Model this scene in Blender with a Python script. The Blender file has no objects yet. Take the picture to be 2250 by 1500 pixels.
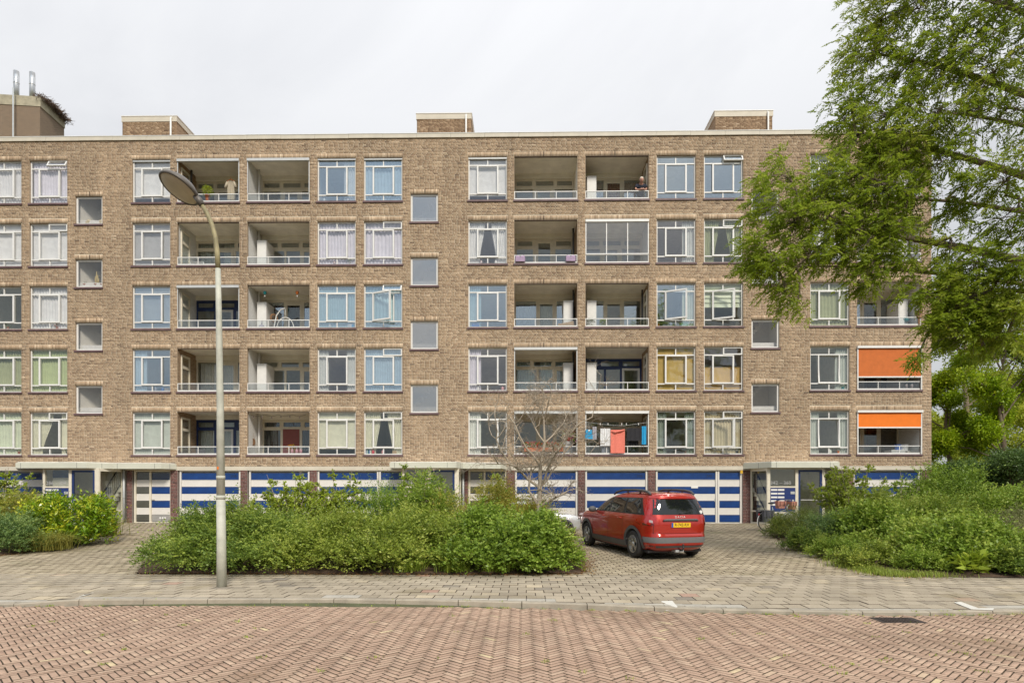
import bpy, bmesh, math, random
import numpy as np
from mathutils import Vector, Matrix, Euler

random.seed(7)
RNG = np.random.default_rng(11)
PI = math.pi
scene = bpy.context.scene
COL = scene.collection

# ------------------------------------------------------------------ camera
F = 1400.0            # focal length in photo pixels (photo 2250 x 1500)
CX, HY = 1125.0, 1085.0
CAMZ = 1.76
YAW = 0.016
CS, SN = math.cos(YAW), math.sin(YAW)
cam_d = bpy.data.cameras.new('camera')
cam = bpy.data.objects.new('camera', cam_d)
COL.objects.link(cam)
cam.location = (0, 0, CAMZ)
cam.rotation_euler = (PI / 2, 0, YAW)
cam_d.sensor_width = 36.0
cam_d.lens = F / 2250.0 * 36.0
cam_d.shift_y = (HY - 750.0) / 2250.0
cam_d.clip_end = 3000
scene.camera = cam

# ------------------------------------------------------------------ world
SUN_EL, SUN_AZ = math.radians(42), math.radians(160)   # azimuth from +Y, clockwise: behind the camera, a little right
world = bpy.data.worlds.new('World')
scene.world = world
world.use_nodes = True
wn, wl = world.node_tree.nodes, world.node_tree.links
wn.clear()
w_out = wn.new('ShaderNodeOutputWorld')
w_bg = wn.new('ShaderNodeBackground')
w_bg.inputs['Strength'].default_value = 0.12
w_sky = wn.new('ShaderNodeTexSky')
w_sky.sky_type = 'NISHITA'
w_sky.sun_disc = False
w_sky.sun_elevation = SUN_EL
w_sky.sun_rotation = SUN_AZ
w_tc = wn.new('ShaderNodeTexCoord')
w_sep = wn.new('ShaderNodeSeparateXYZ')
wl.new(w_tc.outputs['Generated'], w_sep.inputs[0])
# cloud deck: direction projected on a flat layer
w_mx = wn.new('ShaderNodeMath'); w_mx.operation = 'MAXIMUM'; w_mx.inputs[1].default_value = 0.0
wl.new(w_sep.outputs['Z'], w_mx.inputs[0])
w_ad = wn.new('ShaderNodeMath'); w_ad.operation = 'ADD'; w_ad.inputs[1].default_value = 0.22
wl.new(w_mx.outputs[0], w_ad.inputs[0])
w_div = wn.new('ShaderNodeVectorMath'); w_div.operation = 'DIVIDE'
w_cmb = wn.new('ShaderNodeCombineXYZ')
for i in range(3):
    wl.new(w_ad.outputs[0], w_cmb.inputs[i])
wl.new(w_tc.outputs['Generated'], w_div.inputs[0]); wl.new(w_cmb.outputs[0], w_div.inputs[1])
w_n = wn.new('ShaderNodeTexNoise')
w_n.inputs['Scale'].default_value = 1.3; w_n.inputs['Detail'].default_value = 6; w_n.inputs['Roughness'].default_value = 0.55
w_n.inputs['Distortion'].default_value = 0.4
wl.new(w_div.outputs[0], w_n.inputs['Vector'])
w_cr = wn.new('ShaderNodeValToRGB')
e = w_cr.color_ramp.elements
e[0].position = 0.32; e[0].color = (0.78, 0.79, 0.82, 1)
e[1].position = 0.62; e[1].color = (0.98, 0.985, 1.0, 1)
wl.new(w_n.outputs['Fac'], w_cr.inputs[0])
# the overcast is even ahead and breaks up into grey-blue cloud behind the camera
w_cr2 = wn.new('ShaderNodeValToRGB')
e = w_cr2.color_ramp.elements
e[0].position = 0.34; e[0].color = (0.60, 0.71, 0.86, 1)
e[1].position = 0.66; e[1].color = (1.0, 1.0, 1.0, 1)
wl.new(w_n.outputs['Fac'], w_cr2.inputs[0])
w_mr = wn.new('ShaderNodeMapRange')
w_mr.inputs['From Min'].default_value = 0.35; w_mr.inputs['From Max'].default_value = -0.35
wl.new(w_sep.outputs['Y'], w_mr.inputs['Value'])
w_cm = wn.new('ShaderNodeMix'); w_cm.data_type = 'RGBA'
wl.new(w_mr.outputs[0], w_cm.inputs['Factor']); wl.new(w_cr.outputs[0], w_cm.inputs['A']); wl.new(w_cr2.outputs[0], w_cm.inputs['B'])
# overcast luminance: brighter towards the zenith (CIE overcast)
w_g = wn.new('ShaderNodeMath'); w_g.operation = 'MULTIPLY_ADD'
w_g.inputs[1].default_value = 3.6; w_g.inputs[2].default_value = 1.98
wl.new(w_mx.outputs[0], w_g.inputs[0])
w_mul = wn.new('ShaderNodeVectorMath'); w_mul.operation = 'SCALE'
wl.new(w_cm.outputs['Result'], w_mul.inputs[0]); wl.new(w_g.outputs[0], w_mul.inputs['Scale'])
w_mix = wn.new('ShaderNodeMix'); w_mix.data_type = 'RGBA'
w_mix.inputs['Factor'].default_value = 0.95
wl.new(w_sky.outputs[0], w_mix.inputs['A']); wl.new(w_mul.outputs[0], w_mix.inputs['B'])
wl.new(w_mix.outputs['Result'], w_bg.inputs['Color'])
wl.new(w_bg.outputs[0], w_out.inputs[0])

sun_d = bpy.data.lights.new('sun', 'SUN')
sun_d.energy = 1.5
sun_d.angle = math.radians(12)
sun_d.color = (1.0, 0.925, 0.81)
sun = bpy.data.objects.new('sun', sun_d)
COL.objects.link(sun)
sd = Vector((math.sin(SUN_AZ) * math.cos(SUN_EL), math.cos(SUN_AZ) * math.cos(SUN_EL), math.sin(SUN_EL)))
sun.rotation_euler = sd.to_track_quat('Z', 'Y').to_euler()
sun.location = (0, -20, 40)

vs = scene.view_settings
vs.view_transform = 'Standard'
vs.look = 'None'
vs.exposure = 1.06
vs.gamma = 1.0
vs.use_curve_mapping = False
scene.cycles.max_bounces = 9
scene.cycles.diffuse_bounces = 6
scene.cycles.glossy_bounces = 3
scene.cycles.transmission_bounces = 4
scene.cycles.transparent_max_bounces = 24
scene.cycles.caustics_reflective = False
scene.cycles.caustics_refractive = False
scene.cycles.use_denoising = True

# ------------------------------------------------------------------ placing helpers
def XP(px, Y):
    """world X of photo column px on the plane at world depth Y"""
    t = (px - CX) / F
    return Y * (t * CS - SN) / (CS + t * SN)

def depth(X, Y):
    return -X * SN + Y * CS

def ZP(px, py, Y):
    X = XP(px, Y)
    return CAMZ + (HY - py) * depth(X, Y) / F

def at(px, py, Z):
    """world point of a photo pixel at camera depth Z"""
    xc = (px - CX) / F * Z
    return Vector((xc * CS - Z * SN, xc * SN + Z * CS, CAMZ + (HY - py) / F * Z))

def at_ground(px, py, z):
    yc = (HY - py) / F
    t = (z - CAMZ) / yc
    return at(px, py, t)

def project(X, Y, z):
    xc = X * CS + Y * SN
    zc = -X * SN + Y * CS
    return CX + F * xc / zc, HY - F * (z - CAMZ) / zc, zc

# ------------------------------------------------------------------ object helpers
def props(o, label=None, cat=None, group=None, kind=None):
    if label: o['label'] = label
    if cat: o['category'] = cat
    if group: o['group'] = group
    if kind: o['kind'] = kind
    return o

def link(o, parent=None):
    COL.objects.link(o)
    if parent is not None:
        o.parent = parent
    return o

def thing(name, label, cat, loc=(0, 0, 0), rz=0.0, group=None, kind=None):
    o = bpy.data.objects.new(name, None)
    o.empty_display_size = 0.2
    link(o)
    o.location = loc
    o.rotation_euler = (0, 0, rz)
    return props(o, label, cat, group, kind)

def inst(name, mesh, parent=None, loc=(0, 0, 0), rot=(0, 0, 0), scale=None):
    o = bpy.data.objects.new(name, mesh)
    link(o, parent)
    o.location = loc
    o.rotation_euler = rot
    if scale: o.scale = scale
    return o

class MB:
    """collects shapes into ONE mesh"""
    def __init__(s):
        s.v, s.f, s.m, s.sm = [], [], [], []
    def quad(s, a, b, c, d, mi=0):
        n = len(s.v); s.v += [tuple(a), tuple(b), tuple(c), tuple(d)]
        s.f.append((n, n + 1, n + 2, n + 3)); s.m.append(mi); s.sm.append(False)
    def box(s, x0, x1, y0, y1, z0, z1, mi=0, mat=None):
        n = len(s.v)
        P = [(x0, y0, z0), (x1, y0, z0), (x1, y1, z0), (x0, y1, z0), (x0, y0, z1), (x1, y0, z1), (x1, y1, z1), (x0, y1, z1)]
        if mat is not None: P = [tuple(mat @ Vector(p)) for p in P]
        s.v += P
        for q in ((0, 3, 2, 1), (4, 5, 6, 7), (0, 1, 5, 4), (1, 2, 6, 5), (2, 3, 7, 6), (3, 0, 4, 7)):
            s.f.append(tuple(n + i for i in q)); s.m.append(mi); s.sm.append(False)
        return s
    def prism(s, poly, z0, z1, mi=0):
        n, k = len(s.v), len(poly)
        s.v += [(p[0], p[1], z0) for p in poly] + [(p[0], p[1], z1) for p in poly]
        s.f.append(tuple(n + i for i in reversed(range(k)))); s.m.append(mi); s.sm.append(False)
        s.f.append(tuple(n + k + i for i in range(k))); s.m.append(mi); s.sm.append(False)
        for i in range(k):
            j = (i + 1) % k
            s.f.append((n + i, n + j, n + k + j, n + k + i)); s.m.append(mi); s.sm.append(False)
        return s
    def tube(s, pts, rad, n=8, mi=0, cap=True, smooth=True):
        pts = [Vector(p) for p in pts]
        if not hasattr(rad, '__len__'): rad = [rad] * len(pts)
        base = len(s.v)
        u = None
        for i, p in enumerate(pts):
            d = (pts[min(i + 1, len(pts) - 1)] - pts[max(i - 1, 0)])
            if d.length < 1e-9: d = Vector((0, 0, 1))
            d.normalize()
            if u is None:
                u = d.orthogonal().normalized()
            else:
                u = (u - d * u.dot(d))
                if u.length < 1e-6: u = d.orthogonal()
                u.normalize()
            w = d.cross(u)
            for k in range(n):
                a = 2 * PI * k / n
                s.v.append(tuple(p + (u * math.cos(a) + w * math.sin(a)) * rad[i]))
        for i in range(len(pts) - 1):
            for k in range(n):
                a, b = base + i * n + k, base + i * n + (k + 1) % n
                s.f.append((a, b, b + n, a + n)); s.m.append(mi); s.sm.append(smooth)
        if cap:
            s.f.append(tuple(base + k for k in reversed(range(n)))); s.m.append(mi); s.sm.append(False)
            t = base + (len(pts) - 1) * n
            s.f.append(tuple(t + k for k in range(n))); s.m.append(mi); s.sm.append(False)
        return s
    def lathe(s, prof, c=(0, 0, 0), n=16, mi=0, mat=None):
        base = len(s.v)
        for r, z in prof:
            for k in range(n):
                a = 2 * PI * k / n
                p = Vector((r * math.cos(a), r * math.sin(a), z))
                if mat is not None: p = mat @ p
                s.v.append((p.x + c[0], p.y + c[1], p.z + c[2]))
        for i in range(len(prof) - 1):
            for k in range(n):
                a, b = base + i * n + k, base + i * n + (k + 1) % n
                s.f.append((a, b, b + n, a + n)); s.m.append(mi); s.sm.append(True)
        return s
    def ball(s, c, r, n=10, mi=0):
        rr = r if hasattr(r, '__len__') else (r, r, r)
        pr = []
        k = max(4, n // 2 + 1)
        M_ = Matrix.Diagonal((rr[0], rr[1], rr[2])).to_3x3()
        for i in range(k + 1):
            a = -PI / 2 + PI * i / k
            pr.append((max(1e-4, math.cos(a)), math.sin(a)))
        return s.lathe(pr, c, n, mi, M_)
    def xform(s, mat):
        s.v = [tuple(mat @ Vector(p)) for p in s.v]
        return s
    def mesh(s, name, mats):
        me = bpy.data.meshes.new(name)
        me.from_pydata(s.v, [], s.f)
        for m in (mats if isinstance(mats, (list, tuple)) else [mats]):
            me.materials.append(m)
        me.polygons.foreach_set('material_index', s.m)
        me.polygons.foreach_set('use_smooth', s.sm)
        me.update()
        return me
    def build(s, name, mats, parent=None, loc=(0, 0, 0), rot=(0, 0, 0)):
        return inst(name, s.mesh(name, mats), parent, loc, rot)

def quads_mesh(name, verts, faces, mat, tone=None, smooth=False):
    """fast mesh of quads from numpy arrays"""
    me = bpy.data.meshes.new(name)
    nv, nf = len(verts), len(faces)
    me.vertices.add(nv)
    me.vertices.foreach_set('co', np.ascontiguousarray(verts, dtype=np.float32).ravel())
    me.loops.add(nf * 4)
    me.loops.foreach_set('vertex_index', np.ascontiguousarray(faces, dtype=np.int32).ravel())
    me.polygons.add(nf)
    me.polygons.foreach_set('loop_start', np.arange(0, nf * 4, 4, dtype=np.int32))
    me.polygons.foreach_set('loop_total', np.full(nf, 4, dtype=np.int32))
    if tone is not None:
        at_ = me.attributes.new('tone', 'FLOAT', 'FACE')
        at_.data.foreach_set('value', np.ascontiguousarray(tone, dtype=np.float32))
    me.materials.append(mat)
    if smooth:
        me.polygons.foreach_set('use_smooth', np.ones(nf, dtype=bool))
    me.update(calc_edges=True)
    me.validate()
    return me

def blocks_mesh(name, B, mat, tone, bevel=0.0):
    """B rows: 8 corner points (n,8,3): bottom 0-3, top 4-7; bottom left out"""
    n = len(B)
    V = np.asarray(B, dtype=np.float32).reshape(n * 8, 3)
    q = np.array([[4, 5, 6, 7], [0, 1, 5, 4], [1, 2, 6, 5], [2, 3, 7, 6], [3, 0, 4, 7]])
    Fc = (np.arange(n)[:, None, None] * 8 + q[None]).reshape(-1, 4)
    return quads_mesh(name, V, Fc, mat, np.repeat(tone, 5))

# ------------------------------------------------------------------ materials
def new_mat(name):
    m = bpy.data.materials.new(name)
    m.use_nodes = True
    nt = m.node_tree
    nt.nodes.clear()
    out = nt.nodes.new('ShaderNodeOutputMaterial')
    b = nt.nodes.new('ShaderNodeBsdfPrincipled')
    nt.links.new(b.outputs[0], out.inputs[0])
    return m, nt, b, out

def noise(nt, scale, detail=4, rough=0.6, coord='Object'):
    tc = nt.nodes.new('ShaderNodeTexCoord')
    n = nt.nodes.new('ShaderNodeTexNoise')
    n.inputs['Scale'].default_value = scale
    n.inputs['Detail'].default_value = detail
    n.inputs['Roughness'].default_value = rough
    nt.links.new(tc.outputs[coord], n.inputs['Vector'])
    return n

def ramp(nt, src, stops):
    r = nt.nodes.new('ShaderNodeValToRGB')
    el = r.color_ramp.elements
    while len(el) < len(stops): el.new(0.5)
    for k, (p, c) in enumerate(stops):
        el[k].position = p; el[k].color = (*c, 1)
    nt.links.new(src, r.inputs[0])
    return r

def M(name, col, rough=0.7, var=0.14, scale=6.0, bump=0.0, bscale=60.0, metal=0.0, spec=0.5, coat=0.0):
    m, nt, b, out = new_mat(name)
    n = noise(nt, scale, 5)
    lo = tuple(max(0, c * (1 - var)) for c in col); hi = tuple(min(1, c * (1 + var)) for c in col)
    r = ramp(nt, n.outputs['Fac'], [(0.3, lo), (0.7, hi)])
    nt.links.new(r.outputs[0], b.inputs['Base Color'])
    b.inputs['Roughness'].default_value = rough
    b.inputs['Metallic'].default_value = metal
    b.inputs['Specular IOR Level'].default_value = spec
    b.inputs['Coat Weight'].default_value = coat
    if bump:
        n2 = noise(nt, bscale, 3)
        bp = nt.nodes.new('ShaderNodeBump')
        bp.inputs['Strength'].default_value = bump
        bp.inputs['Distance'].default_value = 0.01
        nt.links.new(n2.outputs['Fac'], bp.inputs['Height'])
        nt.links.new(bp.outputs[0], b.inputs['Normal'])
    return m

def M_tone(name, stops, obj=False, rough=0.85, nscale=3.0, namt=0.35, fine=40.0, famt=0.25, bump=0.3, stain=None, streak=0.0):
    """colour of each piece from its own tone (face attribute, or per object), with weathering noise on top"""
    m, nt, b, out = new_mat(name)
    if obj:
        a = nt.nodes.new('ShaderNodeObjectInfo')
        am = nt.nodes.new('ShaderNodeMath'); am.operation = 'MULTIPLY_ADD'; am.inputs[1].default_value = .9; am.inputs[2].default_value = .1
        nt.links.new(a.outputs['Random'], am.inputs[0]); s = am.outputs[0]
    else:
        a = nt.nodes.new('ShaderNodeAttribute'); a.attribute_name = 'tone'; s = a.outputs['Fac']
    r = ramp(nt, s, stops)
    geo = nt.nodes.new('ShaderNodeNewGeometry')
    def wn_(sc, det):
        n = nt.nodes.new('ShaderNodeTexNoise'); n.inputs['Scale'].default_value = sc; n.inputs['Detail'].default_value = det
        nt.links.new(geo.outputs['Position'], n.inputs['Vector']); return n
    n1, n2 = wn_(nscale, 4), wn_(fine, 3)
    def mulby(colsock, n, amt):
        mr = nt.nodes.new('ShaderNodeMapRange')
        mr.inputs['From Min'].default_value = 0.3; mr.inputs['From Max'].default_value = 0.7
        mr.inputs['To Min'].default_value = 1 - amt; mr.inputs['To Max'].default_value = 1 + amt
        nt.links.new(n.outputs['Fac'], mr.inputs['Value'])
        sc = nt.nodes.new('ShaderNodeVectorMath'); sc.operation = 'SCALE'
        nt.links.new(colsock, sc.inputs[0]); nt.links.new(mr.outputs[0], sc.inputs['Scale'])
        return sc.outputs[0]
    c = mulby(r.outputs[0], n1, namt)
    c = mulby(c, n2, famt)
    if streak:
        mp = nt.nodes.new('ShaderNodeMapping'); mp.inputs['Scale'].default_value = (1.6, 1.6, .16)
        nt.links.new(geo.outputs['Position'], mp.inputs['Vector'])
        n4 = nt.nodes.new('ShaderNodeTexNoise'); n4.inputs['Scale'].default_value = 1.0; n4.inputs['Detail'].default_value = 6; n4.inputs['Roughness'].default_value = .65
        nt.links.new(mp.outputs[0], n4.inputs['Vector'])
        c = mulby(c, n4, streak)
    if stain:
        n3 = wn_(stain[0], 5)
        mr = nt.nodes.new('ShaderNodeMapRange')
        mr.inputs['From Min'].default_value = stain[2]; mr.inputs['From Max'].default_value = stain[2] + 0.14
        mr.inputs['To Max'].default_value = stain[3]
        nt.links.new(n3.outputs['Fac'], mr.inputs['Value'])
        mx = nt.nodes.new('ShaderNodeMix'); mx.data_type = 'RGBA'
        nt.links.new(mr.outputs[0], mx.inputs['Factor'])
        nt.links.new(c, mx.inputs['A']); mx.inputs['B'].default_value = (*stain[1], 1)
        c = mx.outputs['Result']
    nt.links.new(c, b.inputs['Base Color'])
    b.inputs['Roughness'].default_value = rough
    b.inputs['Specular IOR Level'].default_value = 0.3
    if bump:
        bp = nt.nodes.new('ShaderNodeBump'); bp.inputs['Strength'].default_value = bump; bp.inputs['Distance'].default_value = 0.01
        nt.links.new(n2.outputs['Fac'], bp.inputs['Height']); nt.links.new(bp.outputs[0], b.inputs['Normal'])
    return m

def M_brickwall(name, c1, c2, mortar, sx=1.0):
    m, nt, b, out = new_mat(name)
    tc = nt.nodes.new('ShaderNodeTexCoord')
    # use x+y as the running direction so that every vertical face gets courses
    sp = nt.nodes.new('ShaderNodeSeparateXYZ'); nt.links.new(tc.outputs['Object'], sp.inputs[0])
    ad = nt.nodes.new('ShaderNodeMath'); ad.operation = 'ADD'
    nt.links.new(sp.outputs['X'], ad.inputs[0]); nt.links.new(sp.outputs['Y'], ad.inputs[1])
    cb = nt.nodes.new('ShaderNodeCombineXYZ'); nt.links.new(ad.outputs[0], cb.inputs[0]); nt.links.new(sp.outputs['Z'], cb.inputs[1])
    br = nt.nodes.new('ShaderNodeTexBrick')
    br.inputs['Scale'].default_value = 1.0
    br.inputs['Brick Width'].default_value = 0.22; br.inputs['Row Height'].default_value = 0.0645
    br.inputs['Mortar Size'].default_value = 0.007; br.inputs['Mortar Smooth'].default_value = 0.2
    br.inputs['Color1'].default_value = (*c1, 1); br.inputs['Color2'].default_value = (*c2, 1); br.inputs['Mortar'].default_value = (*mortar, 1)
    nt.links.new(cb.outputs[0], br.inputs['Vector'])
    nt.links.new(br.outputs['Color'], b.inputs['Base Color'])
    b.inputs['Roughness'].default_value = 0.9
    bp = nt.nodes.new('ShaderNodeBump'); bp.inputs['Strength'].default_value = 0.5; bp.inputs['Distance'].default_value = 0.01; bp.invert = True
    nt.links.new(br.outputs['Fac'], bp.inputs['Height']); nt.links.new(bp.outputs[0], b.inputs['Normal'])
    return m

def M_glass(name, tint, refl, rcol=(1, 1, 1), rough=0.0, wob=0.0025):
    m = bpy.data.materials.new(name); m.use_nodes = True
    nt = m.node_tree; nt.nodes.clear()
    out = nt.nodes.new('ShaderNodeOutputMaterial')
    tr = nt.nodes.new('ShaderNodeBsdfTransparent'); tr.inputs[0].default_value = (*tint, 1)
    gl = nt.nodes.new('ShaderNodeBsdfGlossy'); gl.inputs['Color'].default_value = (*rcol, 1); gl.inputs['Roughness'].default_value = rough
    lw = nt.nodes.new('ShaderNodeFresnel')
    gb = nt.nodes.new('ShaderNodeNewGeometry')      # the same reflectance on both faces of the pane
    mi = nt.nodes.new('ShaderNodeMath'); mi.operation = 'MULTIPLY_ADD'; mi.inputs[1].default_value = 1 / 1.45 - 1.45; mi.inputs[2].default_value = 1.45
    nt.links.new(gb.outputs['Backfacing'], mi.inputs[0]); nt.links.new(mi.outputs[0], lw.inputs['IOR'])
    ad = nt.nodes.new('ShaderNodeMath'); ad.operation = 'ADD'; ad.use_clamp = True; ad.inputs[1].default_value = refl
    nt.links.new(lw.outputs[0], ad.inputs[0])
    mx = nt.nodes.new('ShaderNodeMixShader')
    nt.links.new(ad.outputs[0], mx.inputs[0]); nt.links.new(tr.outputs[0], mx.inputs[1]); nt.links.new(gl.outputs[0], mx.inputs[2])
    nt.links.new(mx.outputs[0], out.inputs[0])
    # gentle waviness of float glass
    n = noise(nt, 1.6, 2)
    bp = nt.nodes.new('ShaderNodeBump'); bp.inputs['Strength'].default_value = 1.0; bp.inputs['Distance'].default_value = wob
    nt.links.new(n.outputs['Fac'], bp.inputs['Height']); nt.links.new(bp.outputs[0], gl.inputs['Normal'])
    return m

def M_leaf(name, stops, trans=0.3, rough=0.45, obj_tone=False):
    m, nt, b, out = new_mat(name)
    a = nt.nodes.new('ShaderNodeAttribute'); a.attribute_name = 'tone'
    r = ramp(nt, a.outputs['Fac'], stops)
    nt.links.new(r.outputs[0], b.inputs['Base Color'])
    b.inputs['Roughness'].default_value = rough
    b.inputs['Specular IOR Level'].default_value = 0.35
    t = nt.nodes.new('ShaderNodeBsdfTranslucent'); nt.links.new(r.outputs[0], t.inputs[0])
    mx = nt.nodes.new('ShaderNodeMixShader'); mx.inputs[0].default_value = trans
    nt.links.new(b.outputs[0], mx.inputs[1]); nt.links.new(t.outputs[0], mx.inputs[2])
    nt.links.new(mx.outputs[0], out.inputs[0])
    return m

BRICK_STOPS = [(0.0, (0.15, 0.10, 0.065)), (0.25, (0.285, 0.19, 0.12)), (0.55, (0.40, 0.28, 0.178)), (0.8, (0.50, 0.365, 0.24)), (1.0, (0.62, 0.48, 0.335))]
REDB_STOPS = [(0.0, (0.09, 0.045, 0.04)), (0.5, (0.17, 0.075, 0.065)), (1.0, (0.26, 0.12, 0.10))]
m_brick = M_tone('facing_brick', BRICK_STOPS, streak=.17, nscale=0.35, namt=0.13, fine=30, famt=0.15)
m_redbrick = M_tone('dark_red_brick', REDB_STOPS, nscale=0.8, namt=0.2, fine=30, famt=0.15)
m_mortar = M('mortar', (0.69, 0.595, 0.455), 0.95, 0.16, 1.2, 0.2)
m_mortar_grey = M('grey_mortar', (0.34, 0.29, 0.26), 0.95, 0.12, 2.0, 0.2)
m_brickwall = M_brickwall('brick_wall', (0.24, 0.145, 0.08), (0.36, 0.235, 0.14), (0.44, 0.36, 0.25))
m_brickdark = M_brickwall('brick_wall_dark', (0.15, 0.10, 0.065), (0.21, 0.14, 0.09), (0.42, 0.35, 0.26))
m_brickwhite = M_brickwall('brick_wall_white', (0.72, 0.71, 0.68), (0.78, 0.77, 0.74), (0.62, 0.61, 0.58))
m_white = M('white_paint', (0.78, 0.77, 0.74), 0.45, 0.05)
m_cream = M('cream_paint', (0.74, 0.68, 0.55), 0.5, 0.07)
m_beige = M('beige_panel', (0.60, 0.55, 0.45), 0.6, 0.08, 2)
m_fascia = M('fascia_panel', (0.60, 0.60, 0.50), 0.55, 0.07, 1.5)
m_plaster = M('cream_plaster', (0.90, 0.86, 0.77), 0.9, 0.10, 2, 0.15)
m_concrete = M('concrete', (0.74, 0.71, 0.64), 0.9, 0.2, 4, 0.2)
m_blue = M('blue_panel', (0.008, 0.045, 0.185), 0.35, 0.2, 2.5)
m_bluewood = M('dark_blue_paint', (0.015, 0.035, 0.13), 0.4, 0.15)
m_stripe = M('off_white_panel', (0.72, 0.69, 0.64), 0.45, 0.05, 2)
m_sill = M('dark_sill_tile', (0.14, 0.085, 0.085), 0.5, 0.25, 4)
m_dark = M('dark_interior', (0.05, 0.045, 0.04), 0.9, 0.2)
m_room = M('room_wall', (0.76, 0.74, 0.69), 0.9, 0.1)
m_black = M('black_plastic', (0.02, 0.02, 0.021), 0.5, 0.1)
m_greyplastic = M('grey_plastic', (0.10, 0.10, 0.105), 0.55, 0.08)
m_alu = M('aluminium', (0.62, 0.62, 0.60), 0.4, 0.06, metal=0.4)
m_zinc = M('zinc_pipe', (0.48, 0.50, 0.50), 0.5, 0.1, 5, metal=0.3)
m_steel = M('bright_steel', (0.65, 0.65, 0.64), 0.28, 0.1, metal=0.9)
m_reddoor = M('red_brown_paint', (0.24, 0.055, 0.04), 0.45, 0.12)
m_orange = M('orange_canvas', (0.85, 0.20, 0.015), 0.8, 0.05)
m_orange_shaded = M('shaded_orange_canvas', (0.58, 0.15, 0.03), 0.8, 0.08)  # orange darkened to stand in for the shade on the upper screen
m_terra = M('terracotta', (0.50, 0.17, 0.085), 0.8, 0.12)
m_gl_blue = M_glass('window_glass_blue', (0.96, 0.98, 0.99), 0.21, (0.84, 0.94, 1.0))
m_gl_lav = M_glass('window_glass_grey', (0.99, 0.99, 0.99), 0.06, (0.96, 0.97, 1.0))
m_gl_dim = M_glass('window_glass_dim', (0.97, 0.98, 0.96), 0.035, (0.9, 0.95, 0.95))
m_gl_stair = M_glass('stair_window_glass', (0.9, 0.9, 0.9), 0.34, (1.0, 0.95, 0.88))
m_gl_stair_clear = M_glass('stair_window_glass_clear', (0.95, 0.95, 0.95), 0.02)
m_gl_rail = M_glass('railing_glass', (0.88, 0.90, 0.90), 0.03)
m_hall = M('hall_paint', (0.66, 0.63, 0.56), 0.8, 0.06)
# ------------------------------------------------------------------ ground levels
_kp = [(-60, 1329), (0, 1331), (135, 1330), (500, 1328), (750, 1327.5), (1000, 1331), (1250, 1337), (1500, 1343), (1700, 1347), (1975, 1351), (2100, 1349.5), (2250, 1346), (2320, 1344)]
KX, KY = [], []
for px, py in _kp:
    p = at_ground(px, py, 0.0); KX.append(p.x); KY.append(p.y)
KX[0] = -30.0; KX[-1] = 30.0
def kerbY(X): return float(np.interp(X, KX, KY))
def kerbH(X): return float(np.interp(X, [-9.5, -7.4, -7.2, 0.5, 3.0], [0.035, 0.035, 0.095, 0.085, 0.045]))
PAVE_BACK = 13.25
Y_TOP, Z_TOP = 27.6, 0.50
def gz(X, Y):
    """height of the paved surface"""
    k = kerbY(X)
    if Y < k: return 0.0
    if Y <= PAVE_BACK:
        t = min(1.0, max(0.0, (Y - k) / 1.6))
        return kerbH(X) * (1 - t) + 0.085 * t
    return 0.085 + (Z_TOP - 0.085) * min(1.0, (Y - PAVE_BACK) / (Y_TOP - PAVE_BACK))

m_ground = M('earth_and_grass', (0.09, 0.095, 0.045), 0.95, 0.4, 1.5, 0.5)
m_sand = M('joint_sand', (0.055, 0.04, 0.026), 0.95, 0.35, 5, 0.4)
m_joint = M('moss_joint', (0.075, 0.06, 0.036), 0.95, 0.4, 2.5, 0.4)
m_soil = M('bark_soil', (0.10, 0.06, 0.038), 0.95, 0.5, 9, 0.8, 25)
ROAD_STOPS = [(0.0, (0.085, 0.062, 0.04)), (0.06, (0.085, 0.062, 0.04)), (0.1, (0.375, 0.251, 0.178)), (0.37, (0.424, 0.289, 0.21)), (0.73, (0.46, 0.319, 0.231)), (0.9892, (0.503, 0.363, 0.262)), (1.0, (0.599, 0.481, 0.294))]
m_klinker = M_tone('paving_brick', ROAD_STOPS, nscale=0.7, namt=0.11, fine=45, famt=0.14, stain=(0.6, (0.20, 0.135, 0.085), 0.56, 0.48))
m_klinker_o = M_tone('paving_brick_single', ROAD_STOPS, obj=True, nscale=0.7, namt=0.11, fine=45, famt=0.14, stain=(0.6, (0.20, 0.135, 0.085), 0.56, 0.48))
TILE_STOPS = [(0.0, (0.085, 0.062, 0.04)), (0.06, (0.085, 0.062, 0.04)), (0.1, (0.235, 0.206, 0.168)), (0.14500000000000002, (0.338, 0.286, 0.212)), (0.55, (0.381, 0.324, 0.241)), (0.937, (0.423, 0.361, 0.27)), (0.9684999999999999, (0.47, 0.395, 0.279)), (0.9864999999999999, (0.47, 0.395, 0.279)), (1.0, (0.394, 0.253, 0.193))]
m_tile = M_tone('pavement_tile', TILE_STOPS, nscale=0.8, namt=0.14, fine=60, famt=0.18, stain=(0.9, (0.27, 0.22, 0.13), 0.57, 0.65))
m_tile_o = M_tone('pavement_tile_single', TILE_STOPS, obj=True, nscale=0.8, namt=0.14, fine=60, famt=0.18, stain=(0.9, (0.27, 0.22, 0.13), 0.57, 0.65))
STONE_STOPS = [(0.0, (0.085, 0.062, 0.04)), (0.06, (0.085, 0.062, 0.04)), (0.1, (0.319, 0.264, 0.177)), (0.55, (0.38, 0.317, 0.219)), (1.0, (0.44, 0.372, 0.261))]
m_stone = M_tone('driveway_paver', STONE_STOPS, nscale=0.5, namt=0.18, fine=40, famt=0.2, stain=(0.8, (0.22, 0.20, 0.11), 0.57, 0.6))
m_stone_o = M_tone('driveway_paver_single', STONE_STOPS, obj=True, nscale=0.5, namt=0.18, fine=40, famt=0.2, stain=(0.8, (0.22, 0.20, 0.11), 0.57, 0.6))
m_kerb = M('kerb_concrete', (0.36, 0.315, 0.245), 0.9, 0.22, 3, 0.5, 70)

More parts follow.
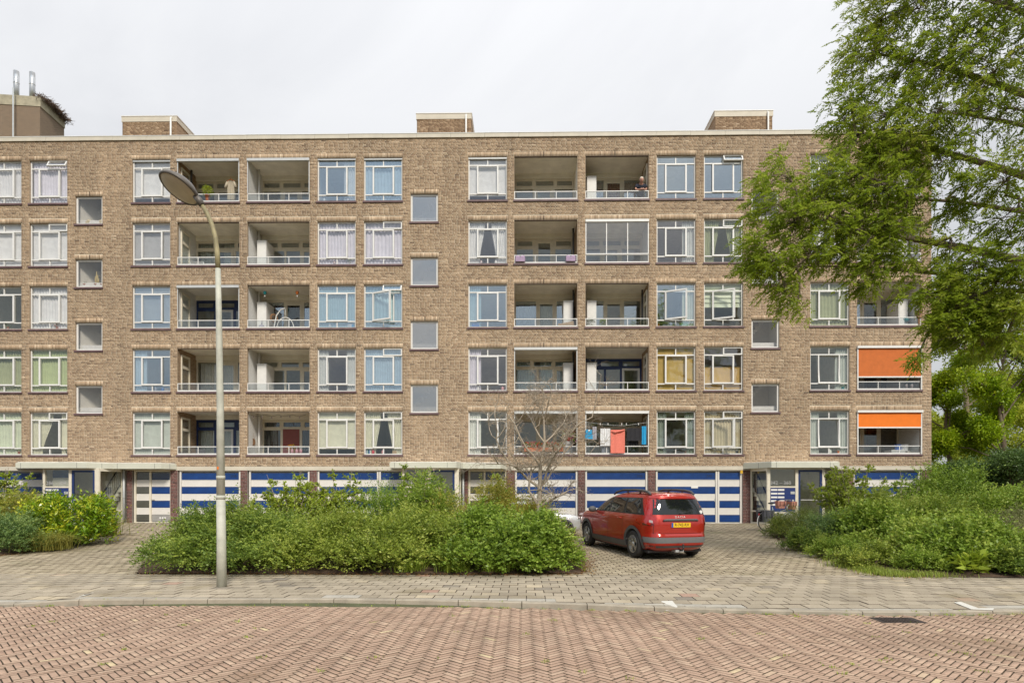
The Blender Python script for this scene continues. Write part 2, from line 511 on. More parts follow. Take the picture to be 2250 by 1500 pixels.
# one ground sheet out to the horizon
gxs = [-900, -300, -90, -45] + [x * 1.5 for x in range(-18, 19)] + [45, 90, 300, 900]
gys = [-900, -300, -60, -15, 0, 5, 8, 9, 9.6, 10.2, 10.8, 11.5, 12.3, PAVE_BACK] + [PAVE_BACK + 1.0 + i for i in range(14)] + [Y_TOP, 30, 40, 60, 120, 400, 1800]
g = MB()
for y in gys:
    for x in gxs:
        z = gz(x, y) - 0.05
        if y > 12: z = gz(x, y) - 0.06
        g.v.append((x, y, z))
nx = len(gxs)
for j in range(len(gys) - 1):
    for i in range(nx - 1):
        a = j * nx + i
        g.f.append((a, a + 1, a + nx + 1, a + nx)); g.m.append(0); g.sm.append(True)
props(g.build('ground', m_ground), kind='structure')

# road sheet (sand between the bricks) with the bricks as children
r = MB()
xs = [-60, -30] + [x * 0.75 for x in range(-24, 25)] + [30, 60]
for a, b in zip(xs[:-1], xs[1:]):
    r.quad((a, -14, -0.022), (b, -14, -0.022), (b, kerbY(b) + 0.02, -0.022), (a, kerbY(a) + 0.02, -0.022))
road = props(r.build('road', m_sand), kind='structure')

def in_poly(poly, x, y):
    c = False
    n = len(poly)
    for i in range(n):
        x1, y1 = poly[i]; x2, y2 = poly[(i + 1) % n]
        if (y1 > y) != (y2 > y) and x < (x2 - x1) * (y - y1) / (y2 - y1) + x1: c = not c
    return c

m_dirt = M('joint_dirt', (0.085, 0.062, 0.04), 0.95, 0.3, 6)
def unit_block(name, L, W, H, mat, bev=0.0038):
    b = MB()
    b.v += [(-L/2, -W/2, -H), (L/2, -W/2, -H), (L/2, W/2, -H), (-L/2, W/2, -H),
            (-L/2, -W/2, -bev), (L/2, -W/2, -bev), (L/2, W/2, -bev), (-L/2, W/2, -bev),
            (-L/2+bev, -W/2+bev, 0), (L/2-bev, -W/2+bev, 0), (L/2-bev, W/2-bev, 0), (-L/2+bev, W/2-bev, 0)]
    for q in ((8, 9, 10, 11), (0, 1, 5, 4), (1, 2, 6, 5), (2, 3, 7, 6), (3, 0, 4, 7), (4, 5, 9, 8), (5, 6, 10, 9), (6, 7, 11, 10), (7, 4, 8, 11)):
        b.f.append(q); b.m.append(0 if q == (8, 9, 10, 11) else 1); b.sm.append(False)
    return b.mesh(name, [mat, m_dirt])

def lay(name, pieces, L, W, H, mat, mat_o, parent, n_single, special=None):
    """pieces: (x, y, z, angle, slope). The ones that show largest become objects, the rest one mesh."""
    sc = []
    for i, (x, y, z, a, s) in enumerate(pieces):
        px, py, zc = project(x, y, z)
        inside = zc > 1 and -15 < px < 2265 and py < 1512
        sc.append((zc if inside else 1e6 + zc, i))
    order = [i for _, i in sorted(sc)]
    single, rest = order[:n_single], order[n_single:]
    me = unit_block(name, L, W, H, mat_o)
    for i in single:
        x, y, z, a, s = pieces[i]
        o = inst(name, me, parent, (x, y, z), (s + random.uniform(-.006, .006), random.uniform(-.006, .006), a + random.uniform(-.012, .012)))
    B = np.zeros((len(rest), 12, 3)); bev = 0.0038
    base = np.array([[-L/2, -W/2, -H], [L/2, -W/2, -H], [L/2, W/2, -H], [-L/2, W/2, -H], [-L/2, -W/2, -bev], [L/2, -W/2, -bev], [L/2, W/2, -bev], [-L/2, W/2, -bev],
                     [-L/2+bev, -W/2+bev, 0], [L/2-bev, -W/2+bev, 0], [L/2-bev, W/2-bev, 0], [-L/2+bev, W/2-bev, 0]])
    P = np.array([pieces[i] for i in rest])
    n = len(P)
    ang = P[:, 3] + RNG.uniform(-.012, .012, n)
    ca, sa = np.cos(ang), np.sin(ang)
    tx, ty = RNG.uniform(-.006, .006, n), RNG.uniform(-.006, .006, n)
    lx, ly, lz = base[:, 0], base[:, 1], base[:, 2]
    B[:, :, 0] = P[:, 0, None] + ca[:, None] * lx - sa[:, None] * ly
    wy = sa[:, None] * lx + ca[:, None] * ly
    B[:, :, 1] = P[:, 1, None] + wy
    B[:, :, 2] = P[:, 2, None] + lz + wy * np.tan(P[:, 4])[:, None] + lx * tx[:, None] + ly * ty[:, None]
    q = np.array([[8, 9, 10, 11], [0, 1, 5, 4], [1, 2, 6, 5], [2, 3, 7, 6], [3, 0, 4, 7], [4, 5, 9, 8], [5, 6, 10, 9], [6, 7, 11, 10], [7, 4, 8, 11]])
    Fc = (np.arange(n)[:, None, None] * 12 + q[None]).reshape(-1, 4)
    me2 = quads_mesh(name + 's', B.reshape(-1, 3), Fc, mat, np.where(np.tile(np.arange(9) == 0, n), np.repeat(.1 + .9 * RNG.random(n), 9), 0.0))
    props(inst(name + '_field', me2, parent), kind='stuff')

# herringbone of street bricks
L, W = 0.21, 0.072
ROT = math.radians(45)
cr, sr = math.cos(ROT), math.sin(ROT)
pieces = []
for bi in range(-60, 61):
    for k in range(-260, 261):
        for kind in (0, 1):
            if kind == 0:
                u, v, a = k * W + bi * L + L / 2, k * W - bi * L + W / 2, 0.0
            else:
                u, v, a = k * W + L + bi * L + W / 2, k * W + W - L / 2 - bi * L, PI / 2
            x, y = cr * u - sr * v, sr * u + cr * v + 7.5
            if 4.9 < y < 10.7 and abs(x) < y * 0.84 + 1.4 and y < kerbY(x) - 0.05:
                z = RNG.normal(0, 0.0016) + 0.012 * math.sin(x * 0.9) * math.sin(y * 1.3)
                pieces.append((x, y, z * 0.7, a + ROT, 0.0))
lay('paving_brick', pieces, L - 0.007, W - 0.007, 0.045, m_klinker, m_klinker_o, road, 300)

# kerb stones
kerb = props(MB().box(-30, -29.99, 20.1, 20.11, -0.2, -0.19).build('kerb', m_kerb), kind='structure')
kb = MB()
xs = [-30, -14] + [x * 0.5 for x in range(-26, 27)] + [16, 30]
for a, b in zip(xs[:-1], xs[1:]):
    kb.quad((a, kerbY(a) + 0.06, -.03), (b, kerbY(b) + 0.06, -.03), (b, kerbY(b) + 0.06, kerbH(b) - 0.012), (a, kerbY(a) + 0.06, kerbH(a) - 0.012))
    kb.quad((a, kerbY(a) + 0.06, kerbH(a) - 0.012), (b, kerbY(b) + 0.06, kerbH(b) - 0.012), (b, kerbY(b) + 0.2, kerbH(b) - 0.012), (a, kerbY(a) + 0.2, kerbH(a) - 0.012))
kerb.data = kb.mesh('kerb', m_joint)
x = -13.0
while x < 13:
    ln = 1.0 if x < 3.2 else 0.98
    x1 = x + ln - 0.012
    ya, yb = kerbY(x), kerbY(x1)
    za, zb = kerbH(x), kerbH(x1)
    b = MB()
    bv = 0.014
    P = [(x, ya, -0.06), (x1, yb, -0.06), (x1, yb + 0.14, -0.06), (x, ya + 0.14, -0.06),
         (x, ya + 0.004, za - bv), (x1, yb + 0.004, zb - bv), (x1, yb + 0.14, zb), (x, ya + 0.14, za), (x, ya + 0.02, za), (x1, yb + 0.02, zb)]
    b.v += P
    for q in ((0, 1, 5, 4), (4, 5, 9, 8), (8, 9, 6, 7), (1, 2, 6, 9, 5), (0, 4, 8, 7, 3), (2, 3, 7, 6)):
        b.f.append(q); b.m.append(0); b.sm.append(False)
    b.build('kerb_stone', m_kerb, kerb)
    x += ln

# pavement tiles, 30 x 30, half bond; white marking tiles
def sheet(name, x0, x1, ys, mat, dz):
    m_ = MB()
    xs_ = list(np.linspace(x0, x1, 61))
    for a, b in zip(xs_[:-1], xs_[1:]):
        for c, d in zip(ys[:-1], ys[1:]):
            y00, y10 = (c if c is not None else kerbY(a) + 0.13), (c if c is not None else kerbY(b) + 0.13)
            m_.quad((a, y00, gz(a, y00) + dz), (b, y10, gz(b, y10) + dz), (b, d, gz(b, d) + dz), (a, d, gz(a, d) + dz))
    return props(m_.build(name, mat), kind='structure')
pavement = sheet('pavement', -30, 30, [None, 11.0, 11.6, PAVE_BACK], m_joint, -0.014)
pieces = []
row = 0
y = PAVE_BACK - 0.15
T = 0.302
while y > 9.4:
    off = (row % 2) * T / 2
    for i in range(-48, 49):
        x = i * T + off + 0.07
        if abs(x) < y * 0.84 + 1.6 and y - T / 2 > kerbY(x) + 0.128:
            sl = math.atan((gz(x, y + .1) - gz(x, y - .1)) / .2)
            pieces.append((x, y, gz(x, y) + RNG.normal(0, .0018), 0.0, sl))
    row += 1; y -= T
lay('pavement_tile', pieces, T - 0.008, T - 0.008, 0.05, m_tile, m_tile_o, pavement, 300)
# sawn half tiles along the kerb fill what the bond leaves
fill = MB()
for i in range(-48, 49):
    x0, x1 = i * T + .07, (i + 1) * T + .062
    k = max(kerbY(x0), kerbY(x1)) + 0.146
    rows_front = PAVE_BACK - T * math.floor((PAVE_BACK - (max(kerbY(x0), kerbY(x1), kerbY((x0 + x1) / 2)) + 0.128)) / T)
    if rows_front - k > 0.03:
        z0, z1 = gz(x0, k), gz(x0, rows_front)
        fill.prism([(x0, k), (x1, k), (x1, rows_front - .008), (x0, rows_front - .008)], min(z0, z1) - .05, (z0 + z1) / 2 - .001)
fo = fill.build('cut_tile', M('cut_tile', (0.43, 0.40, 0.34), .9, .15, 4, .3), pavement)
fo['kind'] = 'stuff'
m_marking = M('white_marking', (0.66, 0.64, 0.58), 0.7, 0.06, 9)
def marking(pts, name='white_marking'):
    b = MB()
    P = [at_ground(px, py, 0.085) for px, py in pts]
    b.prism([(p.x, p.y) for p in P], 0, 0.004)
    ob = b.build(name, m_marking, pavement)
    zz = max(gz(p.x, p.y) for p in P)
    for v in ob.data.vertices:
        v.co.z += gz(v.co.x, v.co.y) + 0.004
marking([(173, 1309), (203, 1298.5), (217, 1298.5), (187, 1309)])
marking([(1453, 1318), (1477, 1317), (1489, 1329), (1463, 1330)])
marking([(2096, 1320), (2112, 1319), (2150, 1331), (2134, 1333)])
marking([(2137, 1333), (2154, 1331), (2184, 1331), (2182, 1334.5)])

# driveway of small concrete pavers, with the planting beds cut out
def gp(px, Z, dz=0.0):
    p = at(px, 1085, Z); return (p.x, p.y)
BED_C = [gp(300, 13.45), gp(700, 13.35), gp(1000, 13.3), gp(1280, 13.4), gp(1285, 15.5), gp(1262, 18.5), gp(1248, 20.5), gp(900, 21.5), gp(420, 21.5), gp(372, 19.0), gp(330, 16)]
BED_L = [gp(-330, 14.5), gp(0, 16.4), gp(100, 18.0), gp(190, 20.0), gp(250, 24.0), gp(230, 26.2), gp(-330, 26.2)]
BED_R = [gp(1950, 12.95), gp(2250, 12.75), gp(2700, 12.6), gp(2700, 27), gp(1900, 26.5), gp(1745, 25.0), gp(1692, 22.0), gp(1755, 18.0), gp(1850, 14.6)]
driveway = sheet('driveway', -26, 20, [PAVE_BACK] + [PAVE_BACK + 1.0 + i for i in range(14)] + [Y_TOP, 28.05], m_joint, -0.013)
pieces = []
row = 0
PW, PL = 0.212, 0.212
y = PAVE_BACK + PW / 2
while y < 27.95:
    off = (row % 2) * PL / 2
    for i in range(-100, 80):
        x = i * PL + off
        if x < -19 or x > 12.5: continue
        if in_poly(BED_C, x, y) or in_poly(BED_L, x, y) or in_poly(BED_R, x, y): continue
        px, py, zc = project(x, y, gz(x, y))
        if px < -160 or px > 2300: continue
        sl = math.atan((gz(x, y + .1) - gz(x, y - .1)) / .2) if y < Y_TOP - .1 else 0.0
        pieces.append((x, y, gz(x, y) + RNG.normal(0, .0025), 0.0, sl))
    row += 1; y += PW
lay('paving_stone', pieces, PL - 0.012, PW - 0.012, 0.05, m_stone, m_stone_o, driveway, 300)
for nm, poly in (('soil', BED_C), ('soil', BED_L), ('soil', BED_R)):
    b = MB()
    n = len(poly)
    c = (sum(p[0] for p in poly) / n, sum(p[1] for p in poly) / n)
    b.v = [(p[0], p[1], gz(*p) + 0.012) for p in poly] + [(c[0] + (p[0] - c[0]) * .9, c[1] + (p[1] - c[1]) * .9, gz(c[0] + (p[0] - c[0]) * .9, c[1] + (p[1] - c[1]) * .9) + .06) for p in poly] + [(c[0], c[1], gz(*c) + 0.08)]
    for i in range(n):
        j = (i + 1) % n
        b.f.append((i, j, n + j, n + i)); b.m.append(0); b.sm.append(True)
        b.f.append((n + i, n + j, 2 * n)); b.m.append(0); b.sm.append(True)
    props(b.build(nm, m_soil), kind='structure')

# gutter grate in the road at the kerb
p = at_ground(1972, 1363, 0.0)
t = thing('drain_grate', 'dark iron drain grate set in the red brick road beside the kerb', 'drain', (p.x, p.y, 0.0), -0.02)
b = MB(); b.box(-.30, .30, -.19, .19, -.03, .012); b.build('frame', M('rusty_iron', (0.035, 0.026, 0.022), .7, .3, 12), t)
b = MB()
for i in range(9): b.box(-.22 + i * .05, -.196 + i * .05, -.15, .15, .012, .020)
b.build('grate_bar', M('iron_bar', (0.06, 0.045, 0.04), .6, .3, 20), t)
# ------------------------------------------------------------------ the apartment building
WY = 28.0                                   # depth of the facade
FL = 2.796                                  # floor to floor
def wb(k): return 3.495 + FL * k            # window bottom of floor k (0 = first floor)
def wt(k): return 5.40 + FL * k
MOD = 14.94
WW, LW, SW = 1.70, 2.77, 1.21
WIN, LOG, STA = [], [], []                  # (key, x)
for k in (0, 1, 2):
    B = -30 + MOD * k
    STA.append((k, B + 10.14))
    WIN.append(('c%d' % k, B + 12.69))
    LOG.append(('a%d' % k, B + 14.71))
    WIN.append(('a%d' % k, B + 6.01)); WIN.append(('b%d' % k, B + 8.075))
    LOG.append(('b%d' % k, B + 2.895))
WIN = [w for w in WIN if w[1] > -26]; LOG = [l for l in LOG if l[1] > -25]
X0, X1 = -25.6, 17.80
Z_BASE, Z_BAND0, Z_BAND1, Z_TOPB = 0.50, 2.81, 2.985, 17.44
bld = thing('apartment_building', 'five storey brown brick apartment block with loggias above blue and white garage doors', 'building', (0, WY, 0.0))

openings = []
for _, x in WIN:
    for k in range(5): openings.append((x, x + WW, wb(k), wt(k)))
for _, x in LOG:
    for k in range(5): openings.append((x, x + LW, wb(k), wt(k)))
for _, x in STA:
    for k in range(4): openings.append((x, x + SW, 5.335 + 2.802 * k, 6.575 + 2.802 * k))

# mortar wall behind the bricks, with its reveals
mw = MB()
xs = sorted(set([X0, X1] + [round(v, 4) for o in openings for v in o[:2]]))
zs = sorted(set([Z_BAND1 - .01, Z_TOPB] + [round(v, 4) for o in openings for v in o[2:]]))
for a, b in zip(xs[:-1], xs[1:]):
    run = None
    for c, d in zip(zs[:-1], zs[1:]):
        mx_, mz_ = (a + b) / 2, (c + d) / 2
        hole = any(o[0] - 1e-3 < mx_ < o[1] + 1e-3 and o[2] < mz_ < o[3] for o in openings)
        if not hole:
            run = (run[0] if run else c, d)
        if (hole or d == zs[-1]) and run:
            mw.quad((a, .006, run[0]), (b, .006, run[0]), (b, .006, run[1]), (a, .006, run[1])); run = None
for o in openings:
    a, b, c, d = o
    dp = .13
    mw.quad((a, .006, c), (a, dp, c), (a, dp, d), (a, .006, d), 1); mw.quad((b, .006, d), (b, dp, d), (b, dp, c), (b, .006, c), 1)
    mw.quad((a, .006, d), (a, dp, d), (b, dp, d), (b, .006, d), 1); mw.quad((a, .006, c), (b, .006, c), (b, dp, c), (a, dp, c), 1)
# right end wall and roof
mw.quad((X1 - .006, .0, Z_BASE), (X1 - .006, 11, Z_BASE), (X1 - .006, 11, Z_TOPB), (X1 - .006, .0, Z_TOPB), 1)
mw.quad((X0, 11, Z_BASE), (X0, 0, Z_BASE), (X0, 0, Z_TOPB), (X0, 11, Z_TOPB), 1)
mw.quad((X0, 11, 0), (X0, 11, Z_TOPB), (X1, 11, Z_TOPB), (X1, 11, 0), 1)
mw.quad((X0, 0, Z_TOPB), (X1, 0, Z_TOPB), (X1, 11, Z_TOPB), (X0, 11, Z_TOPB), 1)
mw.build('wall', [m_mortar, m_brickwall], bld)

def brick_field(name, rects_free, holes, z0, z1, mat, parent, y=0.0, dep=.006, pitch=0.0645, joint=0.0135, mi_tone=None):
    """wild bond of stretchers and headers; every brick its own block"""
    B, T_ = [], []
    nrow = int((z1 - z0) / pitch)
    for rI in range(nrow):
        za = z0 + rI * pitch + joint / 2; zb = za + pitch - joint
        zm = (za + zb) / 2
        for (fa, fb) in rects_free:
            iv = [(fa, fb)]
            for (a, b, c, d) in holes:
                if c < zm < d:
                    nv = []
                    for (p, q) in iv:
                        if b <= p or a >= q: nv.append((p, q))
                        else:
                            if a > p: nv.append((p, a))
                            if b < q: nv.append((b, q))
                    iv = nv
            for (p, q) in iv:
                x = p
                first = True
                while x < q - .02:
                    ln = .22 if random.random() < .72 else .11
                    if first and rI % 2: ln = random.choice((.11, .165)); 
                    first = False
                    if q - (x + ln) < .06: ln = q - x
                    xa, xb = x + joint / 2, min(q, x + ln) - joint / 2
                    jy = random.uniform(-.0015, .0015)
                    B.append(((xa, y + dep, za), (xb, y + dep, za), (xb, y + dep, zb), (xa, y + dep, zb), (xa, y + jy, za), (xb, y + jy, za), (xb, y + jy, zb), (xa, y + jy, zb)))
                    T_.append(random.gauss(.5, .16))
                    x += ln
    me = blocks_mesh(name, np.array(B), mat, np.clip(np.array(T_), 0, 1))
    return props(inst(name, me, parent), kind='stuff')

LINT = .20
holes = [(a, b, c, d) for (a, b, c, d) in openings] + [(a - .03, b + .03, d, d + LINT) for (a, b, c, d) in openings]
brick_field('brick', [(X0, X1)], holes, Z_BAND1, Z_TOPB, m_brick, bld)

# soldier courses over the openings
def soldier(w, name):
    B, T_ = [], []
    n = int(round((w + .06) / .0645)); p = (w + .06) / n
    for i in range(n):
        xa, xb = -.03 + i * p + .006, -.03 + (i + 1) * p - .006
        jy = random.uniform(-.002, .001)
        B.append(((xa, .006, .006), (xb, .006, .006), (xb, .006, LINT - .006), (xa, .006, LINT - .006), (xa, jy, .006), (xb, jy, .006), (xb, jy, LINT - .006), (xa, jy, LINT - .006)))
        T_.append(random.gauss(.62, .2))
    return blocks_mesh(name, np.array(B), m_brick, np.clip(np.array(T_), 0, 1))
SOLD = {w: [soldier(w, 'lintel') for _ in range(3)] for w in (WW, LW, SW)}
m_lintel_steel = M('rusty_lintel', (0.10, 0.065, 0.05), .8, .3)
def sill_mesh(w):
    b = MB(); b.box(-.045, w + .045, -.045, .10, -.075, -.0); b.box(-.045, w + .045, -.035, .0, -.085, -.075)
    return b.mesh('sill', m_sill)
SILL = {w: sill_mesh(w) for w in (WW, LW, SW)}
def trim(w, x, z0, z1, parent_z=True):
    inst('lintel', random.choice(SOLD[w]), bld, (x, 0, z1))

# ---- windows
FY = .085                                    # frame set back from the brick face
WH = wt(0) - wb(0)
Z_T0, Z_T1 = .305, 1.565                     # transoms
def frame_mesh():
    b = MB(); w, h, t, d = WW, WH, .05, .07
    b.box(0, w, 0, d, 0, t); b.box(0, w, 0, d, h - t, h); b.box(0, t, 0, d, t, h - t); b.box(w - t, w, 0, d, t, h - t)
    b.box(t, w - t, .004, d, Z_T0 - .025, Z_T0 + .025); b.box(t, w - t, .004, d, Z_T1 - .025, Z_T1 + .025)
    b.box(w / 2 - .022, w / 2 + .022, .008, d, t, Z_T0 - .025); b.box(w / 2 - .022, w / 2 + .022, .008, d, Z_T1 + .025, h - t)
    for x in (.40, 1.30): b.box(x - .025, x + .025, .006, d, Z_T0 + .025, Z_T1 - .025)
    return b.mesh('window', m_white)
def ring(x0, x1, z0, z1, t, y0, y1, name, mat):
    b = MB(); b.box(x0, x1, y0, y1, z0, z0 + t); b.box(x0, x1, y0, y1, z1 - t, z1); b.box(x0, x0 + t, y0, y1, z0 + t, z1 - t); b.box(x1 - t, x1, y0, y1, z0 + t, z1 - t)
    return b.mesh(name, mat)
FRAME = frame_mesh()
SASH_W, SASH_H = .95, 1.27
SASH = ring(0, SASH_W, 0, SASH_H, .065, -.03, .045, 'sash', m_white)
VENT_W, VENT_H = .84, .33
VENT = ring(0, VENT_W, -VENT_H, 0, .05, -.035, .03, 'vent_sash', m_white)
def pane_mesh(w, h, mat):
    return MB().box(0, w, 0, .006, 0, h).mesh('pane', mat)
PANE = {}
def pane(w, h, mat, parent, loc, rot=(0, 0, 0), name='pane'):
    key = (round(w, 3), round(h, 3), mat.name)
    if key not in PANE: PANE[key] = pane_mesh(w, h, mat)
    return inst(name, PANE[key], parent, loc, rot)

CM = {}
def cloth_mat(name, col, trans=0.25, stripes=None):
    if name in CM: return CM[name]
    m, nt, b, out = new_mat(name)
    n = noise(nt, 5, 3)
    r = ramp(nt, n.outputs['Fac'], [(.3, tuple(c * .9 for c in col)), (.7, tuple(min(1, c * 1.08) for c in col))])
    b.inputs['Roughness'].default_value = .9
    t = nt.nodes.new('ShaderNodeBsdfTranslucent')
    nt.links.new(r.outputs[0], b.inputs['Base Color']); nt.links.new(r.outputs[0], t.inputs[0])
    mx = nt.nodes.new('ShaderNodeMixShader'); mx.inputs[0].default_value = trans
    nt.links.new(b.outputs[0], mx.inputs[1]); nt.links.new(t.outputs[0], mx.inputs[2]); nt.links.new(mx.outputs[0], out.inputs[0])
    CM[name] = m
    return m
CC = dict(white=(.86, .86, .84), sheer=(.82, .82, .82), cream=(.80, .77, .64), green=(.54, .60, .34), ochre=(.66, .45, .16), teal=(.50, .68, .72), grey=(.66, .69, .66),
          brown=(.64, .55, .38), lav=(.80, .77, .84), mint=(.74, .78, .62), olive=(.42, .44, .27), blue=(.62, .75, .82), rust=(.42, .17, .11), black=(.06, .06, .07), patt=(.36, .41, .37))
def pleats(x0, x1, z0, z1, y, mat, amp=.025, wl=.11, taper=0.0, thick=.004):
    """hanging pleated cloth; taper pulls the lower end to one side"""
    n = max(8, int((x1 - x0) / wl * 6))
    b = MB(); nz = 6
    ph = random.uniform(0, 6)
    for j in range(nz + 1):
        t = j / nz; z = z1 + (z0 - z1) * t
        for i in range(n + 1):
            u = i / n
            x = x0 + (x1 - x0) * u
            if taper: x = x + taper * math.sin(t * PI / 2) ** 2 * (u if taper < 0 else (1 - u))
            yy = y + amp * math.sin(2 * PI * (x0 + (x1 - x0) * u) / wl + ph + .5 * math.sin(3 * u + t)) + amp * .4 * math.sin(17 * u + ph)
            b.v.append((x, yy, z))
    for j in range(nz):
        for i in range(n):
            a = j * (n + 1) + i
            b.f.append((a, a + n + 1, a + n + 2, a + 1)); b.m.append(0); b.sm.append(True)
    return b
def curtain(kind, col, parent):
    """curtain or blind hung behind the panes, one mesh"""
    m = cloth_mat('cloth_' + col, CC[col], .12)
    y = .125; x0, x1, z0, z1 = .03, WW - .03, .03, WH - .02
    if kind == 'none': return None
    nm = 'curtain'
    if kind == 'roller': b = MB().box(x0, x1, y, y + .004, .28, z1); b.box(x0, x1, y - .01, y + .012, .255, .28); nm = 'roller_blind'
    elif kind == 'full_roller': b = MB().box(x0, x1, y, y + .004, z0, z1); b.box(x0, x1, y - .01, y + .012, z0 - .02, z0); nm = 'roller_blind'
    elif kind == 'half_roller': b = MB().box(x0, x1, y, y + .004, .95, z1); b.box(x0, x1, y - .01, y + .012, .93, .95); nm = 'roller_blind'
    elif kind == 'low_roller': b = MB().box(x0, x1, y, y + .004, .08, 1.02); b.box(x0, x1, y - .01, y + .012, 1.02, 1.045); nm = 'roller_blind'
    elif kind == 'roman':
        b = MB()
        for i in range(5): 
            za = .88 + i * .21
            b.quad((x0, y - .02, za), (x1, y - .02, za), (x1, y + .03, za + .21), (x0, y + .03, za + .21)); b.quad((x0, y + .03, za), (x1, y + .03, za), (x1, y - .02, za), (x0, y - .02, za))
        nm = 'roman_blind'
    elif kind == 'venetian':
        b = MB()
        for i in range(46):
            za = .05 + i * .04
            b.quad((x0, y - .012, za), (x1, y - .012, za), (x1, y + .012, za + .03), (x0, y + .012, za + .03))
        nm = 'venetian_blind'
    elif kind == 'vertical':
        b = MB()
        n = 17
        for i in range(n):
            xa = x0 + (x1 - x0) * i / n
            b.quad((xa, y - .02, z0), (xa + .07, y + .03, z0), (xa + .07, y + .03, z1), (xa, y - .02, z1))
        nm = 'vertical_blind'
    elif kind == 'sheer': b = pleats(x0, x1, z0, z1, y, None, .022, random.uniform(.10, .17))
    elif kind == 'left': b = pleats(x0, .55, z0, z1, y, None, .03, .09)
    elif kind == 'right': b = pleats(1.15, x1, z0, z1, y, None, .03, .09)
    elif kind == 'sides':
        b = pleats(x0, .46, z0, z1, y, None, .03, .09); c = pleats(1.26, x1, z0, z1, y, None, .03, .09)
        n = len(b.v); b.v += c.v; b.f += [tuple(i + n for i in f) for f in c.f]; b.m += c.m; b.sm += c.sm
    elif kind == 'parted':
        b = pleats(x0, .72, z0, z1, y, None, .03, .09, taper=-.24); c = pleats(.98, x1, z0, z1, y, None, .03, .09, taper=.24)
        n = len(b.v); b.v += c.v; b.f += [tuple(i + n for i in f) for f in c.f]; b.m += c.m; b.sm += c.sm
    elif kind == 'swept':
        b = pleats(x0, .95, z0, z1, y, None, .03, .09, taper=-.5); c = pleats(1.34, x1, z0, z1, y, None, .03, .09)
        n = len(b.v); b.v += c.v; b.f += [tuple(i + n for i in f) for f in c.f]; b.m += c.m; b.sm += c.sm
    return b.build(nm, m, parent, (0, 0, 0))

# per column, floors from the top (5) down to the first
WD = {
 'a0': [('sheer', 'sheer', 'l'), ('full_roller', 'white', 'l'), ('left', 'white', 'd'), ('sheer', 'olive', 'd'), ('sheer', 'mint', 'd')],  # olive sheer stands in for a dark green reflection
 'b0': [('sheer', 'lav', 'l', 'vopen'), ('full_roller', 'white', 'l', 'vent'), ('sheer', 'white', 'l'), ('sheer', 'green', 'd'), ('swept', 'cream', 'd', 'vent')],
 'c0': [('roller', 'white', 'l'), ('venetian', 'white', 'l'), ('venetian', 'white', 'b'), ('left', 'blue', 'b'), ('vertical', 'grey', 'd')],
 'a1': [('right', 'white', 'b'), ('sheer', 'lav', 'l'), ('sheer', 'teal', 'b'), ('sides', 'grey', 'l'), ('roller', 'cream', 'd')],  # lavender sheer widened across to stand in for the bright sky reflection
 'b1': [('sheer', 'blue', 'b'), ('sheer', 'lav', 'l', 'vent'), ('sheer', 'teal', 'b', 'vopen', 'open'), ('sheer', 'blue', 'b', 'vent'), ('parted', 'cream', 'd', 'vent')],
 'c1': [('roller', 'white', 'l'), ('parted', 'white', 'l'), ('left', 'teal', 'b'), ('left', 'lav', 'l'), ('left', 'white', 'd')],
 'a2': [('none', '', 'b'), ('right', 'grey', 'l'), ('right', 'mint', 'b', '', 'open'), ('full_roller', 'ochre', 'd'), ('sides', 'patt', 'd', '', 'half')],
 'b2': [('none', '', 'b', 'vopen'), ('parted', 'olive', 'd', 'vent'), ('roman', 'mint', 'd', '', 'open'), ('low_roller', 'ochre', 'l', 'vent'), ('sheer', 'brown', 'd', 'vent', 'open')],
 'c2': [('sides', 'grey', 'd'), ('sheer', 'lav', 'l'), ('sheer', 'olive', 'd'), ('right', 'grey', 'd', '', 'tilt'), ('sides', 'grey', 'd', '', 'tilt')],
}
GL = dict(b=m_gl_blue, l=m_gl_lav, d=m_gl_dim)
WOBJ = {}
